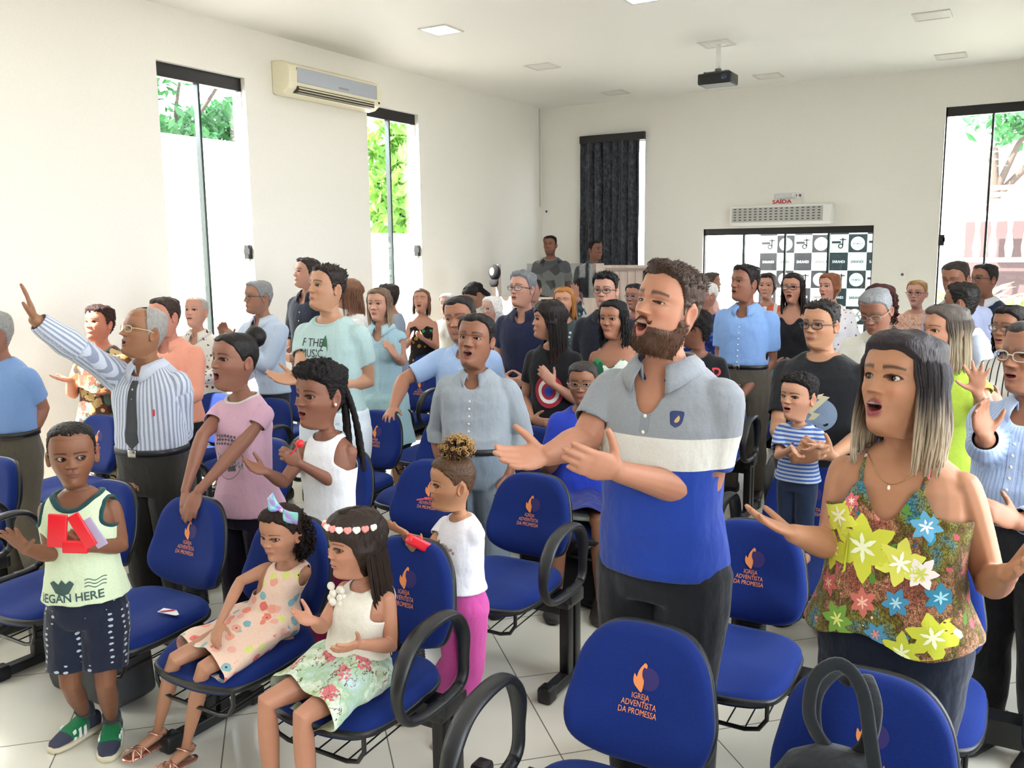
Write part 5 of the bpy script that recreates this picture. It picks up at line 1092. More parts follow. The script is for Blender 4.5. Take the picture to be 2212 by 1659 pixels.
def spath(P, n=40):
    P = np.array(P, float); x = np.arange(len(P)); t = np.linspace(0, len(P)-1, n); return np.stack([crom(x, P[:, i], t) for i in range(3)], -1)
for sg in (-1, 1): obj('shoulder_strap', tube(spath([(sg*.03, .01, .17), (sg*.055, -.01, .22), (sg*.06, .02, .285), (sg*.03, .09, .315), (sg*.02, .135, .27)]), .017, n=8, ry=.006, up=(0, 1, 0.2)), FAB, bk)
obj('top_loop', tube(spath([(-.03, -.0, .17), (-.065, -.02, .25), (-.060, -.0, .33), (-.015, .02, .365), (.035, -.0, .33), (.065, -.04, .23), (.085, -.06, .13), (.10, -.09, -.02)]), .015, n=8, ry=.005, up=(0, 1, 0)), FAB, bk)
cs = empty('carry_case', (-3.27, 2.12, 0)); tag(cs, 'dark grey hard case standing on the floor behind the boy', 'case'); P_ = [(-.26, .05), (-.23, .0), (.17, .0), (.24, .05), (.21, .33), (.15, .36), (-.21, .36), (-.25, .32)]
o = obj('case_shell', extrude(P_, -.07, .10, 'xz'), plain('case_grey', '3b3d40', .6, bumpk=(90, .2)), cs, smooth=False); bv = o.modifiers.new('b', 'BEVEL'); bv.width = .02; bv.segments = 3; obj('handle', tube([(-.07, 0, .35), (-.06, 0, .40), (.05, 0, .40), (.06, 0, .35)], .012, n=8), BLACKP, cs)
b2 = empty('black_bag', (-1.85, 4.0, 0)); tag(b2, 'black soft bag on the floor beside bearded man in row behind', 'bag'); obj('bag_body', box((-.2, -.12, 0), (.24, .12, .27), .07), cloth('bag_black', '131416'), b2); obj('bag_handle', tube([(-.08, 0, .26), (-.06, 0, .33), (.06, 0, .33), (.08, 0, .26)], .01, n=8), BLACKP, b2)
c_ = PZ(368, 1323, .468); w_ = empty('sweet_wrapper', c_); tag(w_, 'red and white sweet wrapper lying on an empty blue seat', 'wrapper')
g_ = G([(-.05, -.02, 0), (-.01, -.026, .006), (.03, -.015, .002), (.055, -.018, .006), (.05, .0, .003), (.02, .014, .008), (-.02, .018, .003), (-.045, .006, .007)], [(0, 1, 6, 7), (1, 2, 5, 6), (2, 3, 4, 5)]); o = obj('foil', g_, plain('foil_white', 'd8d8dc', .3), w_, smooth=False); o.modifiers.new('t', 'SOLIDIFY').thickness = .001
g_ = G([(-.045, -.019, .003), (-.015, -.022, .0085), (.02, .008, .009), (.0, .012, .0075)], [(0, 1, 2, 3)]); obj('red_mark', g_, plain('foil_red', 'c5203a', .3), w_, smooth=False)
c_ = PZ(1253, 1118, .472); w_ = empty('closed_book', c_, .2); tag(w_, 'pale green covered book lying on the seat behind bearded man', 'book'); obj('cover', box((-.085, -.06, 0), (.085, .06, .022), .006), plain('book_green', 'a9b3a2', .5), w_); obj('label', box((-.06, -.062, .0215), (.06, -.0, .0225)), plain('book_label', 'd9dcd6', .4), w_, smooth=False)
w_ = empty('paper_box', (-.26, 3.72, .315)); tag(w_, 'tan cardboard box lying in the basket under toddler row', 'box'); obj('carton', box((-.14, -.1, 0), (.14, .08, .07), .004), plain('cardboard', 'a08a6c', .8), w_)
# ---------------------------------------------------------------- the congregation
def c(col, pat=None, **k): return cloth('cloth', col, pat=pat, **k)
HS = dict(style='short', th=.045, side=.016, noise=.012)
def hair(col, **k): d = dict(HS); d['col'] = col; d.update(k); return d
def pants(col, **k): d = dict(type='pants', mat=c(col)); d.update(k); return d
BLK = pants('1b1c20'); NAVY = pants('1a2233')
def shirt(ty, col, pat=None, col2=None, **k):
    d = dict(type=ty, mat=c(col, pat)); cm = c(col2 or col)
    if ty in ('shirt_s', 'shirt_l', 'polo'): d['collar'] = cm; d['placket'] = cm; d['v'] = .03; d['collar_open'] = 24
    if ty in ('tee', 'cap') and k.get('rib', 1): d['rib'] = c(k.get('ribc', col2 or col))
    k.pop('rib', None); k.pop('ribc', None)
    if ty == 'shirt_s' or ty == 'shirt_l': d['buttons'] = 7
    d.update(k); return d
# --- front: bearded man
B = person('bearded man in grey, white and blue polo shirt clapping beside the aisle', 1462, 574, 2.45, fh=40, fb=24, pitch=12, tilt=-5, hh=.228, shw=.95, fat=.26, near=2, skin='b47e63',
    face=dict(mouth=.75, lip='b06a62', beard=('4a2f1e', .75), beardgeo=('452c1d', .014), brow='33211a', browk=1.25, eye=.6, nose=1.1, gaze=(0, .15)),
    hair=dict(style='short', th=.070, side=.008, quiff=.030, col='35251c', tuft=(700, .045, (0, -.85, .0)), front=.87),
    top=dict(type='polo', mat=c('9a9da3', bands([(0, '1f3f9c'), (.560, 'd9d6cd'), (.705, '8f9399')], .86, 1.48)), v=.055, collar=c('8f9399'), collar_open=26, cw=1.08, placket=c('858990'), pl0=.768, pl1=.738, z0=.492, sleeve=.72, flare=.01, wr=.006, buttons=2),
    bottom=pants('1c1d22', inf=.014), arms=(dict(e=(1262, 952, -.02), w=(1180, 985, -.14), d=('to', 1105, 992, -.20), n=(-.6, -.1, .5), curl=.2, thumb=.8), dict(e=(1520, 1068, -.06), w=(1335, 1018, -.24), d=('to', 1215, 985, -.33), n=(.9, .1, .4), curl=.22, thumb=1.0)))
bd = B.top; S_ = B.S
g_ = superoutline([(0, -.022), (-.014, -.012), (-.018, .004), (-.018, .02), (0, .023), (.018, .02), (.018, .004), (.014, -.012)], 40); text_on(B, '', -.052*S_, .762*S_, 1, plain('badge_navy', '23305e', .7), 'chest_badge', extra=poly_g(g_)); text_on(B, '', -.052*S_, .763*S_, 1, plain('badge_gold', 'b59a62', .6), 'badge_motif', extra=disc_g(.009, 16, .0, 1.2))
obj('inner_collar', tube([B.Nl+np.array((math.sin(a)*.040*S_, math.cos(a)*.043*S_, .010*S_-.040*S_*max(0, math.cos(a))**2)) for a in np.radians(np.linspace(28, 332, 30))], .009, n=6, ry=.004), c('1f2a52'), B.top)
# --- front: woman in floral camisole
FLOR = lambda nt, cc: _floral(nt)
def _floral(nt):
    co = objco(nt, (1, 1, .8), (0, .5, 0)); _, nc = noise(nt, co, 14, 4, .6); mv = N(nt, 'ShaderNodeMix', data_type='VECTOR'); mv.inputs[0].default_value = .10; lk(nt, co, mv.inputs[4]); lk(nt, nc, mv.inputs[5]); wv = mv.outputs[1]
    def vor(scale, vec, feat='F1', metric=None):
        v = N(nt, 'ShaderNodeTexVoronoi', feature=feat); v.inputs['Scale'].default_value = scale; lk(nt, vec, v.inputs['Vector']); return v
    f, _ = noise(nt, co, 6, 4, .65); base = ramp(nt, f, [(.2, lin('4c3a1c')), (.38, lin('a8604c')), (.45, lin('c08a64')), (.50, lin('6a4f22')), (.56, lin('8a8428')), (.63, lin('3a8aa0')), (.75, lin('27566a'))], 'LINEAR')
    sml = vor(130, wv, 'DISTANCE_TO_EDGE'); k0 = mth(nt, 'LESS_THAN', sml.outputs['Distance'], .10); dark = mixc(nt, mth(nt, 'MULTIPLY', k0, .75), base, lin('33281a'))
    st = N(nt, 'ShaderNodeTexWave', wave_type='RINGS'); st.inputs['Scale'].default_value = 10; st.inputs['Distortion'].default_value = 9; st.inputs['Detail'].default_value = 2; lk(nt, co, st.inputs['Vector'])
    mid = vor(26, wv); s2 = N(nt, 'ShaderNodeSeparateColor'); lk(nt, mid.outputs['Color'], s2.inputs[0]); mc_ = ramp(nt, s2.outputs[0], [(0, lin('c65a66')), (.25, lin('3f96b4')), (.45, lin('5f8f34')), (.6, lin('e3d9cf')), (.72, lin('d98a7c')), (.86, lin('2f6f8c'))])
    c1 = mixc(nt, mth(nt, 'LESS_THAN', mth(nt, 'ADD', mid.outputs['Distance'], mth(nt, 'MULTIPLY', st.outputs['Fac'], .22)), .36), dark, mc_)
    big = vor(7.2, wv); s3 = N(nt, 'ShaderNodeSeparateColor'); lk(nt, big.outputs['Color'], s3.inputs[0]); lob = N(nt, 'ShaderNodeTexWave'); lob.inputs['Scale'].default_value = 9; lob.inputs['Distortion'].default_value = 5; lk(nt, co, lob.inputs['Vector'])
    d = mth(nt, 'ADD', big.outputs['Distance'], mth(nt, 'MULTIPLY', lob.outputs['Fac'], .26)); pet = ramp(nt, d, [(0, lin('7f8a2a')), (.12, lin('eeeac0')), (.26, lin('d6d850')), (.42, lin('b4b82a')), (.56, lin('6f7a1c'))], 'LINEAR')
    return c1
B = person('woman with grey to blonde hair in yellow floral camisole, right of the bearded man', 1962, 716, 2.42, fh=36, fb=16, pitch=9, tilt=2, hh=.237, sex='f', fat=.42, near=2, skin='b4805f', shw=1.10,
    face=dict(mouth=.55, lip='8c3a48', lips=1.35, lipk=.9, brow='33241e', browk=1.35, eye=.9, iris='2a1c14', gaze=(.22, .05), wide=1.02), hair=dict(style='long', len=.86, col='2b2527', tipc='b7a58c', tz=.42, th=.075, n=170, amin=54, w=.036, part=.04, spread=.09, front=.80, curl=.12),
    top=dict(type='halter', mat=c('c9c040', FLOR, fold=.25), z0=.520, top=.745, peak=.048, dip=.012, flare=.030, rag=.035, wr=.005, inf=.013), bottom=pants('161e30', inf=.008), arms=(dict(e=(1795, 1178, -.02), w=(1712, 1152, -.14), d=('to', 1590, 1100, -.20), n=(-.3, -.2, 1), curl=.18, thumb=.9), dict(e=(2140, 1262, -.02), w=(2175, 1240, -.24), d=('to', 2240, 1215, -.36), n=(.6, .2, .6), curl=.2, thumb=.8)))
def petal_g(L, w, n=7):
    s = np.linspace(0, 1, n); ww = w*np.sin(np.clip(s*.92+.06, 0, 1)*PI)**.8; V = []; F = []
    for k in range(n):
        for u_ in (-1, -.5, 0, .5, 1): V.append((u_*ww[k]*(1+.12*math.sin(k*2.3+u_)), L*s[k], 0))
    for k in range(n-1):
        for q in range(4): F.append((k*5+q, k*5+q+1, (k+1)*5+q+1, (k+1)*5+q))
    return np.array(V), F
def flower(B, x, z, R, col, col2, n=6, ph=0.0, drop=()):
    gl = []; g2 = []
    for k in range(n):
        if k in drop: continue
        a = ph+k*2*PI/n; c_, s_ = math.cos(a), math.sin(a)
        for lst, LL, ww in ((gl, R, R*.27), (g2, R*.45, R*.07)):
            V, F = petal_g(LL*(1+.12*math.sin(k*3)), ww); lst.append(G(np.stack([V[:, 0]*c_-V[:, 1]*s_, V[:, 0]*s_+V[:, 1]*c_, V[:, 2]], -1), F))
    f = text_on(B, '', x, z, 1, plain('petal_'+col, col, .85), 'printed_flower', extra=join(gl)); h = text_on(B, '', x, z, 1, plain('petal_'+col2, col2, .85), 'flower_centre', extra=join(g2), parent=f); h.location = (0, .0015, 0)
s0 = B.S
for x, z, R, c1_, c2_, ph in ((.075, .725, .060, 'd3d44c', 'f0ecc0', .4), (.030, .685, .085, 'c9cc3e', 'eef0c8', .1), (-.030, .672, .062, 'd8d65a', 'fdf6e4', .9), (.085, .665, .050, 'c4c636', 'e9ecb0', 0), (-.062, .735, .038, '5fa3c4', 'e8eef0', .3), (.055, .755, .022, 'd86a72', 'f4e6dc', .2), (-.060, .660, .040, 'ece2dc', 'cfd05a', .5), (-.085, .565, .060, 'c6ca3c', 'edeec6', .3), (-.045, .535, .050, 'bfc43a', 'e8ebb8', 1.1), (.060, .560, .045, '6f9a3a', 'd6dc7a', .6), (.020, .600, .036, 'c4685c', 'e9b7a0', .2), (-.030, .610, .034, '3d84a6', 'a8cfd8', .8), (.085, .610, .032, 'b85a52', 'e0a890', .4), (-.088, .625, .036, '2f7f9c', '9fd0da', .1), (-.005, .555, .030, '4a88a8', 'd98a86', .5)): flower(B, x*s0, z*s0, R, c1_, c2_, 6, ph)
S_ = B.S
for sg in (-1, 1):
    P = [B.rp(.775)+np.array((sg*.048*S_, .075*S_, 0)), B.rp(.79)+np.array((sg*.048*S_, .060*S_, 0)), B.rp(.80)+np.array((sg*.050*S_, .042*S_, 0)), B.rp(.822)+np.array((sg*.050*S_, .005*S_, 0)), B.rp(.80)+np.array((sg*.05*S_, -.04*S_, 0)), B.rp(.74)+np.array((sg*.045*S_, -.06*S_, 0))]
    q = decal(B.sk, P[:3], (0, -1, 0), .004); P = list(q)+[decal(B.sk, [P[3]+np.array((0, 0, .0))], (0, 0, -1), .004, .06)[0]]+P[4:]; obj('strap', tube(np.array([np.array(p) for p in P]), .006, n=6), c('b98a50', FLOR), B.top)
P = decal(B.sk, [B.Nl+np.array((math.sin(a)*.05*S_, .2, -.012*S_-.040*S_*math.cos(a)**3)) for a in np.radians(np.linspace(-75, 75, 30))], (0, -1, 0), .002); GOLD = plain('gold', 'c9a86a', .25, 1.0); nk = obj('necklace', tube(P, .0008, n=5), GOLD, B.root); obj('pendant', ball(P[15]+np.array((0, .003, -.009)), (.004, .003, .007), 10, 8), plain('pearl', 'efe8da', .2), nk)
obj('trouser_button', ball(B.rp(.585)+np.array((0, .135, 0)), (.009, .004, .009), 10, 6), plain('brass', 'b9a77a', .3, 1), B.root) if 0 else None
# --- front left: boy with red box
BONE = spots(['b9c0cc'], 34, .24, scl=(.8, .8, 1.4), rnd=.3)
B = person('boy in mint sleeveless top and navy bone print shorts holding red packets', 150, 914, 1.78, fh=4, fb=24, pitch=-2, hh=.203, near=2, skin='83573f', shw=.95,
    face=dict(kid=1, nose=1.1, lips=1.1, lip='7c4a42', gaze=(-.45, .05), brow='1c1310', eye=1.05), hair=dict(style='short', th=.022, side=.016, noise=.006, freq=30, col='16100e', front=.86),
    top=dict(type='tank', mat=c('dcebc8'), strap=.083, scoop=.062, z0=.525, flare=.02, arm=.725, side=.10, wr=.006, inf=.014), bottom=dict(type='shorts', mat=c('1c2236', BONE), to=.80, inf=.016, taper=.022, z1=.56, wr=.006), shoe='1f6a4a',
    arms=(dict(e=(112, 1198, -.02), w=(52, 1185, -.12), d=('to', 15, 1145, -.16), n=(.1, 1, .15), curl=.12, spread=.25, thumb=1.0, flip=1), dict(e=(262, 1178, .0), w=(192, 1182, -.14), d=('to', 150, 1165, -.22), n=(.6, .3, .6), curl=.75, thumb=.9)),
    legs=((('l', .050, .04, .27), ('z', 186, 1545, .075), ('z', 120, 1606, .03)), (('l', -.050, .04, .27), ('z', 243, 1560, .075), ('z', 228, 1640, .03))))
S_ = B.S; DG = c('1d4a4c'); edge_bands(B, DG, .011, lambda c_, P: c_[2] > B.rp(.70)[2], flat=.45)
PRN = plain('print_dark', '3b5350', .8)
text_on(B, 'BEGAN HERE', .01, .535*S_+.01, .040, PRN, 'shirt_lettering', bold=.02, sx=.95, ang=.06); text_on(B, '', .03, .585*S_, 1, PRN, 'mountain_print', extra=poly_g([(-.045, .012), (-.03, .022), (-.012, .01), (.0, .026), (.014, .012), (.028, .024), (.042, .012), (.022, -.022), (.0, -.03), (-.024, -.02)]))
for k_ in range(3): text_on(B, '', -.045, .590*S_-.008+k_*.012, 1, PRN, 'wave_print', extra=G([(t_*.06, math.sin(t_*9)*.004+dz, 0) for t_ in np.linspace(0, 1, 14) for dz in (-.0016, .0016)], [(2*i, 2*i+2, 2*i+3, 2*i+1) for i in range(13)]))
for i, q in enumerate((1, -1)):      # green trainers and socks
    hp, kn, an, toe = B.LG[i]; fd = nrm((toe-an)*np.array((1, 1, 0))); sd = np.cross(fd, (0, 0, 1)); an0 = np.array((an[0], an[1], 0)); hl_ = an0-fd*.05; R_, R2 = [], []
    for f_, w1, z0_, z1_ in ((0, .022, .0, .075), (.06, .030, 0, .082), (.3, .033, 0, .088), (.5, .036, 0, .070), (.75, .040, 0, .048), (.93, .030, 0, .036), (1.0, .014, 0, .026)): R_.append((hl_+fd*.205*f_+np.array((0, 0, (z0_+.02+z1_)/2)), w1, (z1_-z0_-.02)/2, sd, (0, 0, 1))); R2.append((hl_+fd*(.212*f_-.003)+np.array((0, 0, .013)), w1+.005, .012, sd, (0, 0, 1)))
    tr = obj('trainer', loft(R_, 22, 2.6), plain('trainer_navy', '35384e', .8), B.root); obj('sole', loft(R2, 22, 3), plain('sole_cream', 'd9d0b4', .6), tr)
    for k_ in range(3):
        for s2 in (-1, 1): cc = hl_+fd*(.085+.022*k_)+sd*s2*.0355+np.array((0, 0, .042)); obj('stripe', obox(cc, (.006, .003, .018), (nrm(fd*.9+np.array((0, 0, -.35))), sd, (0, 0, 1))), plain('stripe_white', 'eeeeea', .6), tr, smooth=False)
    obj('straps', loft([(hl_+fd*(.205*f_)+np.array((0, 0, h_)), w1, h2, sd, (0, 0, 1)) for f_, w1, h_, h2 in ((.30, .034, .056, .036), (.45, .037, .050, .028), (.60, .0395, .042, .022), (.70, .039, .038, .016))], 22, 2.6), c('1c7a4a'), tr)
    obj('sock', tube([an+np.array((0, 0, .0)), an+np.array((0, 0, .03)), an+(kn-an)*.22], [.034, .032, .031], n=16, flat=True), c('3d424c'), B.root)
for o in list(B.root.children):
    if o.name.startswith('shoe'): bpy.data.objects.remove(o)
w_ = B.J['L']['w']; ctr = B.O+B.RB@(w_+B.J['L']['d']*.07+np.array((0, .03, .05)))
rp_ = empty('red_packets', ctr, math.atan2(B.RB[1, 0], B.RB[0, 0])); tag(rp_, 'red plastic packets held in front by the boy in mint top', 'toy packet'); RP = plain('red_plastic', 'd8232f', .3)
obj('packet', obox((.045, 0, .0), (.030, .006, .055), ((1, 0, .12), (0, 1, 0), (-.12, 0, 1)), .004), RP, rp_); obj('packet', obox((-.035, .005, .0), (.020, .006, .060), ((.9, 0, -.45), (0, 1, 0), (.45, 0, .9)), .004), RP, rp_); obj('packet', obox((-.008, .0, -.055), (.040, .010, .020), ((1, 0, .05), (0, 1, 0), (-.05, 0, 1)), .004), RP, rp_); obj('mirror_card', obox((-.070, .0, -.01), (.018, .003, .05), ((.9, 0, -.5), (0, 1, 0), (.5, 0, .9)), .002), plain('lilac_card', 'a79ab8', .3), rp_)
# --- raised-arm man
B = person('balding man in striped shirt and grey tie raising his right arm', 318, 667, 2.70, fh=66, fb=38, pitch=12, hh=.215, fat=.30, near=2, skin='9a6c4e', shw=.96,
    face=dict(mouth=.6, lip='8c5a50', nose=1.15, eye=.6, brow='6b6058', ear=1.15), hair=dict(style='bald', side=.016, col='8f8b86', noise=.006), glasses='c8b07a',
    top=dict(type='shirt_l', mat=c('d5dbe8', stripes('9aa3b8', .017, .45, attr=True)), along=1, collar=c('cdd4e4'), collar_open=14, tuck=1, z0=.565, belt='17171a', placket=c('d5dbe8'), buttons=7, v=.012, wr=.008), bottom=pants('35322f', inf=.02),
    arms=(dict(e=(165, 752, -.08), w=(75, 690, -.14), d=('to', 50, 610, -.14), n=(.5, .5, .1), curl=.10, spread=.02, thumb=.3), dict(e=(392, 935, .05), w=(312, 1022, .02), d=('to', 275, 1055, -.18), n=(0, -.2, -1), curl=.45, thumb=.3)))
tie(B, c('46484c'), .60, .812); obj('pen', tube(decal(B.topg, [np.array((-.075*B.S*.9, .3, .700*B.S)), np.array((-.075*B.S*.9, .3, .715*B.S))], (0, -1, 0), .005), .005, n=6), plain('pen_red', 'c5202a', .4), B.top)
w_ = B.J['L']['w']; obj('wristwatch', tube([w_-B.J['L']['d']*.012, w_+B.J['L']['d']*.006], .027, n=18, flat=True), GOLD, B.root)
# --- edge man
B = person('grey haired man in plain blue short sleeve shirt at the far left edge', -22, 672, 2.66, fh=80, fb=50, hh=.225, fat=.45, near=1, skin='9a6a55', hair=hair('8a8884', side=.02), face=dict(brow='6a6058'),
    top=shirt('shirt_s', '7d9fd2', tuck=1, z0=.565, belt='141414'), bottom=pants('5d564a'), arms=('down', dict(e=(90, 880, -.02), w=(52, 965, -.05), d=('to', 30, 1015, -.16), n=(-.2, -.3, -1), curl=.5)))
# --- girl in pink
B = person('tall girl with hair bun in pink tee singing, hands on a backrest', 507, 718, 2.63, fh=56, fb=40, pitch=4, hh=.222, sex='f', near=2, skin='916350', shw=.9,
    face=dict(kid=.4, mouth=.95, lip='8a4d48', lips=1.2, brow='221814', eye=.95, nose=1.1), hair=dict(style='long', th=.022, side=.018, noise=.004, col='15110f', front=.83, bun=((.0, -.50, .92), .21)),
    top=shirt('tee', 'd3a9bd', ribc='ddd8cc', z0=.485, flare=.02, sleeve=.55), bottom=pants('221a33', inf=.01), arms=(dict(e=(438, 940, -.05), w=(400, 1060, -.12), d=('to', 390, 1135, -.16), n=(-.3, -.6, -.2), curl=.2, spread=.04, thumb=.1), dict(e=(535, 945, -.10), w=(428, 1062, -.16), d=('to', 402, 1128, -.20), n=(.3, -.8, -.2), curl=.2, spread=.04, thumb=.1)))
S_ = B.S; PB = plain('print_charcoal', '4d4a50', .8); text_on(B, '', .01, .665*S_, 1, PB, 'circle_print', extra=disc_g(.075, 40, .073, 1.25))
rng_ = np.random.default_rng(5); text_on(B, '', .01, .70*S_, 1, PB, 'star_print', extra=join([poly_g([(x_+r_*math.cos(a), z_+r_*math.sin(a)) for k_ in range(10) for a, r_ in (((k_*PI/5)+PI/2, .0085 if k_ % 2 == 0 else .0036),)]) for x_, z_ in [(-.05+.016*i+.003*(j % 2), .045-.017*j-.2*abs(-.05+.016*i)**1.2) for i in range(7) for j in range(3)]])); text_on(B, '', .01, .645*S_, 1, PB, 'picture_print', extra=join([poly_g([(-.045, -.02), (-.02, -.03), (-.012, .01), (-.03, .028), (-.045, .012)]), poly_g([(.005, -.03), (.045, -.025), (.04, .0), (.02, -.008), (.012, .015), (.002, .01)])])); text_on(B, '', .0, .655*S_, 1, plain('print_green', '3f7a63', .8), 'green_scribble', ang=-.3, extra=G([(-.07+.14*q/29, .012*math.sin(q*1.9)+dz, 0) for q in range(30) for dz in (-.004, .004)], [(2*i, 2*i+2, 2*i+3, 2*i+1) for i in range(29)]))
# --- girl in white tank
def braids(B, rng):
    out = []; st = B.Cl+B.RH@(np.array((-.10, -.36, .78))*B.hh)
    for k, (dx, dy) in enumerate(((.02, .0), (-.03, -.02), (-.07, .02), (.05, -.03), (-.01, .03))):
        s = np.linspace(0, 1, 34); L_ = .30+.04*k; P = np.stack([st[0]-.035*np.sin(s*2.2)+dx*s, st[1]-.03*s+dy*s, st[2]+.02*np.sin(s*3)-L_*s**1.2], -1); out.append(tube(P, .011+.003*np.abs(np.sin(s*38)), n=7))
    return out
B = person('girl with braided ponytail in white tank top clapping with a red lollipop', 690, 782, 2.65, fh=50, fb=34, pitch=2, hh=.232, sex='f', near=2, skin='865945', shw=.98,
    face=dict(kid=.5, mouth=.5, lip='8c4f48', lips=1.2, brow='1c1412', eye=.95, nose=1.1), hair=dict(style='curly', th=.12, side=.03, noise=.03, freq=14, col='141010', front=.80, curls=((0, .05, .90), (.26, .30, .16), 260, .014, .022, 1, .10), extra=braids),
    top=dict(type='tank', mat=c('efeff2'), strap=.056, scoop=.06, z0=.49, flare=.012), bottom=pants('a3245f', inf=.01), arms=(dict(e=(612, 1042, -.06), w=(572, 1018, -.18), d=('to', 515, 1000, -.24), n=(-.7, -.2, .5), curl=.25, spread=.1, thumb=.8), dict(e=(738, 1052, -.02), w=(645, 1000, -.16), d=('to', 608, 975, -.22), n=(.8, .1, .3), curl=.9, thumb=.6)))
p0 = B.O+B.RB@(B.J['L']['w']+B.J['L']['d']*.06); l_ = empty('lollipop', p0); tag(l_, 'red lollipop in the hand of the white tank top girl', 'lollipop'); p1 = PD(648, 958, math.hypot(*p0[:2])-.02)-p0; obj('stick', tube([(0, 0, 0), p1], .003, n=6), RP, l_); obj('candy', ball(p1, .016, 14, 10), RP, l_)
obj('hair_band', tube([B.Cl+B.RH@(np.array((-.10+.05*math.cos(a), -.34, .80+.05*math.sin(a)))*B.hh) for a in np.linspace(0, 6.6, 18)], .008, n=6), plain('elastic_yellow', 'd9cf8a', .7), B.root); obj('earring', ball(B.Cl+B.RH@(np.array((-.365, -.06, .36))*B.hh), .006, 10, 8), plain('pearl', 'efe8da', .2), B.root)
# --- curly girl
B = person('little girl with curly top bun in white tee and pink leggings', 975, 985, 2.60, fh=72, fb=50, pitch=0, hh=.188, near=2, skin='b5825f', sex='f', shw=.95,
    face=dict(kid=1, lip='9a5850', mouth=.12, lips=1.2, brow='5a3d28'), hair=dict(style='long', th=.018, side=.016, noise=.006, freq=20, col='4a3322', front=.80, curls=((.0, -.16, 1.12), (.26, .24, .13), 260, .012, .024, 1, .13)), base=0.0,
    top=shirt('cap', 'edeaf0', z0=.565, flare=.012, sleeve=.35), bottom=dict(type='leggings', mat=c('c9509a'), to=1.55, inf=.010, z1=.60), shoe='a89c96', feet=True, foot=1,
    arms=(dict(e=(905, 1215, -.02), w=(872, 1150, -.16), d=('to', 828, 1128, -.22), n=(.2, .3, 1), curl=.2, thumb=.9), dict(e=(965, 1250, -.0), w=(905, 1190, -.16), d=('to', 875, 1160, -.22), n=(.8, 0, .5), curl=.9, thumb=.5)),
    legs=((('l', .052, .0, .27), ('z', 912, 1528, .055), ('z', 880, 1548, .02)), (('l', -.052, .0, .27), ('z', 982, 1562, .06), ('z', 945, 1606, .02))))
obj('curl_tips', curls(B.Cl+B.RH@(np.array((0, -.16, 1.18))*B.hh), (.055, .05, .03), 120, np.random.default_rng(4), .0024, .006, True, .030), hair_mat('a8834e', True), B.root)
obj('candy_stick', tube([B.Cl+B.RH@(np.array((.0, .40, .22))*B.hh), B.Cl+B.RH@(np.array((.06, .66, .20))*B.hh)], .0028, n=6), RP, B.root)
p0 = B.O+B.RB@(B.J['L']['w']+B.J['L']['d']*.03+np.array((0, 0, -.0))); l_ = empty('red_bag', p0); tag(l_, 'small shiny red handbag held by the curly haired girl', 'bag'); rt = PD(938, 1190, math.hypot(*p0[:2]))-p0; lf_ = PD(876, 1160, math.hypot(*p0[:2])-.05)-p0; ax = nrm(rt-lf_); obj('bag_body', obox((rt+lf_)/2, (.055, .016, .018), (ax, nrm(np.cross((0, 0, 1), ax)), nrm(np.cross(ax, nrm(np.cross((0, 0, 1), ax))))), .008), RP, l_); obj('clasp', ball((rt+lf_)/2+np.array((0, 0, .022)), (.008, .006, .006), 10, 6), RP, l_)
text_on(B, '', .0, .70*B.S, 1, plain('print_taupe', '9c8a84', .8), 'flower_print', extra=join([disc_g(.006, 8) .xf(np.eye(3), (rng_.uniform(-.045, .045), rng_.uniform(-.04, .05), 0)) for i in range(46)]))
# --- seated girls
BIRD = spots(['ef8f78', 'e9786e', '8fbcc4', 'f0a890', 'dfe28a', 'ef8f78', 'f2b4a2', '7fb0bc'], 24, .40, ring=(.07, '4a3a3a'))
B = person('seated girl with rainbow bow and curly hair in bird print dress', 600, 1094, 2.17, fh=42, fb=32, pitch=-6, hh=.178, sex='f', near=2, hipw=(-2.31, 2.16, .515), S=1.02, seat=1, skin='b98669', shw=.92,
    face=dict(kid=1, lip='b06a66', brow='3a281f', eye=.9), hair=dict(style='long', th=.045, side=.03, noise=.012, freq=14, col='261a15', front=.82, len=.45, curl=1, n=60, amin=95, w=.030, spread=.05, curls=((-.16, -.34, .30), (.34, .22, .48), 300, .014, .030, 1, .13)),
    top=dict(type='tank', mat=c('f2d2bd', BIRD), strap=.062, scoop=.03, z0=.53, inf=.010), bottom=dict(type='lap', mat=c('f2d2bd', BIRD), ext=-.03, h=.06), feet=False,
    arms=(dict(e=(520, 1255, .06), w=(475, 1345, -.10), d=('to', 460, 1395, -.16), n=(-.2, -.4, -1), curl=.4), dict(e=(640, 1270, .06), w=(622, 1370, .0), d=('to', 632, 1422, -.05), n=(0, -.3, -1), curl=.4)),
    legs=((('z', 378, 1425, .455), ('z', 340, 1578, .085), ('z', 285, 1635, .03)), (('z', 440, 1445, .455), ('z', 402, 1612, .085), ('z', 355, 1668, .03))))
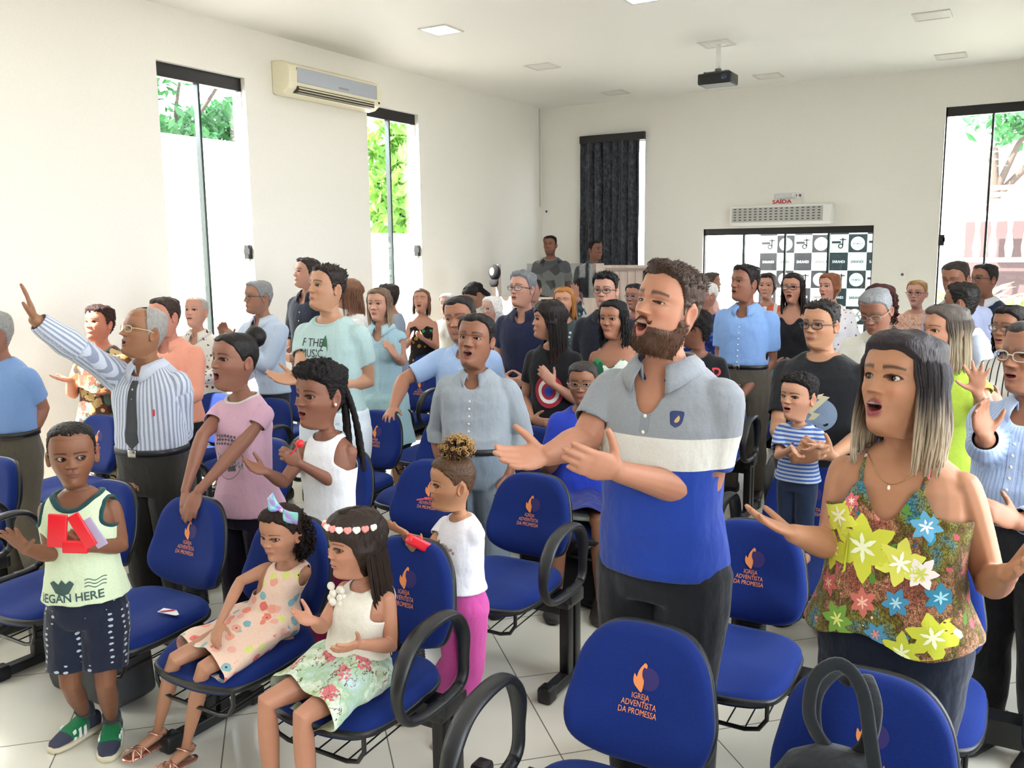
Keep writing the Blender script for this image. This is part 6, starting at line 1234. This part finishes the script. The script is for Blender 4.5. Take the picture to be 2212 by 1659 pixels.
def sandal(B, i, col, k=1.0):
    hp, kn, an, toe = B.LG[i]; fd = nrm((toe-an)*np.array((1, 1, 0))); sd = np.cross(fd, (0, 0, 1)); an0 = an-np.array((0, 0, .062*k)); hl_ = an0-fd*.038*k; r = obj('sandal', loft([(hl_+fd*.175*k*f_+np.array((0, 0, .006)), w1*k, .006, sd, (0, 0, 1)) for f_, w1 in ((0, .012), (.1, .026), (.4, .026), (.7, .033), (.92, .026), (1, .010))], 20, 2.4), col, B.root)
    obj('heel_cup', keepf(loft([(hl_+fd*.022*k+np.array((0, 0, z_)), .029*k, .034*k, sd, fd) for z_ in (.005, .03*k, .062*k)], 24, 2.2), np.ones(74, bool)), plain('glitter_pink', 'd8b4b8', .35, .4), r) if 0 else None
    R = tube([an0+sd*.030*k-fd*.0+np.array((0, 0, .05)), an0+fd*.035*k+np.array((0, 0, .070)), an0-sd*.030*k+np.array((0, 0, .05)), an0-fd*.038*k+np.array((0, 0, .045)), an0+sd*.030*k+np.array((0, 0, .05))], .0045, n=6, ry=.0025); obj('ankle_strap', R, col, r)
    for f_, sw_ in ((.55, .03), (.66, -.03), (.72, .03), (.80, -.02)): c0 = hl_+fd*.175*k*f_; obj('toe_strap', tube([c0-sd*.033*k+fd*sw_+np.array((0, 0, .008)), c0-sd*.018*k+fd*sw_*.5+np.array((0, 0, .032)), c0+np.array((0, 0, .038)), c0+sd*.018*k-fd*sw_*.5+np.array((0, 0, .032)), c0+sd*.033*k-fd*sw_+np.array((0, 0, .008))], .0048, n=6, ry=.002), col, r)
ROSE = plain('rose_gold', 'd9a08c', .25, .8)
for i in (0, 1): sandal(B, i, ROSE)
# rainbow bow
m_, nt_, b_ = nmat('rainbow_ribbon'); f_, _ = noise(nt_, objco(nt_), 26, 0); lk(nt_, ramp(nt_, f_, [(.25, lin('e88fb4')), (.42, lin('b58fe0')), (.52, lin('7fb4e6')), (.62, lin('8fe0cf')), (.75, lin('b79ae6'))], 'LINEAR'), b_.inputs['Base Color']); b_.inputs['Roughness'].default_value = .35
bc = B.Cl+B.RH@(np.array((-.20, .06, 1.02))*B.hh); ax = nrm(B.RH@np.array((-.8, -.1, -.6))); up_ = nrm(B.RH@np.array((-.5, .25, .8))); nn = np.cross(ax, up_); bw = []
for sg in (-1, 1):
    for k_, (L_, h1, tw) in enumerate(((.066, .030, 0), (.060, .022, .6))): d_ = nrm(ax*sg+up_*(.25-tw*.9)); hv = nrm(np.cross(nn, d_)); bw.append(loft([(bc+d_*L_*t_+nn*.010*math.sin(t_*3)*(1+k_), h1*(.25+.9*t_) if t_ < .9 else h1*1.05, .008*math.sin(min(t_, .95)*3.1)+.002, hv, nn) for t_ in (0, .25, .5, .75, 1)], 16, 2))
bo_ = obj('hair_bow', bw, m_, B.root); obj('bow_centre', ball(bc+nn*.006, (.009, .009, .010), 12, 8), plain('bow_silver', 'cfcad8', .3, .5), bo_)
TREE_ = lambda nt, cc: spots(['e0707a', 'e58a86', 'c9d8c0', 'd9657a'], 11, .30)(nt, blotch(['b9c89a', 'cfdcc4', '9aa67a', 'd5e4d0', 'bcd0c4'], 9, .9)(nt, cc))
def _skirt(nt, cc):
    co = objco(nt); f0, _ = noise(nt, co, 9, 4, .6); a = ramp(nt, f0, [(.25, lin('8f9a62')), (.38, lin('b4c79a')), (.48, lin('dfe9d8')), (.56, lin('a9c7a0')), (.68, lin('c9dfe0'))], 'LINEAR'); f, _ = noise(nt, co, 75, 3); v = N(nt, 'ShaderNodeTexVoronoi'); v.inputs['Scale'].default_value = 9.5; lk(nt, co, v.inputs['Vector']); d = mth(nt, 'ADD', v.outputs['Distance'], mth(nt, 'MULTIPLY', mth(nt, 'SUBTRACT', f, .5), .9)); s = N(nt, 'ShaderNodeSeparateColor'); lk(nt, v.outputs['Color'], s.inputs[0]); k = mth(nt, 'MULTIPLY', mth(nt, 'LESS_THAN', d, .26), mth(nt, 'GREATER_THAN', s.outputs[0], .35)); b = mixc(nt, k, a, lin('d9747a')); w_ = N(nt, 'ShaderNodeTexNoise'); w_.inputs['Scale'].default_value = 26; w_.inputs['Detail'].default_value = 5; lk(nt, co, w_.inputs['Vector']); k2 = mth(nt, 'MULTIPLY', mth(nt, 'LESS_THAN', mth(nt, 'ABSOLUTE', mth(nt, 'SUBTRACT', w_.outputs['Fac'], .5)), .012), mth(nt, 'LESS_THAN', d, .5)); return mixc(nt, k2, b, lin('6a4a3a'))
def wavytail(B, rng): return []
B = person('seated girl with flower crown and long dark hair in cream lace top', 760, 1100, 2.03, fh=66, fb=42, pitch=-4, hh=.198, sex='f', near=2, hipw=(-1.80, 2.04, .515), S=1.13, seat=1, skin='bb8468', shw=.95,
    face=dict(kid=1, lip='b0655f', brow='2a1c18', mouth=.12), hair=dict(style='bob', bangs=.59, th=.05, side=.03, noise=.006, col='2b1f19', len=1.75, n=110, amin=84, w=.036, spread=.03, back=.08),
    top=dict(type='tank', mat=c('ece6d6', fold=.5), strap=.062, scoop=.045, z0=.545, inf=.011), bottom=dict(type='lap', mat=c('cfdcc4', _skirt), ext=-.045, h=.07), feet=False,
    arms=(dict(e=(695, 1355, .0), w=(675, 1340, -.12), d=('to', 605, 1325, -.20), n=(-.7, 0, .7), curl=.2, thumb=.8), dict(e=(845, 1395, -.05), w=(775, 1392, -.22), d=('to', 705, 1412, -.30), n=(.7, .1, .7), curl=.2, thumb=1.0)),
    legs=((('z', 575, 1518, .46), ('z', 592, 1745, .075), ('z', 560, 1800, .03)), (('z', 652, 1550, .46), ('z', 672, 1790, .075), ('z', 640, 1850, .03))))
fc = empty('tmp'); bpy.data.objects.remove(fc); gf, gw_, gs_ = [], [], []
for k_, a in enumerate(np.radians(np.linspace(-70, 110, 11))): 
    pz = .80+.05*math.cos(a); p_ = B.Cl+B.RH@(np.array((-math.sin(a)*.385, -.03+math.cos(a)*(.43 if math.cos(a) > 0 else .47), pz))*B.hh); gs_.append(p_)
    for j in range(3): (gf if k_ % 2 else gw_).append((p_, j))
hb = obj('flower_crown', tube(gs_, .0022, n=6), plain('wire_green', '5d6a4e', .6), B.root); RO, RW = plain('rose_pink', 'ea8f88', .7), plain('rose_white', 'efe9dd', .7)
for k_, p_ in enumerate(gs_):
    q_ = [ball(p_, (.0115, .0115, .0095), 12, 8)]+[ball(p_+.0065*np.array((math.cos(b_2), math.sin(b_2)*.8, math.sin(b_2*2)*.5)), (.0075, .0075, .0075), 8, 6) for b_2 in np.linspace(0, 5.3, 6)]; obj('rose', q_, RO if k_ % 2 else RW, hb)
q_ = B.rp(.80)+np.array((.055*B.S, .05*B.S, 0)); obj('lace_flower', [ball(q_+np.array((rng_.uniform(-.03, .03), rng_.uniform(0, .02), rng_.uniform(-.05, .02))), (.014, .010, .014), 10, 7) for i in range(16)], c('f2ecdd'), B.top)
# --- second line
KERM = shirt('tee', 'aec8c6', z0=.485, flare=.015, v=.0)
B = person('tall young man in pale aqua tee and white shorts behind the braided girl', 710, 573, 3.66, fh=56, fb=36, pitch=8, hh=.228, near=1, skin='b98a6c', face=dict(nose=1.05, lip='a8665c'), hair=hair('241c18', th=.07, side=.012, tuft=(260, .05, (0, -.3, .3))),
    top=KERM, bottom=pants('dfe8f0', to=1.0, inf=.03), arms=(dict(e=(652, 800, -.05), w=(640, 822, -.24), d=('to', 575, 815, -.30), n=(-.6, 0, .6), curl=.2), dict(e=(795, 822, -.02), w=(690, 835, -.22), d=('to', 600, 800, -.30), n=(.6, 0, .6), curl=.2)))
text_on(B, 'F THE', .040, .757*B.S, .062, plain('print_black', '26302e', .8), 'shirt_lettering', sx=.9); text_on(B, 'MUSIC', .040, .725*B.S, .06, plain('print_black', '26302e', .8), 'shirt_lettering', sx=.9)
text_on(B, '', -.040, .75*B.S, 1, plain('print_leaf', '2f5a3e', .8), 'leaf_print', extra=join([poly_g([(0, -.10), (.014, -.05), (.022, .0), (.012, .05), (0, .075), (-.012, .05), (-.022, 0), (-.014, -.05)]), poly_g([(0, -.14), (.004, -.14), (.004, -.08), (0, -.08)])]))
B = person('heavy man in light blue short sleeve shirt leaning on a backrest', 988, 640, 4.56, fh=22, fb=20, pitch=-4, tilt=6, hh=.262, fat=.95, near=1, skin='a8745a', face=dict(brow='2a201c', lip='9a625a', beard=('3a2c26', .22), gaze=(.5, 0)), hair=hair('1f1a19', th=.04, side=.02),
    top=shirt('shirt_s', 'a5bfe6', z0=.53, tuck=0, sleeve=.8), bottom=pants('1c1d22'), arms=(dict(e=(872, 820, .05), w=(850, 880, -.10), d=('to', 828, 912, -.26), n=(-.1, -.3, -1), curl=.3, spread=.3), 'down'))
B = person('man in grey long sleeve shirt singing with hands in his pockets', 1032, 678, 3.66, fh=20, fb=16, pitch=6, tilt=-4, hh=.238, fat=.55, near=2, skin='8f6048', face=dict(mouth=.65, lip='8a5348', lips=1.1, brow='1e1714', nose=1.15, eye=.7), hair=hair('181413', th=.05, side=.014),
    top=shirt('shirt_l', '9ba3aa', z0=.565, tuck=1, belt='1a1a1c', wr=.009), bottom=pants('8592a0', inf=.022), arms=('pocket', 'pocket'))
# --- right block, second and third lines
B = person('teenage boy with glasses in black lightning tee behind the toddler', 1775, 650, 4.27, fh=30, fb=18, hh=.205, near=1, skin='b58463', shw=1.12, fat=.35, face=dict(kid=.3, lip='a0625a', brow='2a1e18', gaze=(.4, .1)), hair=hair('1d1714', th=.06, side=.014, tuft=(220, .05, (0, -.2, .3))), glasses='22293a',
    top=shirt('tee', '17181c', z0=.48, sleeve=.75), bottom=BLK, arms=(dict(e=(1680, 930, -.06), w=(1722, 990, -.58), d=('to', 1750, 982, -.62), n=(0, -1, 0), curl=.4), dict(e=(1872, 935, -.06), w=(1795, 985, -.58), d=('to', 1765, 975, -.62), n=(0, -1, 0), curl=.4)))
text_on(B, '', -.045, .675*B.S, 1, plain('print_grey_disc', '6f8096', .7), 'disc_print', extra=disc_g(.075, 32)); text_on(B, '', -.05, .70*B.S, 1, plain('print_bolt', 'b8b294', .6), 'bolt_print', extra=poly_g([(.10, .17), (.0, .05), (.035, .045), (-.035, -.03), (.0, -.035), (-.10, -.14), (-.04, -.04), (-.075, -.03), (-.01, .03), (-.045, .04)])).location = (0, .003, 0)
STR = stripes('3f62ac', .0165, .5, 'Z')
B = person('toddler in blue striped tee standing on a seat with clasped hands', 1728, 805, 3.80, fh=34, fb=22, pitch=4, hh=.180, base=.468, near=2, skin='bd8b6e', shw=1.08, face=dict(kid=1, mouth=.45, lip='b0685f', brow='2a1e1a', eye=1.0), hair=dict(style='curly', th=.07, side=.03, noise=.03, freq=13, col='191412', front=.80, curls=((0, .0, .86), (.32, .36, .18), 170, .016, .022, 1, .07)),
    top=shirt('tee', 'b9c3cf', STR, ribc='8f98a2', z0=.50, sleeve=.75, flare=.01), bottom=pants('1e2c46', to=1.7), feet=False, arms=(dict(e=(1680, 985, -.05), w=(1712, 968, -.22), d=('to', 1728, 990, -.24), n=(-.9, .1, 0), curl=.55), dict(e=(1792, 972, -.05), w=(1765, 962, -.22), d=('to', 1730, 982, -.24), n=(.8, .2, 0), curl=.35)))
for q in (.745, .715): obj('button', ball(decal(B.topg, [B.rp(q)+np.array((0, .3, 0))], (0, -1, 0), .003)[0], (.006, .003, .006), 10, 6), plain('button_blue', '3f62ac', .4), B.top)
for i in (0, 1): hp, kn, an, toe = B.LG[i]; obj('bare_foot', loft([(np.array((an[0], an[1], .022))+np.array((0, -.02+.10*f_, h_-.022)), w1, h_*.95) if 0 else (np.array((an[0], an[1]-.02+.105*f_, h_)), w1, h_, (1, 0, 0), (0, 0, 1)) for f_, w1, h_ in ((0, .012, .012), (.12, .021, .022), (.4, .022, .02), (.75, .027, .014), (1, .016, .009))], 16, 2.3), plain('toddler_skin', 'bd8b6e', .6), B.root)
B = person('man in light blue shirt and striped tie edge, clapping at the right edge', 2236, 692, 3.42, fh=40, fb=24, hh=.225, fat=.5, near=1, skin='9a6a50', face=dict(mouth=.4, brow='6a6058', beard=('4a3a30', .2)), hair=hair('3a3634'), glasses='b8b4a8',
    top=shirt('shirt_l', 'b4c6e4', stripes('9ab0d4', .012, .4, attr=True), along=1, tuck=1, belt='141414'), bottom=BLK, arms=(dict(e=(2128, 965, -.02), w=(2128, 945, -.16), d=('to', 2118, 905, -.18), n=(-.7, .3, 0), curl=.3), dict(w=('l', -.07, .2, .62), d=(.3, .8, .4), n=(1, 0, 0))))
B = person('woman with long ash blonde hair in lime top raising an open hand', 2045, 658, 4.36, fh=52, fb=24, hh=.222, sex='f', near=1, skin='b88468', face=dict(brow='4a3a2c'), hair=dict(style='long', len=.8, col='4c433c', tipc='a99a80', tz=.7, th=.06, n=80, amin=60, part=.05),
    top=shirt('tee', 'b4cf4a', rib=0, sleeve=.3), bottom=NAVY, arms=('down', dict(e=(2140, 905, -.1), w=(2112, 848, -.28), d=('to', 2112, 770, -.32), nw=(-.05, -1, 0), curl=.06, spread=.45, thumb=1.0, flip=1)))
B = person('woman with dark curly hair and glasses in black striped white top, far right', 2186, 660, 5.25, fh=35, fb=20, hh=.215, sex='f', near=1, skin='9a6b54', face=dict(brow='2a1e1a', mouth=.3), hair=dict(style='long', len=.6, curl=1, col='1c1514', th=.06, n=70, amin=60), glasses='6a4a42', top=shirt('tee', 'dcdad4', stripes('2a2a2e', .034, .2), rib=0), bottom=BLK, arms=('clap', 'clap'))
# --- seated woman
B = person('seated woman with glasses in royal blue tee, arms folded', 1258, 782, 4.10, fh=8, fb=4, pitch=-6, hh=.208, sex='f', seat=1, S=1.50, fat=.6, near=1, skin='94654c', face=dict(brow='2a201c', lip='8a4a44', smile=-.4), hair=dict(style='long', th=.03, side=.02, noise=.005, col='2c2826', front=.84, bun=((0, -.45, .5), .13)), glasses='8a7a6a',
    top=shirt('tee', '2c46c4', z0=.50, sleeve=.7), bottom=dict(type='lap', mat=c('2c3a8c'), ext=.0, h=.07), arms=('fold', 'fold'), shoe='2a2422')
# --- left block, rows behind
P_ = person
BRC = blotch(['6a4030', 'c9a86a', '3f3028', '8a5a3a', '5d7a70', 'e0c08a'], 22, 1)
B = P_('woman in brown diamond print dress lit by sun beside the left wall', 215, 660, 3.65, fh=42, fb=30, pitch=8, hh=.215, sex='f', fat=.7, near=1, skin='c98468', face=dict(brow='4a3028', lip='b05a52'), hair=dict(style='curly', th=.09, side=.04, noise=.03, freq=10, col='33201c', curls=((0, -.05, .85), (.36, .40, .2), 90, .02, .03, 1, .09)),
    top=dict(type='tee', mat=c('8a5a3a', BRC), z0=.46, flare=.03, sleeve=.8), bottom=dict(type='skirt', mat=c('8a5a3a', BRC), len=.28), arms=(dict(w=(152, 822, -.12), d=('to', 118, 818, -.16), n=(-.2, 0, 1), curl=.2), dict(w=(240, 845, -.15), d=('to', 200, 855, -.2), n=(.2, 0, 1), curl=.2)))
B = P_('man in salmon pink shirt behind the raised arm man', 352, 642, 3.68, fh=52, fb=30, hh=.225, fat=.4, near=1, skin='c98a74', face=dict(brow='4a3428'), hair=hair('33251f', th=.05), top=shirt('shirt_l', 'f0a48c'), bottom=BLK, arms=('clapl', 'clapl'))
FLO2 = spots(['6a2a38', '4a2030', '8a5058', '5a4a3a'], 24, .26)
B = P_('elderly person with thin grey hair in white and maroon floral blouse', 425, 642, 4.56, fh=32, fb=26, pitch=10, hh=.215, sex='f', fat=.5, near=1, skin='cf9a82', face=dict(brow='9a8a80', mouth=.15, lip='b07068'), hair=hair('a8a098', style='recede', th=.02, side=.02), top=dict(type='shirt_l', mat=c('e9e4d8', FLO2), z0=.42, flare=.03, collar=c('e9e4d8', FLO2), v=.04), bottom=dict(type='skirt', mat=c('e9e4d8', FLO2), len=.30), arms=('clapl', 'clapl'))
B = P_('grey haired man with glasses in pale blue long sleeve shirt clapping', 556, 606, 4.60, fh=66, fb=46, hh=.222, near=1, skin='a0735c', face=dict(brow='6a6058', beard=('6a5a50', .2)), hair=hair('7d7c7c', th=.05, side=.03), glasses='3a3436', top=shirt('shirt_l', 'b9c8dc', z0=.50, col2='c4cfdf'), bottom=pants('2a2c34'), arms=(dict(w=(490, 735, -.12), d=('to', 478, 700, -.16), n=(-.5, .5, 0)), dict(w=(515, 745, -.14), d=('to', 492, 712, -.16), n=(.5, .2, 0))))
B = P_('tall young man in dark navy shirt behind the aqua tee youth', 664, 557, 5.46, fh=66, fb=45, pitch=6, hh=.228, near=1, skin='bb8a74', face=dict(brow='2a2220'), hair=hair('2a211d', th=.07), top=shirt('shirt_l', '232838', sleeve=1.3), bottom=BLK, arms=('fold', 'down'))
B = P_('woman with long auburn brown hair seen from behind in white top', 752, 602, 5.46, fh=105, fb=80, hh=.22, sex='f', near=1, skin='b8846c', hair=dict(style='long', len=.85, col='7a5540', th=.06, n=60), top=shirt('tee', 'f2f2f0', rib=0), bottom=NAVY)
B = P_('young woman with ash blonde hair in sleeveless light blue dress clapping', 818, 622, 4.95, fh=26, fb=24, hh=.216, sex='f', near=1, skin='c4927a', face=dict(brow='5a4636', lip='b0645e'), hair=dict(style='long', len=.72, col='6a5444', tipc='b09a80', tz=.5, th=.05, n=80, amin=64), top=dict(type='shirt_s', mat=c('a9cbd8'), sleeve=.12, z0=.44, flare=.02, collar=c('b4d4de'), v=.05, placket=c('b4d4de')), bottom=dict(type='skirt', mat=c('a9cbd0'), len=.22), arms=('back', dict(e=(868, 782, 0), w=(855, 770, -.16), d=('to', 838, 745, -.18), n=(.8, 0, .2))))
B = P_('person with short dark brown hair in grey tee behind light blue dress', 838, 613, 6.30, fh=115, fb=100, hh=.215, near=0, skin='a8745c', hair=hair('2c211d', th=.09), top=shirt('tee', '8d99a8'), bottom=NAVY)
SUNF = spots(['e0a83a', 'c98a2a', '3f9a4a', 'd9b04a'], 16, .30, ring=(.09, '3a2410'))
B = P_('woman in black sunflower print dress singing by the left wall', 912, 626, 7.15, fh=16, fb=12, pitch=14, hh=.218, sex='f', near=1, skin='c48f78', face=dict(mouth=.5, eye=.1, lip='a04a44'), hair=dict(style='long', len=.6, col='6a4c38', th=.035, n=56, amin=66), top=dict(type='halter', mat=c('1b1a1c', SUNF), z0=.44, top=.765, peak=.02), bottom=dict(type='skirt', mat=c('1b1a1c', SUNF), len=.3), arms=('clap', 'clap'))
B = P_('white haired head just showing behind the heavy man', 966, 634, 7.9, fh=30, hh=.21, sex='f', near=0, skin='c4988a', hair=hair('dcdad6', th=.07, side=.05), top=shirt('tee', 'd8d4cc', rib=0), bottom=NAVY)
B = P_('dark haired woman with ponytail bowing forward in white print blouse', 1008, 618, 7.2, fh=72, fb=70, pitch=-42, hh=.22, sex='f', near=1, skin='a87860', lean=(0, -.10), neck=.25, hair=dict(style='long', th=.05, side=.03, noise=.006, col='15110f', len=.5, n=40, amin=120), top=shirt('tee', 'e8e8ee', spots(['2a2a34', 'c9c9d4'], 30, .25), rib=0), bottom=NAVY, arms=('fold', 'fold'))
B = P_('elderly woman with white hair and glasses in black top', 1062, 640, 6.30, fh=44, fb=30, hh=.20, sex='f', fat=.3, near=1, skin='c49280', face=dict(brow='b0a8a0', mouth=.3, lip='a86860'), hair=hair('d4d0cc', style='bob', th=.05, noise=.02), glasses='b8b8b8', top=shirt('tee', '1a1a1e', rib=0, v=.03), bottom=BLK)
B = P_('grey haired man with glasses in navy polo shirt, hands folded', 1130, 586, 5.45, fh=40, fb=22, pitch=4, hh=.225, near=1, skin='bf8d78', face=dict(brow='3a3434', mouth=.15, lip='a8665e'), hair=hair('6f7175', th=.085, side=.02, tuft=(200, .04, (0, .2, .3))), glasses='1c1c22', top=shirt('polo', '1d2340', z0=.49), bottom=NAVY, arms=('fold', 'fold'))
B = P_('person in pale pink shirt behind the navy polo man', 1152, 602, 7.95, fh=25, hh=.215, near=0, skin='c08f7c', hair=hair('1d1816'), top=shirt('shirt_s', 'e6c9d4'), bottom=BLK)
B = P_('girl with very long dark hair in black tee with round red target', 1186, 648, 4.60, fh=78, fb=14, hh=.213, sex='f', near=1, skin='b07f66', face=dict(kid=.3), hair=dict(style='bob', bangs=.66, len=1.35, col='1d1614', tipc='4a3026', tz=-.2, th=.05, n=90, amin=70), top=shirt('tee', '17171b', rib=0, sleeve=.6), bottom=dict(type='skirt', mat=c('1c2438'), len=.24), arms=('fold', dict(w=(1195, 830, -.2), d=('to', 1170, 800, -.24), n=(.5, 0, .5))))
TG = [(.086, '9c2030'), (.064, 'e6e4e0'), (.044, 'a82434'), (.026, '24409a')]
for r_, cl in TG: text_on(B, '', .0, .665*B.S, 1, plain('target_'+cl, cl, .7), 'target_ring', extra=disc_g(r_, 32, 0, 1.15)).location = (0, .0012*(6-TG.index((r_, cl))*-1), 0)
B = P_('woman with orange blonde hair laughing with open mouth', 1218, 620, 6.35, fh=10, hh=.215, sex='f', near=1, skin='c48f74', face=dict(mouth=.7, eye=.1, lip='a84a44', smile=1), hair=dict(style='long', len=.6, col='a06a34', th=.05, n=60, amin=62), top=shirt('tee', '3a4a4c', spots(['c9d4d0', '2a3434'], 30, .3), rib=0), bottom=BLK)
B = P_('person in teal patterned top waving one raised hand', 1240, 628, 7.25, fh=14, hh=.215, near=1, skin='b8846e', face=dict(mouth=.3), hair=hair('3a2a24'), top=shirt('shirt_l', '4a6468', blotch(['4a6468', '2c3c40', 'c4ccc8', '5a7a80'], 30)), bottom=BLK, arms=('down', dict(e=(1258, 700, -.1), w=(1245, 645, -.2), d=('to', 1240, 585, -.25), n=(.2, 1, 0), curl=.08, spread=.2, thumb=1)))
B = P_('dark haired man with glasses in black polo shirt, left of bearded man', 1308, 589, 5.45, fh=16, fb=10, hh=.217, near=1, skin='bd8c76', face=dict(brow='17120f', lip='a8685f', beard=('4a3c38', .2), gaze=(.3, 0)), hair=hair('131111', th=.095, side=.02, quiff=.02, tuft=(300, .05, (0, .2, .4))), glasses='3a3a40', top=shirt('polo', '1a1c2a', z0=.49), bottom=BLK)
B = P_('girl with long black curly hair in red and green top', 1325, 648, 4.60, fh=28, fb=20, hh=.20, sex='f', near=1, skin='9c6b52', face=dict(kid=.3, lip='8a4640'), hair=dict(style='long', len=.8, curl=1, col='12100f', th=.05, n=80, amin=58), top=dict(type='halter', mat=c('a83a3a', blotch(['2f8a58', 'a83434', '1c5a40', 'd9e0d4'], 22)), z0=.49, top=.77), bottom=NAVY)
B = P_('person with cropped dark hair and glasses beside the booth door', 1371, 613, 7.25, fh=28, hh=.208, sex='f', near=0, skin='9c6b58', hair=hair('17151a', th=.06), glasses='7a7a80', top=shirt('tee', '8a4a5a', rib=0), bottom=BLK)
# --- right block, rows behind
B = P_('woman with tied hair in pink top looking right, outside the glass doors', 1538, 588, 9.6, fh=-85, fb=-60, hh=.215, sex='f', near=0, skin='a87660', hair=dict(style='long', th=.05, side=.03, col='4a3f38', bun=((0, -.5, .6), .12)), top=shirt('tee', 'd9a8a0', rib=0), bottom=BLK)
B = P_('white haired person with glasses in royal blue sequin top', 1527, 610, 7.25, fh=62, hh=.21, sex='f', near=0, skin='b4826e', hair=hair('cfccc8', style='recede', th=.03), glasses='3a3a3a', top=shirt('tee', '2a3f9a', blotch(['2a3f9a', '5a78c8', '1c2a6a'], 30), rib=0), bottom=BLK)
B = P_('dark curly haired youth in black jersey with red lettering behind bearded man', 1503, 672, 5.6, fh=100, fb=6, hh=.215, near=0, skin='8a5c48', hair=dict(style='curly', th=.12, side=.06, noise=.04, col='14100f'), top=shirt('tee', '17171b', rib=0, sleeve=.75), bottom=BLK)
text_on(B, 'SQUAD', -.02, .735*B.S, .078, plain('print_jersey', 'c03038', .7), 'shirt_lettering', bold=.03)
B = P_('man in bright light blue shirt and grey trousers, hands clasped in front', 1612, 572, 6.35, fh=48, fb=20, pitch=4, hh=.235, fat=.35, near=1, skin='8f5f4a', face=dict(mouth=.4, brow='1e1612', lip='8a5248', nose=1.1), hair=hair('1b1614', th=.07, side=.03, tuft=(160, .04, (0, -.3, .3))), top=shirt('shirt_s', '86abe2', z0=.575, tuck=1, belt='17171a', sleeve=.78), bottom=pants('5f574d', inf=.02), arms=(dict(w=('l', .05, .11, .50), d=(-.8, .1, -.6), n=(0, -1, 0), curl=.5), dict(e=(1665, 780, -.02), w=(1605, 850, -.15), d=('to', 1590, 880, -.18), n=(.2, -1, 0), curl=.5)))
B = P_('woman with wavy dark bob in orange and white top near the glass doors', 1657, 590, 8.15, fh=10, hh=.215, sex='f', near=0, skin='c08d78', hair=hair('2a1c1a', style='bob', th=.07), top=shirt('tee', 'd9684a', stripes('efe6e2', .09, .35), rib=0), bottom=BLK)
B = P_('young woman with glasses and long hair in black halter top', 1714, 590, 7.25, fh=18, fb=14, hh=.218, sex='f', near=1, skin='b07e66', face=dict(mouth=.5, lip='8a3a44', brow='241a18'), hair=dict(style='long', len=1.05, col='1f1716', th=.05, n=70, amin=62), glasses='2a2024', top=dict(type='halter', mat=c('15151a'), z0=.50, top=.765, peak=.03), bottom=dict(type='skirt', mat=c('4fb0bf', spots(['3f6a4a', 'e8efe8', '2a3a34'], 13, .3)), len=.32), arms=('fold', 'fold'))
B = P_('woman with short auburn bob in white floral blouse', 1793, 590, 7.7, fh=36, fb=20, hh=.212, sex='f', fat=.3, near=1, skin='c48f7a', face=dict(mouth=.25, lip='a85a52'), hair=hair('7a4a30', style='bob', th=.06), top=shirt('tee', 'ece8ea', spots(['8a5a9a', 'c98a5a', 'b04a5a'], 26, .22), rib=0, sleeve=.7), bottom=pants('8a867c'))
B = P_('grey haired man in cream shirt and patterned tie looking down', 1886, 630, 5.25, fh=22, fb=10, pitch=-26, hh=.225, fat=.3, near=1, neck=.12, skin='8c5f4a', face=dict(brow='4a4440', eye=.1), hair=hair('77787a', th=.04, side=.02), glasses='9a8a7a', top=shirt('shirt_l', 'dad8cc', z0=.56, tuck=1), bottom=BLK, arms=('clapl', 'clapl'))
tie(B, c('8f8a70', stripes('6a664e', .012, .5, 'Z')), .60, .80)
B = P_('person with long reddish curly hair seen from behind the tie man', 1902, 614, 6.2, fh=150, fb=140, hh=.215, sex='f', near=0, skin='9c6b58', hair=dict(style='long', len=.6, curl=1, col='3a1c1a', th=.10, n=60), top=shirt('tee', '3a3038', rib=0), bottom=BLK)
B = P_('woman with glasses and short fair hair in peach lace blouse by back wall', 1982, 605, 8.05, fh=16, hh=.208, sex='f', near=1, skin='c89684', face=dict(mouth=.12, lip='b86a62'), hair=dict(style='long', th=.04, side=.03, col='9a7444'), glasses='8a4a3a', top=shirt('tee', 'e2b49c', blotch(['e2b49c', 'ecc8b4', 'd49c84'], 60)), bottom=BLK)
B = P_('man in pale lilac shirt with bowed head beside tall window', 2062, 566, 7.1, fh=26, pitch=-14, hh=.24, near=1, skin='94654f', face=dict(brow='241c18', eye=.1), hair=hair('2a2220', th=.03, side=.016), top=shirt('shirt_l', 'b9c2e4'), bottom=BLK)
B = P_('man with glasses in dark navy suit jacket beside tall window', 2128, 570, 8.02, fh=46, fb=30, hh=.23, near=1, skin='94654f', face=dict(brow='241c18'), hair=hair('1c1817', th=.04), glasses='3a3230', top=shirt('shirt_l', '232a48', col2='dfe3ee'), bottom=BLK)
B = P_('young man with short black hair in pale grey tee looking away', 2078, 612, 6.12, fh=108, fb=60, hh=.22, near=1, skin='94654f', hair=hair('17130f', th=.07, side=.02, freq=14, noise=.02), top=shirt('tee', 'b9bfce'), bottom=BLK)
# --- booth
B = P_('young man in grey and black patterned tee standing behind the booth', 1188, 509, 9.95, fh=18, hh=.225, base=.22, near=1, skin='8a5c48', face=dict(mouth=.15, smile=1, beard=('2a201c', .4)), hair=hair('15110f', th=.04), top=shirt('tee', '8a8a86', blotch(['8a8a86', '55565a', '9a9a96', '2a2b2e'], 8)), bottom=BLK)
B = P_('young man in dark polo shirt looking right behind the booth', 1286, 519, 9.95, fh=-42, fb=-10, hh=.22, base=.22, near=1, skin='7e5442', hair=hair('15110f', th=.05), top=shirt('polo', '3a3d46'), bottom=BLK)
